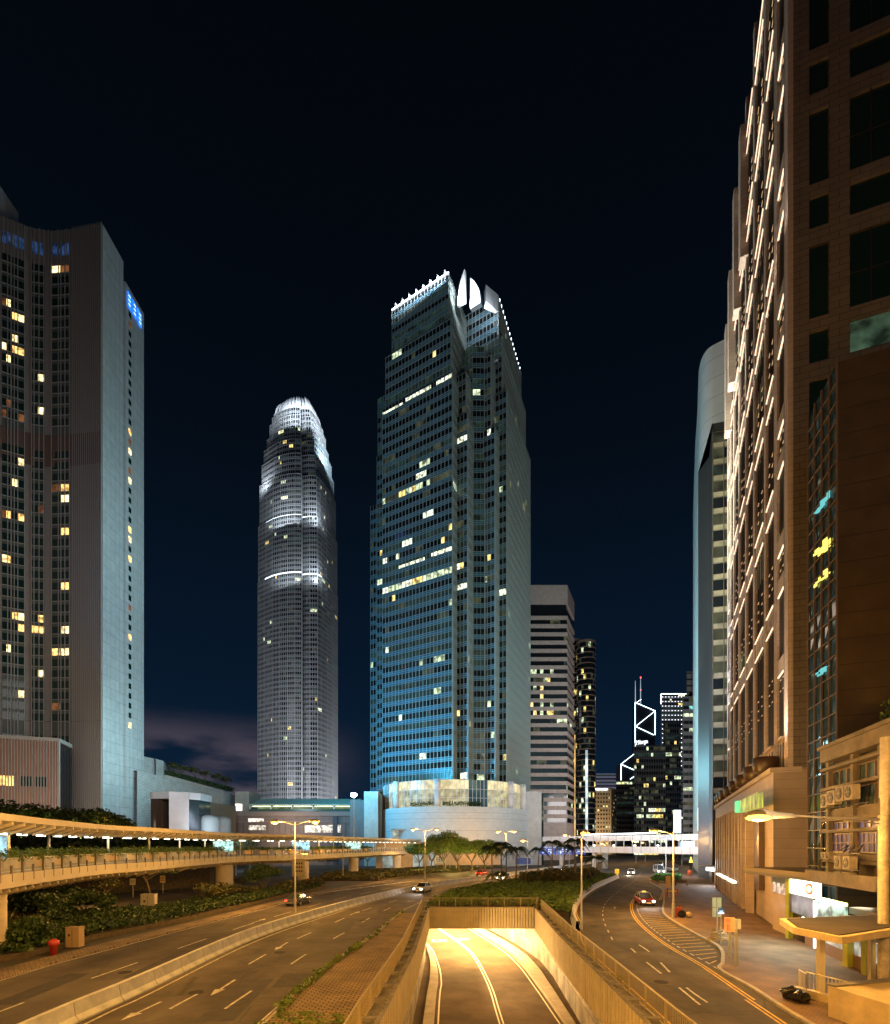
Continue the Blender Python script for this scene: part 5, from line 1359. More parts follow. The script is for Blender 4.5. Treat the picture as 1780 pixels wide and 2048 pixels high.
# ------------------------------------------------------------ old white building with air conditioners
OW = thing('old_building', 'old cream rendered building with ribbon windows and rusty air conditioners at the right edge', 'building', (27, 36, 0))
o0 = PX(1640, 38); od = unit(-.27, -1); OL = 15
def OQ(u, o=0): return (o0[0] + od[0] * u + od[1] * o, o0[1] + od[1] * u - od[0] * o)
rend = mat('stained_render', (.17, .145, .11), .8, .3, .7, bump=.25, bscale=8); rendd = mat('render_dark', (.1, .085, .065), .85, .3, .8)
zt = 14.5
mb = MB(); mb.prism([OQ(0, -1.0), OQ(OL, -1.0), (OQ(OL)[0] + 12, OQ(OL)[1]), (OQ(0)[0] + 10, OQ(0)[1])], 4.9, zt - .3); mb.build('body', rendd, OW)
mb = MB(); mb.obox(OQ(OL / 2, -.6), od[0], od[1], OL, 1.2, 13.4, 14.5); mb.obox(OQ(OL / 2, -.1), od[0], od[1], OL + .3, .5, 14.3, 14.55); mb.build('parapet', rend, OW)
mb = MB()
for z in (12.75, 11.35, 9.15, 8.35, 6.3): mb.obox(OQ(OL / 2, -.45), od[0], od[1], OL, .9, z, z + .2)
mb.build('ledges', rend, OW)
for u in (.3, 3.9, 7.2, 10.5): mb = MB(); mb.obox(OQ(u, -.5), od[0], od[1], .38, .34, 4.9, 13.4); mb.build('column', rend, OW)
wl_ = MB()
for (z0, z1) in ((9.15, 9.9), (6.5, 6.9)): wl_.obox(OQ(OL / 2, -.7), od[0], od[1], OL, .4, z0, z1)
wl_.build('infill_wall', rend, OW)
for bi, u0 in enumerate((.55, 4.15, 7.45, 10.75)):
    W = 3.1
    for (z0, z1, tr, nn) in ((11.55, 12.7, 0, 3), (9.95, 11.3, 0, 3), (8.55, 9.1, 0, 4), (7.0, 8.3, 1, 5)):
        m = MB(); a, b = OQ(u0, -.7), OQ(u0 + W, -.7); m.quad((*a, z0), (*b, z0), (*b, z1), (*a, z1))
        wo_ = m.build('window', mat('curtain_window', (.05, .09, .085), .12, .5, 1.5) if z0 > 9 else emi('violet_window', (.35, .33, .6), .22, .5, .7), OW)
        f_ = MB()
        for j in range(nn + 1): f_.obox(OQ(u0 + W * j / nn, -.62), od[0], od[1], .09, .1, z0, z1)
        for zz in (z0 + .03, z1 - .03) + (((z0 + z1) / 2,) if tr else ()): f_.beam((*OQ(u0, -.62), zz), (*OQ(u0 + W, -.62), zz), .08, .08)
        f_.build('window_frame', mat('brown_frame', (.15, .1, .06), .5), wo_)
acm = mat('air_conditioner_case', (.26, .23, .19), .6, .25, 3)
def ac(u, z, lab, s=1.0, o=.55):
    p = OQ(u, o); r_ = thing('air_conditioner', lab, 'air conditioner', (*p, z), 'air conditioners on the old building')
    m = MB(); m.obox(p, od[0], od[1], .85 * s, .42, z, z + .75 * s); m.build('case', acm, r_)
    m = MB(); q = OQ(u - .05, o + .22); c = Vector((*q, z + .38 * s)); nrm = Vector((od[1], -od[0], 0)); m.tube([c, c + nrm * .03], .3 * s, 14); m.build('fan', black, r_)
    m = MB(); m.tube([c + nrm * .035, c + nrm * .05], .08 * s, 8)
    for j in range(6): t = j * math.pi / 3; d = Vector((od[0] * math.cos(t), od[1] * math.cos(t), math.sin(t))) * .3 * s; m.beam(c + nrm * .04, c + nrm * .04 + d, .02)
    m.build('fan_grille', acm, r_)
for i, (u, z, s) in enumerate(((2.6, 10.05, 1.2), (3.7, 10.15, 1.25), (4.9, 10.3, 1.25), (6.1, 10.3, 1.2))): ac(u, z, ORDN[i] + ' of the four air conditioners in the upper row on the old building', s)
ac(2.5, 6.55, 'left of the two small air conditioners on the lowest ledge of the old building', .6); ac(3.1, 6.55, 'right of the two small air conditioners on the lowest ledge of the old building', .6)
for i, (u, z) in enumerate(((4.6, 6.0), (5.8, 6.0), (4.5, 5.0), (5.7, 5.0))): ac(u, z, ('upper' if i < 2 else 'lower') + ' ' + ('left' if i % 2 == 0 else 'right') + ' air conditioner in the block of four near the lamp post', 1.05)
mb = MB(); mb.tube([(*OQ(1.6, .5), 10.0), (*OQ(8, .5), 10.0)], .04, 6); mb.tube([(*OQ(.6, .2), 5), (*OQ(.7, .3), 6.3), (*OQ(1.3, .3), 6.6), (*OQ(2.4, .3), 6.6)], .07, 6)
for u in (4.4, 5.2, 6.2): mb.beam((*OQ(u, .7), 7.0), (*OQ(u + .4, .2), 7.5), .05); mb.beam((*OQ(u + .8, .7), 7.0), (*OQ(u + .4, .2), 7.5), .05)
mb.beam((*OQ(4, .7), 7), (*OQ(7.4, .7), 7), .05); mb.beam((*OQ(4, .7), 5.95), (*OQ(7.4, .7), 5.95), .05); mb.build('pipes_and_brackets', darkm, OW)
mb = MB(); mb.obox(OQ(5.6, .5), od[0], od[1], 9.5, 1.6, 4.95, 5.0); mb.obox(OQ(5.6, 1.1), od[0], od[1], 9.5, .3, 5.0, 5.75); mb.build('terrace_wall', rend, OW)
mb = MB()
for i in range(14): mb.leaves((*OQ(5.5 + i * .35, -1.5), 14.6 + U(0, 1.4)), (.8, .8, .8), 60, .25)
tag(mb.build('rooftop_shrub', leaf_d, loc=(*OQ(8, -1.5), 14.5)), 'dark shrub growing on the roof of the old building', 'shrub')
# ------------------------------------------------------------ shop row
SH = thing('shop', 'brightly lit corner fast food shop under a flat canopy in the old building', 'shop', (27, 42, 0))
s0 = (28.9, 46.3); s1 = (27.6, 41.9); s2 = (24.8, 31.9); s3 = (21.9, 22)
mb = MB(); mb.prism([(27.3, 47.9), (34, 46.5), (30, 28), (26.0, 30), (25.6, 36.8)][::1], 4.95, 5.5)
mb.build('canopy', mat('canopy_bronze', (.05, .035, .02), .4, .2, 1), SH)
mb = MB(); mb.beam((27.28, 47.9, 5.35), (25.58, 36.8, 5.35), .1, .35); mb.beam((25.58, 36.8, 5.35), (26, 30, 5.35), .1, .35); mb.build('canopy_edge', mat('canopy_brass', (.16, .11, .05), .35, metal=.6), SH)
mb = MB(); mb.prism([s0, (30.5, 46), (29.5, 41.2), s1], PZ, 4.2); mb.build('polished_panel', mat('polished_beige', (.42, .33, .24), .2, .1, 1), SH)
mb = MB(); mb.quad((s0[0] - .1, s0[1], 4.2), (s1[0] - .1, s1[1], 3.9), (s1[0] - .1, s1[1], 4.95), (s0[0] - .1, s0[1], 4.95)); mb.build('fascia_panel', mat('grey_green_fascia', (.12, .16, .14), .5, .3, 1), SH)
mb = MB()
for i in range(3): p = lerp(s0, s1, .2 + i * .25); mb.quad((p[0] - .14, p[1] + .25, 3.4), (p[0] - .14, p[1] - .25, 3.4), (p[0] - .14, p[1] - .25, 4.3), (p[0] - .14, p[1] + .25, 4.3))
mb.build('quilted_lamps', emi('quilt_glow', (1, .7, .5), .8, .7, 2), SH)
a = (s1[0] - .35, s1[1]); b = (25.9, 36.6)
mb = MB(); mb.prism([a, b, (b[0] + .35, b[1]), (a[0] + .35, a[1])], 3.75, 4.92); mb.build('lit_sign', emi('shop_sign_glow', (1, 1, .72), 4), SH)
mb = MB(); c = lerp(a, b, .82); mb.tube([(c[0] - .06, c[1], 4.35), (c[0] - .1, c[1], 4.35)], .42, 18); mb.build('sign_roundel', emi('roundel_red', (1, .2, .08), 1.2), SH)
mb = MB(); mb.tube([(c[0] - .11, c[1], 4.35), (c[0] - .13, c[1], 4.35)], .26, 18); mb.build('sign_roundel', emi('roundel_cream', (1, .9, .5), 2), SH)
def panel(t0, t1, z0, z1, m, name, o=.3, A=s1, B=s2):
    p, q = lerp(A, B, t0), lerp(A, B, t1); x = MB(); x.prism([(p[0] - o, p[1]), (q[0] - o, q[1]), (q[0] - o + .12, q[1]), (p[0] - o + .12, p[1])], z0, z1); return x.build(name, m, SH)
panel(.03, .5, 2.3, 3.7, emi('poster_dark', (.35, .3, .4), .25, .9, 1.1), 'poster')
panel(.54, .98, 2.2, 3.75, emi('poster_food', (.55, .9, .7), 1.0, .9, .9), 'poster', .34)
panel(.51, .53, .3, 3.6, emi('white_tube_sign', (.9, .95, 1), 4), 'light_tube', .36)
panel(.52, .99, 3.78, 3.95, emi('lime_strip', (.9, 1, .2), 5), 'light_strip', .4)
panel(.28, .99, 2.0, 2.15, tube, 'light_strip', .25)
panel(.55, .9, 1.65, 2.0, emi('menu_yellow', (1, .7, .1), 1.5), 'menu_board', .3)
panel(.36, .48, 1.5, 2.0, emi('menu_red', (.9, .25, .12), 1.0, .5, 3), 'menu_board', .3)
panel(.0, .035, .3, 3.3, emi('pink_sign', (.9, .5, .75), 1.4, .6, 3), 'vertical_sign', .32)
panel(.06, .3, .2, 2.2, glass, 'door', .1); panel(.32, 1.3, .9, 2.0, emi('shop_interior', (.8, .75, .6), .45, .9, 1.2), 'shop_window', .05)
panel(.0, 2.2, .13, .9, mat('shop_plinth', (.2, .12, .08), .4), 'plinth', .1)
panel(1.3, 2.2, .9, 3.2, emi('shop_interior2', (.8, .6, .35), .35, .9, .9), 'shop_window', .05)
for t, m in ((.05, mat('lime_column', (.35, .38, .05), .5)), (1.0, MATS['lime_column']), (1.22, MATS['lime_column']), (1.45, MATS['lime_column'])):
    p = lerp(s1, s2, t); x = MB(); x.obox((p[0] - .3, p[1]), 0, 1, .4, .4, .13, 4.9 if t < .5 else 3.2); x.build('column', m, SH)
mb = MB(); mb.prism([(25.4, 33), (33, 33), (33, 22), (22.5, 22)], 3.2, 3.6); mb.build('lower_canopy', mat('canopy_brown', (.1, .07, .04), .6), SH)  # lower canopy in one even dark brown
mb = MB(); mb.prism([(24.9, 33.5), (25.5, 33.5), (24.3, 29.5), (23.6, 29.5)], 2.3, 2.5)
mb.raw([(24.2, 33.6, 2.2), (23.5, 30.8, 2.2), (25.2, 32.2, 3.0), (25.6, 33.6, 2.9)], [(0, 1, 2), (0, 2, 3)]); mb.build('parasol_awning', mat('yellow_awning', (.7, .65, .15), .6), SH)
light('AREA', (25.2, 38.5, 3.4), 420, (.85, 1, .8), size=7, sy=1, target=(22, 38, 0))
light('AREA', (26.5, 34, 3.0), 260, (1, .85, .6), size=3, target=(24, 33, 0))
light('AREA', (24.9, 38, 4.3), 160, (1, 1, .7), size=6, sy=1, target=(20, 36, 2))
# ------------------------------------------------------------ subway entrance in the foreground
SE = thing('subway_entrance', 'cream concrete stair entrance with a flat angular roof slab at the lower right', 'subway entrance', (18, 23, 0))
ochre = mat('ochre_concrete', (.62, .5, .27), .65, .2, .9, bump=.15, bscale=8)
mb = MB(); mb.prism([(16.5, 22.6), (20.2, 23.6), (26, 22.6), (26, 16), (17.5, 15)], 0, 1.45); mb.build('stair_wall', ochre, SE)
mb = MB(); mb.prism([(16.45, 22.65), (20.2, 23.68), (20.2, 23.3), (16.6, 22.3)], 1.45, 1.53); mb.build('wall_cap', conc_d, SE)
mb = MB()
for t in (.38, .85):
    p = lerp((16.5, 22.6), (20.2, 23.6), t); mb.box(p[0] - .02, p[0] + .02, p[1] - .05, p[1] + .03, 0, 1.46)
p = (16.9, 21.0)
for q in ((17.62, 19.4), (18.7, 16.0)): pass
mb.build('wall_joints', conc_d, SE)
slab = [(17.25, 26.0), (17.55, 23.2), (23.2, 26.2), (26.5, 27.5), (26.5, 31), (18.6, 29.2)]
mb = MB(); mb.prism(slab, 3.1, 3.42); mb.build('roof_slab', ochre, SE)
mb = MB(); mb.prism([(17.45, 26.0), (17.7, 23.6), (23.1, 26.5), (26, 27.9), (26, 30.6), (18.8, 28.9)], 3.42, 3.46); mb.build('roof_felt', mat('roof_felt', (.07, .055, .04), .9, .3, 1), SE)
for x, y in ((18.1, 25.3), (23, 28.3)): mb = MB(); mb.obox((x, y), 1, 0, .26, .26, .13, 3.1); mb.build('column', cream, SE)
mb = MB(); mb.prism([(17.2, 25.9), (17.9, 24.4), (18.2, 24.5), (17.5, 26.1)], 0, .5); mb.prism([(17.9, 24.4), (19.2, 24.2), (19.2, 24.5), (18.2, 24.6)], 0, .5); mb.build('stair_kerb', ochre, SE)
rl = MB(); 
def rail_run(m, a, b, z0, z1, n_):
    m.tube([(*a, z1), (*b, z1)], .03, 6); m.tube([(*a, z0), (*b, z0)], .02, 6)
    for j in range(n_ + 1): p = lerp(a, b, j / n_); m.tube([(*p, z0), (*p, z1)], .012 if 0 < j < n_ else .03, 6)
rail_run(rl, (17.6, 26.1), (17.35, 25.2), .35, 1.3, 5); rail_run(rl, (17.35, 25.2), (17.95, 23.4), .55, 1.4, 11); rl.build('handrail', mat('rail_cream', (.65, .58, .42), .45), SE)
W2 = thing('low_wall', 'short ochre concrete ramp wall with a pipe rail in front of the restaurant', 'low wall', (24, 29, 0))
mb = MB(); mb.prism([PX(1746, 30.3), PX(1760, 29), PX(1800, 27.6), PX(1800, 29)], 0, 1.35); mb.build('wall', ochre, W2)
mb = MB(); rail_run(mb, PX(1752, 29.9), PX(1800, 28.4), 1.35, 2.1, 9); mb.build('rail', MATS['rail_cream'], W2)
def bag(c, r, m, lab, n_='rubbish_bag'):
    mb = MB(); mb.blob(c, r, 12, 8, .16); mb.blob((c[0], c[1], c[2] + r[2] * .95), (r[0] * .25, r[1] * .25, r[2] * .3), 6, 5)
    o = mb.build(n_, m, loc=(c[0], c[1], c[2] - r[2])); tag(o, lab, 'bag'); return o
bagm = mat('black_bag', (.015, .015, .015), .25)
x, y = G(1584, 2004); bag((x, y, .42), (.5, .4, .3), bagm, 'black rubbish bag on the left of the pair beside the subway stair')
x, y = G(1601, 2010); bag((x, y, .38), (.42, .4, .27), bagm, 'black rubbish bag on the right of the pair beside the subway stair')
x, y = G(1741, 1937); bag((x, y, .5), (.35, .35, .4), bagm, 'black rubbish bag against the ramp wall by the restaurant')
# tubs with clipped trees
for i, (px, py, s) in enumerate(((1465, 1785, 1.0), (1478, 1794, 1.02), (1496, 1803, 1.12), (1516, 1817, 1.15))):
    x, y = G(px, py); r_ = thing('potted_tree', ORDN[i] + ' of the four clipped trees in clay tubs beside the stone podium', 'potted tree', (x, y, PZ), 'potted trees along the podium')
    m = MB(); m.lathe((x, y, PZ), [(.45 * s, 0), (.78 * s, 1.15 * s), (.86 * s, 1.2 * s), (.86 * s, 1.32 * s), (.7 * s, 1.3 * s)], 18); m.build('pot', mat('clay_tub', (.3, .17, .09), .55, .15, 1), r_, smooth=True)
    m = MB(); m.tube([(x, y, 1.2 * s), (x + .1, y, 1.9 * s), (x - .05, y, 2.5 * s)], [.09, .07, .05], 7)
    for k in range(4): t = k * 1.6; m.tube([(x, y, 1.8 * s), (x + .5 * math.cos(t), y + .5 * math.sin(t), 2.5 * s)], [.05, .03], 5)
    m.build('trunk', bark, r_)
    m = MB(); m.leaves((x, y, 2.75 * s), (1.05 * s, 1.0 * s, .55 * s), 1500, .16); m.build('crown', leaf_d, r_)
    m = MB(); m.leaves((x, y, 1.42 * s), (.7 * s, .7 * s, .15 * s), 160, .16); m.build('flowers', [flower], r_)
    light('SPOT', (x - 1.1, y - .9, .25), 60, (1, .8, .55), size=.05, target=(x, y, 2), spot=70)
    m = MB(); m.tube([(x - 1.1, y - .9, PZ), (x - 1.1, y - .9, .2)], .14, 10); tag(m.build('ground_lamp', emi('ground_lamp_glow', (1, .8, .55), 8), loc=(x - 1.1, y - .9, PZ)), ORDN[i] + ' small round floor lamp in front of the clay tubs', 'floor lamp', 'floor lamps')
# ------------------------------------------------------------ signs on the pavement
def post_sign(px, py, top, panels, lab, r=.04, cat='street sign', pm=None):
    x, y = G(px, py, PZ); root = thing('street_sign', lab, cat, (x, y, PZ)); m = MB(); m.tube([(x, y, PZ), (x, y, ZH(top, y))], r, 8); m.build('pole', pm or steel_g, root)
    for (a, b, t, bt, mt, dy, sk) in panels:
        m = MB(); x0 = (a - 890) / F * y; x1 = (b - 890) / F * y; m.prism([(x0, y - .06), (x1, y - .06 + sk), (x1, y - .02 + sk), (x0, y - .02)], ZH(bt, y), ZH(t, y)); m.build('panel', mt, root)
    return root, x, y
sgm = mat('sign_back', (.34, .42, .32), .6, .15, 2)
post_sign(1434.5, 1882, 1796, [(1424, 1432, 1795, 1814, sgm, 0, 0), (1424, 1432, 1815, 1834, sgm, 0, 0), (1433.5, 1442, 1795, 1814, sgm, 0, 0), (1433.5, 1442, 1815, 1834, sgm, 0, 0)], 'tall sign post with four pale green sign backs near the lay-by')
blue = mat('sign_blue', (.05, .12, .35), .4)
r_, x, y = post_sign(1441.5, 1888, 1820, [(1436, 1447.5, 1816, 1825, blue, 0, 0), (1436, 1447.5, 1825.2, 1827.5, mat('sign_white', (.7, .7, .6), .5), 0, 0)], 'bus stop sign with a small blue plate')
m = MB()
for k in range(3): m.box(x - .14, x + .14, y - .075, y - .065, ZH(1822, y) - k * .07, ZH(1822, y) - k * .07 + .025)
m.build('lettering', MATS['sign_white'], r_)
pink = mat('sign_pink', (.75, .42, .3), .6)
r_, x, y = post_sign(1461.5, 1929, 1836, [(1448, 1466.5, 1834, 1863, pink, 0, -.12)], 'pale pink notice board with red writing on a thin post')
m = MB(); x0 = (1448 - 890) / F * y
for k in range(3): m.box(x0 + .07, x0 + .5, y - .13, y - .115, ZH(1838 + k * 3, y), ZH(1837 + k * 3, y))
for r in range(4):
    for c in range(4): m.box(x0 + .12 + c * .1, x0 + .18 + c * .1, y - .13, y - .115, ZH(1850 + r * 3.4, y), ZH(1848.2 + r * 3.4, y))
m.build('lettering', mat('sign_red', (.5, .08, .05), .6), r_)
post_sign(1457.5, 1912, 1862, [], 'short thin steel post behind the pink notice board', cat='post')
post_sign(1472, 1929, 1840, [(1467.5, 1481, 1837.5, 1858, mat('sign_pale', (.5, .55, .56), .5), 0, 0)], 'thick steel post with a blank pale blue plate facing away', .085)
post_sign(1338, 1795, 1752, [(1331.5, 1341, 1752, 1775, mat('sign_brown', (.35, .26, .14), .7), 0, 0)], 'brown rectangular board at the planter near the taxi')
# pile of cardboard
x, y = G(1437, 1880, PZ); m = MB()
for k in range(7): t = U(0, 3); m.obox((x + U(-.1, .1), y + U(-.1, .1)), math.cos(t * .2), math.sin(t * .2), 1.2 - k * .05, .8, PZ + k * .09, PZ + k * .09 + .07)
m.leaves((x, y, .8), (.6, .4, .15), 40, .35)
tag(m.build('cardboard_pile', mat('cardboard', (.42, .36, .26), .8, .25, 2), loc=(x, y, PZ)), 'flattened pile of cardboard behind the sign posts', 'cardboard pile')
# luggage
x, y = G(1356, 1834, PZ); m = MB(); SC = thing('suitcase', 'orange red hard suitcase standing on the pavement by the lamp post', 'suitcase', (x, y, PZ))
m.box(x - .36, x + .36, y - .15, y + .15, PZ + .06, PZ + 1.0); m.build('shell', mat('red_shell', (.5, .08, .03), .4), SC)
m = MB(); m.tube([(x - .15, y, PZ + 1.0), (x - .15, y, PZ + 1.2), (x + .15, y, PZ + 1.2), (x + .15, y, PZ + 1.0)], .02, 6)
for s_ in (-.28, .28): m.blob((x + s_, y, PZ + .05), (.05, .05, .05), 6, 5)
m.build('handle_and_wheels', black, SC)
bag((x + .25, y - .35, .48), (.42, .25, .36), mat('black_cloth', (.02, .02, .02), .8), 'black soft bag leaning on the orange suitcase', 'bag')
bag((x + 1.05, y - .2, .4), (.35, .25, .27), mat('cream_cloth', (.5, .4, .25), .8), 'cream cloth bag beside the black bag on the pavement', 'bag')
# planter island with grass
ISL = [G(*p) for p in [(1299, 1763), (1306, 1757), (1313, 1752), (1362, 1752), (1361, 1764), (1332, 1768), (1318, 1768)]]
IS = thing('planter_bed', 'raised brown edged bed of short bright grass at the corner of the lay-by', 'planter', (*ISL[2], 0))
m = MB(); m.prism(ISL, 0, .5); m.build('kerb_wall', mat('brown_planter', (.25, .15, .08), .7, .2, 1), IS)
m = MB()
c_ = (sum(p[0] for p in ISL) / 7, sum(p[1] for p in ISL) / 7); cnt = 0
while cnt < 2600:
    x = U(min(p[0] for p in ISL), max(p[0] for p in ISL)); y = U(min(p[1] for p in ISL), max(p[1] for p in ISL))
    if inpoly(x, y, ISL): m.leaves((x, y, .62), (.1, .1, .12), 2, .35); cnt += 2
m.build('grass', mat('fresh_grass', (.06, .2, .05), .7, .3, 1), IS)
# bench
BNx, BNy = G(1361, 1771, PZ); BN = thing('bench', 'brown street bench with a red bag beside the grass bed', 'bench', (BNx, BNy, PZ))
m = MB(); m.box(BNx - 1.0, BNx + 1.3, BNy - .25, BNy + .25, PZ + .42, PZ + .5); m.box(BNx - 1, BNx + 1.3, BNy + .2, BNy + .26, PZ + .55, PZ + .95); m.build('seat', mat('bench_wood', (.12, .07, .04), .6), BN)
m = MB(); 
for s_ in (-.9, 1.2): m.box(BNx + s_ - .04, BNx + s_ + .04, BNy - .22, BNy + .24, PZ, PZ + .42)
m.build('legs', darkm, BN)
x, y = G(1379, 1751, PZ); m = MB(); m.lathe((x, y, PZ), [(.42, 0), (.45, 1.0), (.48, 1.05), (.3, 1.3)], 14); tag(m.build('litter_bin', mat('orange_bin', (.7, .12, .03), .5), loc=(x, y, PZ), smooth=True), 'orange red litter bin on the pavement past the grass bed', 'litter bin')
x, y = G(1345, 1793, PZ); HYD = thing('barrier', 'low yellow and red street barrier near the foot of the tall lamp post', 'barrier', (x, y, PZ)); m = MB(); m.box(x - .9, x + .9, y - .04, y + .04, .8, 1.0); m.build('board', painty, HYD); m = MB(); m.box(x - .8, x - .7, y - .2, y + .2, PZ, 1.2); m.box(x + .6, x + .7, y - .2, y + .2, PZ, 1.2); m.build('leg', mat('red_post', (.3, .03, .02), .5), HYD)
x, y = G(1234, 1757.5); m = MB(); m.lathe((x, y, .6), [(.1, 0), (.1, .5), (.45, .6), (.45, 1.5), (.2, 1.6)], 14); tag(m.build('bollard', emi('amber_bollard', (1, .5, .03), 1.1), loc=(x, y, .6), smooth=True), 'amber lit round traffic bollard on the end of the shrub bed', 'bollard')
x, y = G(1381.5, 1738, PZ); m = MB(); m.box(x - .28, x + .28, y - .2, y + .2, PZ, ZH(1722, y)); m.build('body', darkm, thing('totem_sign', 'dark totem sign with a small lit yellow triangle beside the rounded tower', 'sign', (x, y, PZ)))
TT = [o for o in col.objects if o.name.startswith('totem_sign')][0]; m = MB(); zz = ZH(1719, y); m.raw([(x - .55, y - .25, zz - .9), (x + .55, y - .25, zz - .9), (x, y - .25, zz + .9), (x - .55, y, zz - .9), (x + .55, y, zz - .9), (x, y, zz + .9)], [(0, 1, 2), (3, 5, 4), (0, 3, 4, 1), (1, 4, 5, 2), (2, 5, 3, 0)]); m.build('triangle', emi('yellow_triangle', (1, .8, .1), 2.5), TT)
# ============================================================ FOOTBRIDGES
FB = thing('footbridge', 'long curved covered footbridge with cream roof and planted deck sweeping across the left', 'footbridge', (*PX(300, 60), 0))
fbp = [(-520, 14), (-250, 21.5), (-100, 28), (0, 34), (100, 41.7), (200, 51.6), (300, 60.5), (449, 85), (500, 92), (604, 104), (707, 133), (794, 165), (850, 182)]
E = resample([PX(a, b) for a, b in fbp], 150)          # near edge of the deck
def outl(d): return offset_line(E, d)                    # d>0 towards the camera side
SG = 1
def OE(d): return offset_line(E, d * SG)
fbc = mat('footbridge_cream', (.5, .46, .36), .6, .12, .5, bump=.1, bscale=8)
fbw = mat('footbridge_white', (.6, .6, .55), .55, .1, .6)
zd = [4.55 + .0 * i for i in range(150)]
m = MB()
e0, e4 = OE(0), OE(-5.2)
for i in range(149):
    a, b, c, d = e0[i], e0[i + 1], e4[i + 1], e4[i]; z = 4.6; zt = 5.55
    m.quad((*a, z), (*b, z), (*b, zt), (*a, zt)); m.cur = 1; m.quad((*a, zt), (*b, zt), (*c, zt - .02), (*d, zt - .02)); m.cur = 0
    m.quad((*d, z), (*c, z), (*c, zt), (*d, zt))
m.build('deck', [fbc, mat('deck_floor', (.16, .17, .15), .7, .2, .8)], FB)
m = MB(); ea, eb = OE(-.9), OE(-4.3)
for i in range(149):
    m.quad((*e0[i], 4.6), (*e0[i + 1], 4.6), (*ea[i + 1], 4.1), (*ea[i], 4.1)); m.quad((*ea[i], 4.1), (*ea[i + 1], 4.1), (*eb[i + 1], 4.1), (*eb[i], 4.1)); m.quad((*eb[i], 4.1), (*eb[i + 1], 4.1), (*e4[i + 1], 4.6), (*e4[i], 4.6))
for i in range(0, 149, 2): 
    d_ = unit(e4[i][0] - e0[i][0], e4[i][1] - e0[i][1]); m.beam((*OE(-.1)[i], 4.45), (*OE(-1.2)[i], 4.05), .25, .3)
m.build('soffit', mat('footbridge_soffit', (.3, .26, .18), .75, .15, .5), FB)
# roof: outer fascia, sloping underside with ribs
r0, r1, r2, r3 = OE(1.0), OE(-.55), OE(-2.6), OE(-6.0)
def rz(i): return 9.45 + .0 * i
m = MB()
for i in range(149):
    m.quad((*r0[i], 9.0), (*r0[i + 1], 9.0), (*r0[i + 1], 9.45), (*r0[i], 9.45)); m.quad((*r0[i], 9.45), (*r0[i + 1], 9.45), (*r3[i + 1], 9.6), (*r3[i], 9.6))
    m.quad((*r0[i], 9.0), (*r0[i + 1], 9.0), (*r1[i + 1], 8.35), (*r1[i], 8.35)); m.quad((*r1[i], 8.35), (*r1[i + 1], 8.35), (*r2[i + 1], 8.35), (*r2[i], 8.35)); m.quad((*r2[i], 8.35), (*r2[i + 1], 8.35), (*r3[i + 1], 9.1), (*r3[i], 9.1)); m.quad((*r3[i], 9.1), (*r3[i + 1], 9.1), (*r3[i + 1], 9.6), (*r3[i], 9.6))
m.build('roof', fbc, FB)
m = MB()
cum = [0]
for a, b in zip(E[:-1], E[1:]): cum.append(cum[-1] + math.hypot(b[0] - a[0], b[1] - a[1]))
def Eat(s, d=0):
    i = min(max(bisect.bisect(cum, s) - 1, 0), 148); t = (s - cum[i]) / max(1e-6, cum[i + 1] - cum[i]); a, b = E[i], E[i + 1]
    ux, uy = unit(b[0] - a[0], b[1] - a[1]); p = lerp(a, b, t); return (p[0] + uy * d * SG, p[1] - ux * d * SG), (ux, uy)
TOTL = cum[-1]
s = 0
while s < TOTL:
    p, u_ = Eat(s, .95); q, _ = Eat(s, -.5); m.raw([(*p, 9.0), (*q, 8.35), (*q, 8.0 + .2), (*p, 8.75), ] + [(x + u_[0] * .18, y + u_[1] * .18, z) for x, y, z in ((*p, 9.0), (*q, 8.35), (*q, 8.2), (*p, 8.75))], [(0, 1, 2, 3), (7, 6, 5, 4), (3, 2, 6, 7), (0, 3, 7, 4)]); s += 1.8
m.build('roof_ribs', fbc, FB)
lamps = []
s = 3
while s < TOTL:
    p, u_ = Eat(s, -.75); pn = 890 + F * p[0] / p[1] if p[1] > 1 else -999
    m = MB(); m.obox(p, u_[0], u_[1], 1.3, .16, 8.2, 8.32); lamps.append((m, s)); s += 3.1
for mm, s in lamps[:60]: mm.build('strip_lamp', tube, FB)
s = 12
while s < TOTL:
    p, u_ = Eat(s, -2.2); light('AREA', (*p, 8.1), 150, (1, .93, .68), size=9, sy=1.2, rot=(0, 0, math.atan2(u_[1], u_[0]))); s += 16
# slender roof posts
s = 10
while s < TOTL: m = MB(); p, u_ = Eat(s, -2.6); m.tube([(*p, 5.5), (*p, 8.4)], .11, 8); m.build('roof_post', fbw, FB); s += 9
# railing
rail = MB(); bal = MB()
for a, b in zip(OE(-.12)[:-1], OE(-.12)[1:]): rail.beam((*a, 6.6), (*b, 6.6), .06, .06); rail.beam((*a, 5.7), (*b, 5.7), .05, .04)
for a, b in zip(OE(-5.0)[:-1], OE(-5.0)[1:]): rail.beam((*a, 6.6), (*b, 6.6), .06, .06)
rail.build('handrail', steel_g, FB)
s = 0
while s < TOTL: p, u_ = Eat(s, -.12); bal.obox(p, 1, 0, .03, .03, 5.55, 6.58); p, u_ = Eat(s, -5.0); bal.obox(p, 1, 0, .03, .03, 5.55, 6.58); s += .17 if s < 75 else .34
bal.build('balusters', mat('baluster_grey', (.42, .44, .42), .5), FB)
s = 12.0; k = 0; pmm = mat('post_brown', (.16, .13, .1), .5, .1, 2)
while s < TOTL and k < 100: p, u_ = Eat(s, -.05); pm = MB(); pm.obox(p, u_[0], u_[1], .1, .14, 5.0, 6.75 if k % 2 == 0 else 6.1); pm.build('railing_post', pmm, FB); s += 1.75; k += 1
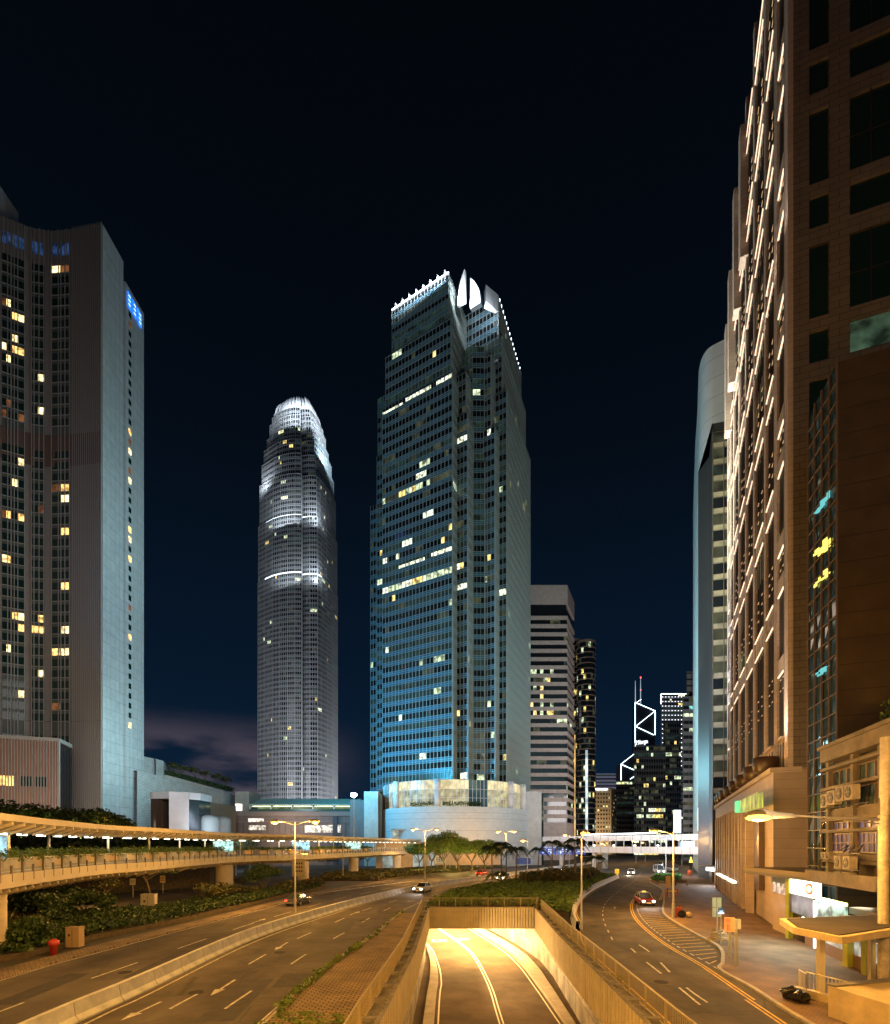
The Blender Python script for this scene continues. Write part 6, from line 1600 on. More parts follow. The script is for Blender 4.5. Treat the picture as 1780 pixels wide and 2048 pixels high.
# columns
colm = mat('column_concrete', (.5, .45, .36), .7, .15, .6)
for px, Y, r_ in ((1, 35.5, .36), (449, 87, 1.38), (604, 106, 1.35), (707, 135.5, 1.25), (794, 168, 1.35), (840, 181, 1.2)):
    x, y = PX(px, Y); m = MB(); m.lathe((x, y, 0), [(r_ * 1.03, 0), (r_ * 1.03, .4), (r_, .45), (r_, 4.15)], 24); m.build('column', colm, FB, smooth=True)
# planters hung inside the railing with their plants
cols3 = [mat('planter_tan', (.8, .6, .42), .7, .3, 3), mat('planter_white', (.85, .78, .75), .7, .3, 3), mat('planter_orange', (.85, .55, .25), .7, .3, 3)]
s = 22.0; k = 0; PLN = []
while s < 135:
    p, u_ = Eat(s, -.38)
    px = 890 + F * p[0] / max(1, p[1])
    if px > -30 and p[1] > 8:
        r_ = thing('planter_box', NTH(k + 1) + ' planter box with green plants from the left end of the footbridge railing', 'planter', (*p, 5.55), 'planter boxes along the footbridge'); 
        m = MB(); m.obox(p, u_[0], u_[1], 2.0, .4, 5.9, 6.5); m.build('box', cols3[k % 3], r_)
        m = MB()
        dens = 420 if s < 70 else 180
        for j in range(6):
            c = (p[0] + u_[0] * (j - 2.5) * .5, p[1] + u_[1] * (j - 2.5) * .5, 6.85 + U(-.1, .15)); m.leaves(c, (.42, .34, .3 + rnd() * .25), dens // 5, .17 if s < 70 else .26)
        m.leaves((p[0], p[1], 6.55), (1.4, .42, .22), dens // 4, .17)
        m.build('plants', leaf_y if k % 3 else leaf_a, r_)
        k += 1
    s += 3.5
# second row of greenery along the far railing
m = MB(); s = 20
while s < 150: p, u_ = Eat(s, -4.7); m.leaves((p[0], p[1], 6.75), (1.2, .5, .38), 130 if s < 90 else 70, .26); s += 1.7
tag(m.build('trailing_plants', leaf_a), 'continuous line of trailing plants along the far railing of the footbridge', 'plants', kind='stuff')
for i, (px, Y) in enumerate(((-1, 35.2), (447, 84.5), (602, 103.6), (706, 131))):
    p = PX(px, Y + 1.2); r_ = thing('poster_case', ['cut off poster case at the left end of the footbridge deck', 'bright poster case on the footbridge above the thick near column', 'bright poster case on the footbridge right of the double street lamp', 'small bright poster case furthest along the footbridge'][i], 'poster case', (*p, 5.5))
    w_ = .6 if i == 0 else 1.5 + i * .12; m = MB(); m.box(p[0] - w_, p[0] + w_, p[1] - .1, p[1] + .1, 6.4, 8.1); m.build('lit_poster', emi('poster_glow%d' % (i % 2), ((.45, .8, .95), (.5, .85, .75))[i % 2], 1.1, .7, 1.6), r_)
    m = MB(); m.box(p[0] - w_ - .06, p[0] - w_, p[1] - .12, p[1] + .12, 5.55, 8.2); m.box(p[0] + w_, p[0] + w_ + .06, p[1] - .12, p[1] + .12, 5.55, 8.2); m.box(p[0] - w_, p[0] + w_, p[1] - .12, p[1] + .12, 8.1, 8.2); m.build('frame', steel, r_)
# far footbridge
FF = thing('footbridge', 'white enclosed footbridge crossing the road in the distance to the rounded tower', 'footbridge', (*PX(1280, 150), 0))
L2 = [PX(1398, 131), PX(1300, 146), PX(1172, 165), PX(1120, 172), PX(1085, 178)]
Lb = [(x + 1.5, y + 5) for x, y in L2]
ffm = mat('white_panel', (.62, .64, .68), .4, .05, .4)
def strip3(m, A, B, z0, z1):
    for i in range(len(A) - 1):
        m.quad((*A[i], z0), (*A[i + 1], z0), (*A[i + 1], z1), (*A[i], z1)); m.quad((*B[i], z0), (*B[i + 1], z0), (*B[i + 1], z1), (*B[i], z1)); m.quad((*A[i], z1), (*A[i + 1], z1), (*B[i + 1], z1), (*B[i], z1)); m.quad((*A[i], z0), (*A[i + 1], z0), (*B[i + 1], z0), (*B[i], z0))
m = MB(); strip3(m, L2, Lb, 8.75, 10.3); m.build('roof', ffm, FF)
m = MB(); strip3(m, L2, Lb, 5.15, 7.0); m.build('deck', ffm, FF)
m = MB()
for i in range(len(L2) - 1):
    W = math.hypot(L2[i + 1][0] - L2[i][0], L2[i + 1][1] - L2[i][1]); n_ = int(W / 2.6)
    for j in range(n_): p = lerp(L2[i], L2[i + 1], j / n_); m.box(p[0] - .04, p[0] + .04, p[1] - .06, p[1] - .02, 5.16, 6.99); m.box(p[0] - .04, p[0] + .04, p[1] - .06, p[1] - .02, 8.76, 10.28)
m.build('panel_joints', joint, FF)
m = MB()
for i in range(len(L2) - 1):
    for j in range(8): p = lerp(L2[i], L2[i + 1], j / 8); m.box(p[0] - .07, p[0] + .07, p[1] + .1, p[1] + .25, 7.0, 8.75)
m.build('posts', steel_w, FF)
m = MB(); tg = []
for t in (.1, .3, .5, .7, .9):
    p = lerp(L2[0], L2[2], t); m = MB(); m.blob((p[0], p[1] + 1, 7.35), (.3, .3, .22)); m.build('deck_lamp', emi('deck_lamp_glow', (1, .98, .8), 8), FF)
m = MB(); m.beam((*lerp(L2[0], L2[2], .35), 10.75), (*lerp(L2[0], L2[2], .98), 10.75), .5, .35); m.build('roof_strip_lamp', emi('white_line', (.95, .97, 1), 4), FF)
m = MB(); p = lerp(L2[0], L2[1], .12); m.box(p[0] - 2, p[0] + 1.5, p[1] + 2, p[1] + 2.2, 7.05, 8.4); m.build('lit_end_window', emi('end_window', (.6, .85, 1), 3), FF)
for px, Y, r_ in ((1192, 163, .8), (1213, 166, .9), (1125, 173, .7), (1260 + 150, 131, .01)):
    if r_ < .1: continue
    x, y = PX(px, Y); m = MB(); m.lathe((x, y + 1.5, 0), [(r_, 0), (r_, 5.15)], 20); m.build('column', fbw, FF, smooth=True)
for i, (px0, px1) in enumerate(((1077, 1112), (1113, 1146), (1147, 1171))):
    Y = 168 - i * 1.2; a, b = PX(px0, Y), PX(px1, Y); r_ = thing('road_sign', ORDN[i] + ' of the three blue direction signs hung on the far footbridge', 'road sign', (*a, 4.6), 'blue direction signs')
    m = MB(); m.box(a[0], b[0], Y - .1, Y, ZH(1709, Y), ZH(1694, Y)); m.build('panel', emi('sign_blue_lit', (.02, .12, .8), .55), r_)
    m = MB(); w_ = b[0] - a[0]
    for c in (.25, .7): x = a[0] + w_ * c; z = ZH(1707.5, Y); m.raw([(x - .3, Y - .13, z + .5), (x + .3, Y - .13, z + .5), (x, Y - .13, z)], [(0, 1, 2)])
    for r in range(2):
        for c in range(7): 
            if rnd() < .8: x = a[0] + w_ * (.12 + c * .11); z = ZH(1700, Y) - r * .55; m.box(x, x + .32, Y - .13, Y - .11, z, z + .3)
    m.box(a[0] + .1, b[0] - .1, Y - .13, Y - .11, ZH(1695.5, Y), ZH(1695, Y)); m.build('lettering', emi('sign_letters', (.8, .9, 1), 1.3), r_)
light('AREA', (*PX(1280, 138), 3.5), 187, (.9, .93, 1), size=20, sy=4, target=(*PX(1280, 147), 7))
light('AREA', (*PX(1280, 140), 14), 189, (.65, .8, 1), size=20, sy=4, target=(*PX(1280, 147), 9))
light('AREA', (*PX(1130, 162), 2), 450, (.7, .8, 1), size=8, target=(*PX(1130, 168), 6))
# ============================================================ STREET LAMPS
def lamp_head(m, g, c, d, s=1.0):
    """cobra head luminaire; c = glass centre, d = direction the arm came from"""
    ux, uy = d; c = Vector(c)
    m.tube([c - Vector((ux, uy, 0)) * .5 * s + Vector((0, 0, .1 * s)), c - Vector((ux, uy, 0)) * .15 * s + Vector((0, 0, .17 * s)), c + Vector((ux, uy, 0)) * .35 * s + Vector((0, 0, .16 * s)), c + Vector((ux, uy, 0)) * .75 * s + Vector((0, 0, .12 * s))], [.1 * s, .17 * s, .16 * s, .06 * s], 10)
    g.blob((c.x, c.y, c.z - .02), (.4 * s, .28 * s, .17 * s), 12, 7, 0)
def street_lamp(base, h, arms, lab, power=7000, r=.09, grp=None, gl=1.0, colr=SOD, pm=None, spot=False):
    root = thing('street_lamp', lab, 'street lamp', (base[0], base[1], 0), grp)
    m = MB(); m.tube([(base[0], base[1], 0), (base[0], base[1], 1.6)], r * 1.6, 10); m.tube([(base[0], base[1], 1.6), (base[0], base[1], h)], [r * 1.1, r * .75], 10); m.build('pole', pm or steel_g, root)
    for (dx, dy, dz) in arms:
        n_ = math.hypot(dx, dy); ux, uy = dx / n_, dy / n_; ex, ey = base[0] + dx, base[1] + dy
        m = MB(); m.tube([(base[0], base[1], h - .25), (base[0] + dx * .4, base[1] + dy * .4, h + dz * .6), (ex - ux * .5, ey - uy * .5, h + dz + .1)], .05, 7); a_ = m.build('arm', pm or steel_g, root)
        m = MB(); g = MB(); lamp_head(m, g, (ex, ey, h + dz), (-ux, -uy), gl); m.build('lamp_head', mat('lamp_shell', (.25, .25, .24), .5), root); g.build('lamp_glass', sodium, root)
        light('POINT', (ex, ey, h + dz - .45), power, colr, root, size=.25)
    return root
PW0 = 6500
street_lamp(G(590, 1825), 10, [(-2.25, 0, 0), (2.25, 0, .05)], 'tall double headed street lamp rising in front of the left footbridge', PW0)
street_lamp(G(850, 1762), 10.6, [(-2.5, 0, .1), (2.5, 0, .1)], 'double headed street lamp left of the tree row by the drum podium', PW0 * 1.1)
street_lamp(PX(1012, 122), 10.4, [(-1.9, 0, .1), (1.9, 0, .2)], 'double headed street lamp among the cluster of palms', PW0)
street_lamp(G(1163, 1860), 8.4, [(-.1, -1.6, .1)], 'slim single street lamp standing in the kerb of the shrub bed', 1500, .07)
street_lamp(G(1347, 1838), 8.8, [(-2.0, 0, .05)], 'tall pole lamp with a glaring orange head beside the taxi', PW0 * 1.3, .1)
street_lamp(G(1332, 1753), 9.2, [(-2.7, 0, -.1)], 'distant thin street lamp just left of the tall pole lamp', PW0 * .9)
for i, (px, Y, py) in enumerate(((904, 150, 1669), (1046, 140, 1681), (1130, 150, 1670), (1266, 215, 1682), (1285, 230, 1685), (1357, 185, 1679), (1204, 205, 1687), (946, 158, 1700))):
    x, y = PX(px, Y); street_lamp((x + 1.2, y), ZH(py, Y) - .05, [(-1.2, 0, 0)], 'small distant street lamp, %s along the far streets' % ORDN[i], 2600, .08, None, 1.5)
# big near lamp at the right
x, y = PX(1767, 27); zl = ZH(1638, 27); xl = PX(1517, 27)[0]
BL_ = thing('street_lamp', 'big near street lamp with thick pale pole and long arm glowing orange at the right', 'street lamp', (x, y, 0))
m = MB(); m.tube([(x, y, .0), (x, y, zl + .15), (x, y, zl + .2)], [.25, .235, .2], 16); m.tube([(x + .08, y, zl + .2), (x + .08, y, zl + 1.1)], [.2, .2], 16); m.tube([(x + .1, y, zl + 1.1), (x + .12, y, zl + 4.2)], [.26, .24], 16); m.build('pole', mat('old_pole', (.5, .44, .3), .7, .3, 2), BL_)
m = MB(); m.tube([(x, y, zl - .02), (x - 2, y, zl + .02), (xl + 1.9, y, zl + .18)], [.08, .06, .045], 10); m.tube([(x, y, zl - .25), (x - 2, y, zl - .05)], .035, 8); m.build('arm', mat('arm_steel', (.4, .38, .33), .4, metal=.4), BL_)
m = MB(); m.tube([(xl - .75, y, zl + .1), (xl - .3, y, zl + .24), (xl + .3, y, zl + .26), (xl + .9, y, zl + .2), (xl + 1.7, y, zl + .17), (xl + 1.95, y, zl + .12)], [.06, .2, .24, .17, .12, .04], 12); m.build('lamp_head', MATS['lamp_shell'], BL_)
m = MB(); m.blob((xl, y, zl + .08), (.7, .3, .2), 16, 9, 0); m.build('lamp_glass', sodium, BL_, smooth=True)
light('POINT', (xl, y, zl - .3), 4400, SOD, BL_, size=.3)
# lamps outside the picture that light the foreground (same avenue, same kind)
for x, y in ((-19.2, 30), (-19.2, 2)):
    street_lamp((x + 3.9, y), 10, [(-2.25, 0, 0), (2.25, 0, .05)], 'double headed avenue lamp nearest on the left carriageway barrier' if y > 20 else 'avenue lamp behind the viewer on the left', PW0 * 1.0) if y < 20 else None
light('POINT', (-17, 30, 11), 6000, SOD, size=.3)
light('POINT', (-12, 8, 11), 8500, SOD, size=.3)
light('POINT', (1.5, 12, 11), 7000, SOD, size=.3)
light('POINT', (20, 8, 10.5), 7000, SOD, size=.3)
light('POINT', (-42, 60, 3.6), 2200, SOD, size=.2)  # from here bare sodium lights added in view, brightening under and beyond the footbridge
light('POINT', (-30, 112, 6), 2500, SOD, size=.3); light('POINT', (-62, 92, 9), 7000, SOD, size=.3)
light('POINT', (-12, 160, 6), 2200, SOD, size=.3); light('POINT', (10, 168, 6), 1500, SOD, size=.3)
# cold floodlight on its mast by the mall terrace
x, y, z = P3(708, 1590, 170)
FLD = thing('floodlight', 'dazzling blue white floodlight on a mast beside the glass canopy', 'floodlight', (x, y, 0))
m = MB(); m.tube([(x, y, 0), (x, y, z - .6)], [.25, .12], 10); m.build('mast', steel_g, FLD); m = MB(); m.box(x - .9, x + .9, y - .1, y + .5, z - .6, z + .6); m.build('housing', darkm, FLD)
m = MB(); m.blob((x, y - .3, z), (1.0, .35, .75), 16, 9, 0); m.build('lamp_glass', emi('flood_glow', (.72, .95, 1), 60), FLD, smooth=True)
light('SPOT', (x + 2, y + 1, z + .5), 21000, (.28, .8, 1), FLD, size=.6, target=(*AB(20, 0), 55), spot=100, blend=.7)
light('SPOT', (x - 2, y + 1, z + .5), 20000, (.45, .9, 1), FLD, size=.6, target=(hp(205)[0], 160, 60), spot=110, blend=.7)
# facade floodlights (bare area lights added in the air to brighten the faces)
light('AREA', (-40, 164, 36), 29250, (.06, .6, 1), size=6, target=(*AB(24, 0), 52))
light('AREA', (-70, 120, 60), 10800, (.12, .45, 1), size=12, target=(*AB(18, 0), 125))
light('AREA', (48, 120, 40), 4680, (.62, .75, .55), size=20, target=(*AB(-12, 30), 120))
light('AREA', (-8, 120, 30), 2400, (.5, .66, .6), size=14, target=(*AB(-5, 8), 100))
light('AREA', (60, 160, 20), 2956, (.66, .78, 1), size=10, target=(*AB(-15, 35), 50))
light('AREA', (-10, 150, 14), 1560, (.62, .88, 1), size=12, target=(0, 176, 12))
light('AREA', (28, 150, 14), 1260, (.7, .82, 1), size=12, target=(14, 178, 12))
# hotel
light('AREA', (-70, 150, 30), 10400, (.45, .88, 1), size=8, target=(hp(205)[0], 160, 60))
light('AREA', (-55, 150, 90), 10800, (.5, .85, .9), size=20, target=(hp(205)[0], 160, 140))
light('AREA', (-90, 70, 60), 11700, (.85, .8, .74), size=40, target=(*hp(90), 100))
light('AREA', (-100, 118, 6), 5000, (1, .75, .5), size=20, target=(*hp(120), 20))
light('AREA', (-60, 140, 12), 3000, (.6, .85, 1), size=10, target=(-75, 175, 14))
light('AREA', (-75, 120, 30), 5000, (.7, .85, 1), size=10, target=(-80, 145, 14))
light('AREA', (-60, 185, 14), 3500, (1, .75, .5), size=8, target=(-55, 200, 10))
# striped tower, hotel block, others
light('AREA', (75, 190, 30), 18000, (.9, .8, .78), size=20, target=(*PX(1100, 260), 70))
light('AREA', (112, 392, 6), 15000, (1, .72, .4), size=14, target=(*PX(1212, 420), 30))
light('AREA', (120, 230, 20), 25000, (.9, .7, .6), size=20, target=(*PX(1170, 330), 70))
light('AREA', (180, 500, 60), 60000, (.8, .85, 1), size=40, target=(*PX(1345, 620), 130))
# white tower
light('AREA', (46, 112, 8), 10920, (.7, .82, 1), size=8, target=(*PX(1410, 126), 28))
light('AREA', (30, 160, 30), 30000, (.35, .85, 1), size=14, target=(*PX(1392, 150), 70))
light('AREA', (30, 90, 60), 21600, (.8, .8, .6), size=20, target=(*PX(1430, 124), 95))
light('AREA', (36, 96, 34), 9000, (.8, .88, 1), size=12, target=(*PX(1412, 126), 52))
# right hand dark faces
light('AREA', (26, 14, 14), 180, (1, .7, .35), size=8, target=(38, 42, 30))
light('AREA', (22, 20, 40), 409, (1, .82, .62), size=12, target=(36, 44, 70))
light('AREA', (18, 38, 12), 500, (1, .7, .4), size=4, target=(*SQ(30, 0), 9))
light('AREA', (17, 26, 10), 175, (1, .68, .35), size=4, target=(*OQ(5, 0), 10))
# ============================================================ VEHICLES
def vehicle(x, y, hd, body, roof, lab, name='car', L_=4.6, W_=1.75, H_=1.45, front=True, lights='head', van=False, cat='car', grp=None, label_lamp=True):
    """built with its nose towards +Y locally, then turned"""
    root = thing(name, lab, cat, (0, 0, 0), grp)
    hb = .92 if not van else 1.15
    # body: cross sections along the length
    if van: prof = [(-L_ / 2, .35, .95, .9), (-L_ / 2 + .1, .28, 1.15, .97), (0, .26, 1.15, 1), (L_ / 2 - .5, .28, 1.1, .98), (L_ / 2 - .05, .35, .85, .9)]
    else: prof = [(-L_ / 2, .42, .78, .86), (-L_ / 2 + .12, .3, .92, .94), (-L_ / 4, .26, .95, 1), (L_ * .12, .26, .93, 1), (L_ / 2 - .35, .28, .82, .95), (L_ / 2, .38, .66, .84)]
    m = MB(); n_ = 8; vs = []; 
    for (yy, z0, z1, k) in prof:
        w2 = W_ / 2 * k; vs += [(-w2 * .9, yy, z0), (-w2, yy, z0 + .15), (-w2, yy, z1 - .15), (-w2 * .88, yy, z1), (w2 * .88, yy, z1), (w2, yy, z1 - .15), (w2, yy, z0 + .15), (w2 * .9, yy, z0)]
    fs = [tuple(range(8))[::-1], tuple(range((len(prof) - 1) * 8, len(prof) * 8))]
    for i in range(len(prof) - 1):
        for j in range(8): fs.append((i * 8 + j, i * 8 + (j + 1) % 8, (i + 1) * 8 + (j + 1) % 8, (i + 1) * 8 + j))
    m.raw(vs, fs); m.build('body', body, root)
    if van: y0, y1, y2, y3 = -L_ / 2 + .05, -L_ / 2 + .2, L_ * .22, L_ * .42
    else: y0, y1, y2, y3 = -L_ * .36, -L_ * .24, L_ * .04, L_ * .22
    w2 = W_ / 2 * .86; w3 = W_ / 2 * .72; zb = prof[2][2] - .04; ztp = H_ if not van else 2.25
    m = MB(); m.raw([(-w2, y0, zb), (w2, y0, zb), (w2, y3, zb), (-w2, y3, zb), (-w3, y1, ztp), (w3, y1, ztp), (w3, y2, ztp), (-w3, y2, ztp)], [(0, 1, 5, 4), (1, 2, 6, 5), (2, 3, 7, 6), (3, 0, 4, 7)]); m.build('windows', mat('car_glass', (.03, .035, .04), .05), root)
    m = MB(); m.raw([(-w3, y1, ztp), (w3, y1, ztp), (w3, y2, ztp), (-w3, y2, ztp), (-w3 * .9, y1 + .15, ztp + .06), (w3 * .9, y1 + .15, ztp + .06), (w3 * .9, y2 - .15, ztp + .06), (-w3 * .9, y2 - .15, ztp + .06)], [(0, 1, 5, 4), (1, 2, 6, 5), (2, 3, 7, 6), (3, 0, 4, 7), (4, 5, 6, 7)])
    for sx in (-1, 1):
        m.beam((sx * w2, y3, zb), (sx * w3, y2, ztp), .07); m.beam((sx * w2, y0, zb), (sx * w3, y1, ztp), .07); m.beam((sx * w2 * .99, (y0 + y3) / 2, zb), (sx * w3, (y1 + y2) / 2, ztp), .06)
    m.build('roof', roof, root)
    for sx in (-1, 1):
        for yy in (-L_ * .3, L_ * .31):
            m = MB(); m.tube([(sx * (W_ / 2 - .2), yy, .32), (sx * (W_ / 2 + .01), yy, .32)], .32, 16); wh = m.build('wheel', black, root)
            m = MB(); m.tube([(sx * (W_ / 2 + .01), yy, .32), (sx * (W_ / 2 + .03), yy, .32)], .18, 12); m.build('rim', steel, wh)
        m = MB(); m.blob((sx * W_ * .34, L_ / 2 - .02, .62), (.17, .08, .1), 12, 7, 0); m.build('headlight', head if lights in ('head',) else mat('lamp_off', (.5, .5, .48), .2), root)
        m = MB(); m.box(sx * W_ * .34 - .15, sx * W_ * .34 + .15, -L_ / 2 - .02, -L_ / 2 + .05, .65, .8); m.build('tail_light', tail, root)
        m = MB(); m.blob((sx * (W_ / 2 + .08), y3 - .1, zb + .1), (.1, .06, .08), 8, 5, 0); m.build('mirror', body, root)
    m = MB(); m.box(-W_ * .42, W_ * .42, L_ / 2 - .08, L_ / 2 + .04, .32, .5); m.box(-W_ * .42, W_ * .42, -L_ / 2 - .04, -L_ / 2 + .08, .35, .55); m.build('bumper', mat('bumper', (.12, .12, .12), .5), root)
    m = MB(); m.box(-.4, .4, L_ / 2 - .05, L_ / 2 + .02, .55, .7); m.build('grille', darkm, root)
    m = MB(); m.box(-.26, .26, L_ / 2 + .035, L_ / 2 + .05, .38, .5); m.build('number_plate', mat('plate_white', (.7, .7, .65), .5), root)
    root.location = (x, y, .01); root.rotation_euler = (0, 0, hd)
    if lights == 'head':
        for sx in (-1, 1):
            l = light('SPOT', (sx * W_ * .34, L_ / 2 + .1, .65), 260, (1, .95, .85), None, size=.06, spot=70, blend=.6); l.parent = root; l.rotation_euler = (math.radians(86), 0, 0)
    return root
redp = mat('taxi_red', (.35, .03, .02), .3, coat=.5); silver = mat('silver_paint', (.55, .55, .55), .3, metal=.5); whitep = mat('white_paint', (.65, .65, .65), .3, coat=.4); dkp = mat('dark_paint', (.04, .045, .06), .25, coat=.5)
tx, ty = G(1302, 1813)
TX = vehicle(tx, ty + 2.2, math.radians(180 - 8), redp, silver, 'red taxi with silver roof and bright headlights in the lay-by', 'taxi', 4.7, 1.72, 1.5, cat='taxi')
m = MB(); m.box(-.22, .22, -.2, -.06, 1.55, 1.7); o = m.build('roof_sign', emi('taxi_sign', (1, .55, .1), 2), None); o.parent = TX
x, y = G(1327, 1748); vehicle(x, y + 3, math.radians(172), whitep, whitep, 'white van with dazzling headlights waiting at the side street', 'van', 5.0, 1.9, 2.2, van=True, cat='van')
x, y = G(1352, 1744); vehicle(x, y + 3, math.radians(174), silver, redp, 'small silver bus with a red roof parked by the pavement', 'minibus', 6.5, 2.1, 2.6, van=True, lights='off', cat='minibus')
def on_lane(A, B, t, Y):
    L_ = [lerp(p, q, t) for p, q in zip(A, B)]; i = min(range(2, len(L_) - 2), key=lambda k: abs(L_[k][1] - Y)); u_ = unit(L_[i + 1][0] - L_[i][0], L_[i + 1][1] - L_[i][1]); return L_[i], math.atan2(u_[1], u_[0]) - math.pi / 2
for i, (t, Y, pt, lb) in enumerate(((.2, 84, whitep, 'white car with headlights on coming round the bend beside the dividing barrier'), (.52, 112, silver, 'silver car with headlights on in the middle lane of the bend'), (.8, 150, dkp, 'dark car with headlights on where the bend passes the palms'))):
    p, h_ = on_lane(BL, NR, t, Y); vehicle(p[0], p[1], h_ + math.pi, pt, pt, lb)
for t, Y, pt, lb in ((.3, 66, dkp, 'dark car with red tail lights driving away on the left carriageway'), (.72, 128, redp, 'red car with tail lights driving away on the left carriageway')):
    p, h_ = on_lane(FL, BLl, t, Y); vehicle(p[0], p[1], h_, pt, pt, lb, lights='tail')
for t, Y, pt, lb in ((.3, 132, whitep, 'white car with headlights on approaching past the end of the shrub bed'), (.62, 185, silver, 'far silver car with headlights on under the white footbridge')):
    p, h_ = on_lane(RL, RR, t, Y); vehicle(p[0], p[1], h_ + math.pi, pt, pt, lb)
# ============================================================ SIGNS BY THE LEFT ROADS
def flat_sign(px, py, top, w_, h_, mt, lab, pole_r=.05, cat='road sign', marks=None, poles=1):
    x, y = G(px, py); r_ = thing('road_sign', lab, cat, (x, y, 0)); zt = ZH(top, y)
    m = MB()
    for k in range(poles): xx = x + (k - (poles - 1) / 2) * w_ * .6; m.tube([(xx, y, 0), (xx, y, zt)], pole_r, 8)
    m.build('pole', steel_g, r_); m = MB(); m.box(x - w_ / 2, x + w_ / 2, y - .12, y - .07, zt - h_, zt); m.build('panel', mt, r_)
    if marks: m = MB(); marks(m, x, y - .13, zt, w_, h_); m.build('lettering', darkm, r_)
ylw = mat('sign_yellow', (.65, .5, .2), .6); wht = mat('sign_cream', (.55, .5, .36), .6)
def mk(m, x, y, zt, w_, h_):
    for r in range(3):
        for c in range(4): m.box(x - w_ * .36 + c * w_ * .19, x - w_ * .36 + c * w_ * .19 + w_ * .12, y, y + .01, zt - h_ * (.3 + r * .22), zt - h_ * (.2 + r * .22))
flat_sign(326, 1787, 1751, .8, 1.1, ylw, 'small yellow street sign on a post beneath the footbridge', marks=mk)
flat_sign(266, 1795, 1757, .8, .9, wht, 'small round faced sign on a post at the left side road', marks=mk)
flat_sign(597, 1775, 1718, 2.2, 3.1, mat('sign_tan', (.42, .36, .22), .6), 'large tan direction sign in front of the footbridge column', .07, marks=mk, poles=1)
flat_sign(881, 1740, 1711, 3.4, 2.4, mat('sign_white2', (.6, .62, .58), .5), 'white pointed direction sign left of the street trees', .07, marks=mk, poles=2)
x, y = G(894, 1742); P_ = thing('sign_portal', 'thin grey steel portal frame with a rounded top in front of the tree row', 'portal frame', (x, y, 0)); m = MB(); m.tube([(x - .35, y, 0), (x - .35, y, 9.6), (x - .2, y, 9.9), (x + .7, y, 9.9), (x + .85, y, 9.6), (x + .85, y, 0)], .09, 8); m.build('frame', steel_g, P_)
x, y = G(686, 1758); P_ = thing('camera_pole', 'bare thin pole right of the double headed lamp', 'pole', (x, y, 0)); m = MB(); m.tube([(x, y, 0), (x, y, ZH(1668, y))], [.12, .05], 8); m.build('pole', steel, P_)
flat_sign(1046, 1735, 1716, 5.0, 2.0, emi('blue_sign_dim', (.02, .12, .5), .25), 'wide blue lane sign standing low behind the palms', .1, poles=2)
# service cabinets
for i, (px, py, w_, h_, lab, mt) in enumerate(((298, 1827, 1.5, 2.1, 'pale double door service cabinet standing in the hedge', conc_l), (150, 1896, .95, 1.5, 'tall brown service cabinet on the verge near the red bin', mat('cabinet_brown', (.33, .24, .14), .7)))):
    x, y = G(px, py); r_ = thing('service_cabinet', lab, 'cabinet', (x, y, 0)); m = MB(); m.box(x - w_ / 2, x + w_ / 2, y - .3, y + .3, .1, h_); m.box(x - w_ / 2 - .04, x + w_ / 2 + .04, y - .34, y + .34, h_, h_ + .06); m.build('body', mt, r_)
    m = MB(); m.box(x - .012, x + .012, y - .315, y - .3, .2, h_ - .1); m.box(x - w_ * .3, x - w_ * .15, y - .32, y - .3, h_ * .6, h_ * .7); m.build('door_seam', darkm, r_)
x, y = G(107, 1912); m = MB(); m.lathe((x, y, 0), [(.22, 0), (.22, .7), (.34, .75), (.34, 1.0), (.15, 1.15)], 12); tag(m.build('hydrant', mat('red_iron', (.4, .04, .03), .5), loc=(x, y, 0), smooth=True), 'squat red hydrant at the near edge of the verge', 'hydrant')
# roadside guard rail on the side road
GR = thing('guard_rail', 'low dark guard rail between the two side roads beneath the footbridge', 'guard rail', (*G(300, 1786), 0)); m = MB(); pts = resample([G(20, 1790), G(200, 1789), G(330, 1784), G(440, 1777)], 30)
for a, b in zip(pts[:-1], pts[1:]): m.beam((*a, .95), (*b, .95), .08, .1); m.beam((*a, .6), (*b, .6), .06, .08)
m.build('rail', darkm, GR); 
for p in pts[::2]: m = MB(); m.obox(p, 1, 0, .1, .1, 0, 1.0); m.build('post', darkm, GR)
# retaining wall with white lamps far left under the footbridge
RW = thing('retaining_wall', 'grey concrete retaining wall with small white wall lamps behind the side road', 'retaining wall', (*PX(380, 118), 0)); m = MB(); a, b = PX(300, 128), PX(470, 128); m.box(a[0], b[0], 128, 129, 0, 3.4); m.build('wall', conc, RW)
for px in (360, 397, 415): x = PX(px, 127.8)[0]; m = MB(); m.lathe((x, 127.7, .4), [(.5, 0), (.2, 2.0), (.1, 2.1)], 8); m.build('wall_lamp', emi('wall_lamp_glow', (1, .85, .6), 1.6), RW)
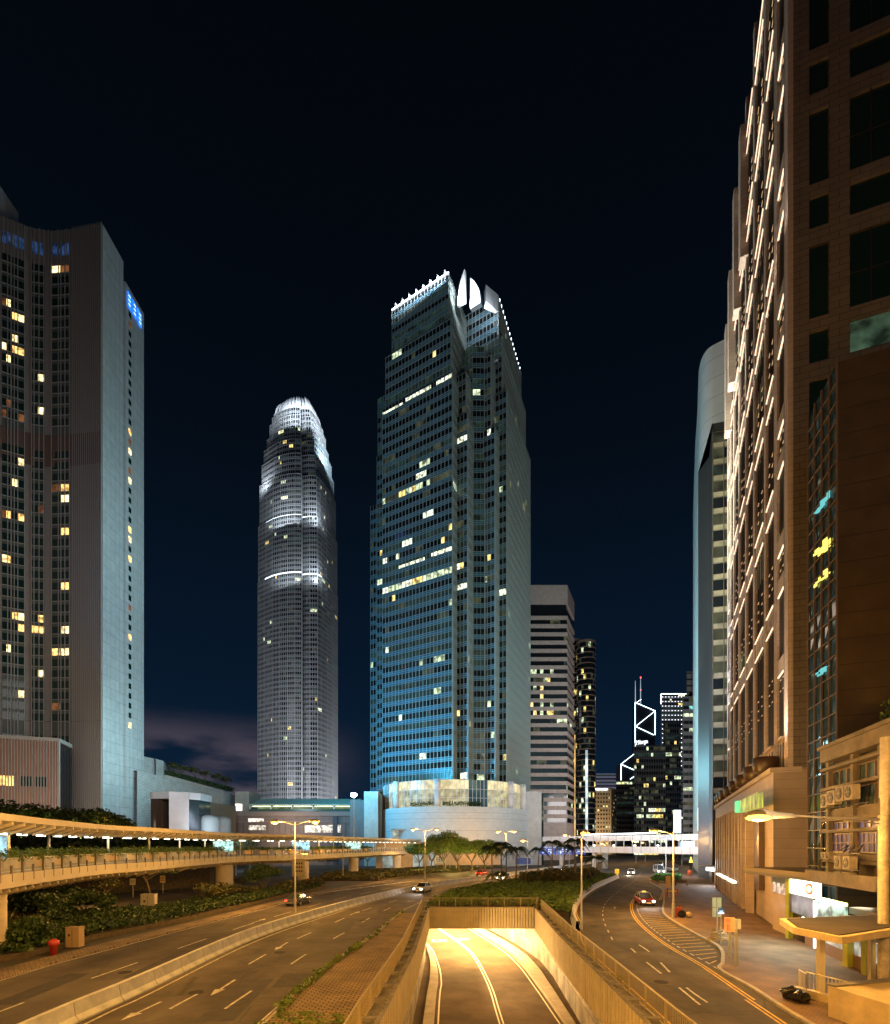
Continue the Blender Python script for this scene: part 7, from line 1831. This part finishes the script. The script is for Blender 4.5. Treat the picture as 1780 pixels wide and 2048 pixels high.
# ============================================================ VEGETATION
def grove(mb, c, r, n, size, k=9):
    for i in range(k):
        d = np.random.normal(size=3); d /= np.linalg.norm(d); d[2] = abs(d[2]) * .8 - .15
        q = .35 + .6 * rnd(); cc = (c[0] + d[0] * r[0] * q, c[1] + d[1] * r[1] * q, c[2] + d[2] * r[2] * q); s_ = U(.28, .46)
        mb.leaves(cc, (r[0] * s_, r[1] * s_, r[2] * s_ * .8), n // k, size)
def tree(x, y, h, rad, lab, grp=None, lm=leaf_a, n=2600, size=.42, lean=0, th=.4, zb=0.0, name='tree', cat='tree'):
    root = thing(name, lab, cat, (x, y, zb), grp); m = MB(); th_ = h * th
    m.tube([(x, y, zb), (x + lean * .3, y, zb + th_ * .5), (x + lean, y, zb + th_)], [h * .025, h * .02, h * .016], 8)
    nl = 6
    for i in range(nl):
        t = i * 2 * math.pi / nl + U(-.3, .3); q = U(.5, .85)
        m.tube([(x + lean, y, zb + th_ * U(.8, 1)), (x + lean + rad * .35 * math.cos(t), y + rad * .35 * math.sin(t), zb + th_ + (h - th_) * .3), (x + lean + rad * q * math.cos(t), y + rad * q * math.sin(t), zb + th_ + (h - th_) * U(.4, .75))], [h * .013, h * .009, h * .004], 6)
    m.build('trunk', bark, root)
    m = MB(); grove(m, (x + lean, y, zb + th_ + (h - th_) * .45), (rad, rad, (h - th_) * .6), n, size, 14); m.build('crown', lm, root)
    return root
tr = [(838, 156, 9.0, 5), (862, 148, 10.2, 5.2), (890, 142, 12.0, 6.4), (918, 146, 11.0, 5.8), (945, 144, 10.4, 5.8), (970, 148, 10.0, 5.4)]
for i, (px, Y, h, r_) in enumerate(tr): tree(*PX(px, Y), h, r_, ORDN[i] + ' of the six leafy street trees in front of the drum podium', 'street trees by the drum podium', leaf_a, 9500, .36, U(-.5, .5), .3)
for px, Y in ((850, 146), (905, 142), (955, 144)): light('POINT', (*PX(px, Y - 5), 3.0), 1200, (1, .75, .2), size=.2)
# palms
def palm(x, y, h, r_, lab, grp, zb=0, nf=13, name='palm_tree'):
    root = thing(name, lab, 'palm tree', (x, y, zb), grp); m = MB(); ln = U(-.4, .4)
    m.tube([(x, y, zb), (x + ln * .3, y, zb + h * .5), (x + ln, y, zb + h)], [.2 * h / 8, .15 * h / 8, .1 * h / 8], 8); m.build('trunk', mat('palm_bark', (.2, .16, .11), .9, .3, 3), root)
    m = MB()
    for i in range(nf + 5):
        t = i * 2.4 + U(-.2, .2); el = U(.1, 1.1); pr = None; d = (math.cos(t), math.sin(t)); s_ = r_ * U(.8, 1.1)
        P = []
        for j in range(8):
            q = j / 7; P.append(Vector((x + ln + d[0] * s_ * q * math.cos(el * (1 - q * .3)), y + d[1] * s_ * q * math.cos(el * (1 - q * .3)), zb + h + s_ * (math.sin(el) * q - 1.0 * q * q))))
        m.tube(P, .03, 4, cap=False)
        for j in range(1, 8):
            for sgn in (-1, 1):
                for o_ in (0, .5):
                    b0 = P[j] if o_ == 0 else (P[j] + P[j - 1]) / 2; sd_ = Vector((-d[1] * sgn, d[0] * sgn, -.55)) * s_ * .3 * (1 - abs(j / 7 - .45)); w_ = Vector((d[0], d[1], 0)) * .14 * s_ / 2
                    m.raw([tuple(b0), tuple(b0 + w_), tuple(b0 + sd_ + w_ * .6)], [(0, 1, 2)])
    m.build('crown', leaf_d if zb == 0 else leaf_a, root); return root
pl_ = [(985, 98, 7.0, 2.7), (1003, 95, 7.6, 2.8), (1012, 104, 7.0, 2.6), (1032, 100, 6.8, 2.6), (1075, 108, 6.6, 2.6), (1103, 104, 8.0, 2.9), (1127, 110, 7.2, 2.7), (1150, 102, 8.4, 3.0), (1153, 118, 6.8, 2.4), (1195, 110, 4.9, 2.6)]
for i, (px, Y, h, r_) in enumerate(pl_): palm(*PX(px, Y), h, r_, ORDN[i] + ' of the ten tall palms rising behind the central shrub bed', 'tall palms')
for i, (px, py, h) in enumerate(((985, 1781, 2.6), (1005, 1774, 2.6), (1061, 1772, 2.4))): palm(*G(px, py), h, 1.6, ORDN[i] + ' of the three short young palms in the shrub bed', 'young palms', 0, 10)
# shrub beds: bumpy soil with leaf masses
def bed(poly, h, dens, size, lm, lab, name='shrub_bed', var=.35, fl=0):
    """poly in world xy"""
    xs = [p[0] for p in poly]; ys = [p[1] for p in poly]; m = MB(); ar = abs(sum(poly[i][0] * poly[(i + 1) % len(poly)][1] - poly[(i + 1) % len(poly)][0] * poly[i][1] for i in range(len(poly)))) / 2
    n = int(ar * dens); P = []
    X = np.random.uniform(min(xs), max(xs), n * 4); Yy = np.random.uniform(min(ys), max(ys), n * 4)
    for x, y in zip(X, Yy):
        if len(P) >= n: break
        if inpoly(x, y, poly):
            hh = h * (1 + var * (math.sin(x * 1.7 + 1.3 * math.sin(y)) * math.cos(y * 1.3 + x * .4)) * .6 + var * .5 * math.sin(x * 4.1) * math.sin(y * 3.3)); P.append((x, y, hh * (1 - .45 * rnd() ** 2)))
    m.cur = 1; m.prism(poly, .02, h * .45); m.cur = 0
    m._lv(np.array(P), len(P), size)
    if fl:
        m.cur = 2; Q = [P[i] for i in np.random.randint(0, len(P), fl)]; m._lv(np.array(Q) + np.array((0, 0, .08)), len(Q), size * .6)
    return tag(m.build(name, [lm, soil, flower]), lab, 'shrubs', kind='stuff')
C1 = [G(*p) for p in [(852, 1805), (1080, 1805), (1140, 1838), (1148, 1822), (1160, 1799), (1190, 1777), (1232, 1757)]] + [G(1190, 1751), G(1110, 1752), G(1040, 1766), G(968, 1779), G(905, 1790)]
C1[0] = (XL[-1][0] - .5, 60.3); C1[1] = (XR[-1][0] + 1.2, 60.3)
bed(C1, .95, 85, .3, leaf_a, 'dense low shrub bed filling the island behind the underpass portal', fl=40)
bed([G(*p) for p in [(1040, 1775), (1160, 1775), (1200, 1760), (1180, 1752), (1100, 1757), (1040, 1768)]], 1.9, 60, .4, leaf_s, 'taller mixed shrubs with a few red flowers in the middle of the island', fl=120)
Hd = [G(*p) for p in [(-60, 1935), (60, 1915), (195, 1878), (330, 1852), (500, 1812), (575, 1793), (645, 1779), (640, 1774), (560, 1783), (440, 1800), (330, 1822), (250, 1830), (100, 1835), (-60, 1850)]]
bed(Hd, .9, 60, .3, leaf_d, 'dark clipped hedge along the far edge of the left carriageway', 'hedge')
bed([G(*p) for p in [(545, 1797), (650, 1777), (640, 1772), (560, 1784)]], 1.5, 50, .35, leaf_s, 'flowering shrubs with red blooms at the end of the dark hedge', fl=150)
bed([G(*p) for p in [(0, 1782), (250, 1781), (440, 1773), (520, 1760), (500, 1756), (400, 1764), (200, 1770), (0, 1772)]], .35, 9, .4, leaf_s, 'strip of rough grass between the side roads', 'grass_strip')
bed([G(*p) for p in [(640, 1762), (755, 1762), (880, 1748), (1010, 1735), (900, 1734), (790, 1742), (700, 1744), (650, 1750)]], .7, 26, .45, leaf_s, 'low planting around the footbridge columns in front of the arcade', 'ground_cover')
bed([PX(-80, 74), PX(200, 80), PX(420, 96), PX(470, 112), PX(400, 112), PX(150, 96), PX(-80, 90)], 8.6, 16, .75, leaf_d, 'dark tall mass of shrubs seen through the gap of the left footbridge', 'shrub_mass', .18)
# weeds at the edge of the paving blocks
m = MB()
for i in range(170):
    p = random.choice(NRi); q = U(-.1, .35)
    m.leaves((p[0] + q, p[1] + U(-.4, .4), .22), (.25, .25, .16), 16 if 20 < p[1] < 60 else 4, .16)
for i in range(60): m.leaves((U(-7.2, -3), U(20.5, 23), .2), (.3, .15, .1), 14, .14)
tag(m.build('weeds', leaf_y), 'grass tufts growing along the kerb of the paving block median', 'weeds', kind='stuff')
m = MB()
for i in range(50): y = U(28, 62); m.leaves((atY(XR, y) + 1.45, y, .15), (.12, .3, .12), 10, .14)
tag(m.build('weeds', leaf_y), 'sparse weeds along the foot of the right railing', 'weeds', kind='stuff')
# trees on the left
for i, (px, Y, h, r_) in enumerate(((-30, 92, 15.5, 9), (60, 96, 17, 9.5), (150, 100, 15.5, 9), (215, 98, 15.5, 7.5))): tree(*PX(px, Y), h, r_, ORDN[i] + ' of the four big dark trees behind the near end of the footbridge', 'big trees behind the footbridge', leaf_d, 7000, .6, 0, .38)
for px, Y in ((35, 88), (90, 90), (165, 90)): light('POINT', (*PX(px, Y), 9.5), 350, (.85, .95, .2), size=.3)
tree(*PX(283, 120), 12.6, 4.5, 'rounded dark shrub tree between the hotel and the pavilion', None, leaf_d, 2600, .5, 0, .3)
for i, (px, Y, h, r_, lm) in enumerate(((30, 47, 4.2, 3.2, leaf_d), (75, 45, 3.6, 3.0, leaf_d), (120, 50, 4.0, 3.2, leaf_d), (25, 38, 2.7, 2.2, leaf_s), (60, 37, 2.4, 2.0, leaf_d), (175, 52, 3.2, 2.4, leaf_d))): tree(*PX(px, Y), h, r_, ORDN[i] + ' of the bushy dark small trees below the near end of the footbridge', 'small trees below the footbridge', lm, 2600, .3, 0, .25)
tree(*PX(202, 56), 4.4, 2.6, 'thin sparse tree with bare twigs right of the dark bushes', None, leaf_s, 420, .25, .2, .5)
tree(*G(303, 1812), 4.6, 3.6, 'slim dark leaning tree beneath the footbridge beside the pale cabinet', None, leaf_d, 500, .3, -.7, .8)
tree(*G(415, 1812), 3.2, 2.8, 'round brownish bush at the foot of the thick footbridge column', None, leaf_s, 2400, .28, 0, .2, name='bush', cat='bush')
tree(*G(527, 1790), 5.2, 3.2, 'layered tall bush in front of the footbridge between two columns', None, leaf_d, 2600, .32, 0, .25, name='bush', cat='bush')
tree(*G(480, 1800), 2.6, 2.3, 'low spreading bush left of the layered tall bush', None, leaf_s, 1500, .28, 0, .2, name='bush', cat='bush')
for i, (px, Y, h, r_) in enumerate(((715, 150, 6, 4), (735, 160, 6.5, 3.5), (655, 150, 5, 3.6), (500, 150, 11.2, 5), (440, 160, 7, 5))): tree(*PX(px, Y), h, r_, ORDN[i] + ' of the loose trees seen around the far part of the footbridge', 'loose trees', leaf_s, 1100, .42)
for i, (px, Yt, py) in enumerate(((338, 188, 1520), (355, 192, 1524), (382, 200, 1530), (404, 206, 1537), (426, 214, 1543), (445, 220, 1549))):
    x, y = PX(px, Yt); zt = ZH(py, Yt); tree(x, y + 3, 7.5, 2.6, ORDN[i] + ' of the six small round trees on the roof garden', 'roof garden trees', leaf_s, 520, .5, 0, .5, zb=zt - 7.3)
tree(*PX(1345, 190), 7.5, 6, 'dark street tree under the far footbridge by the side street', None, leaf_d, 1600, .5)
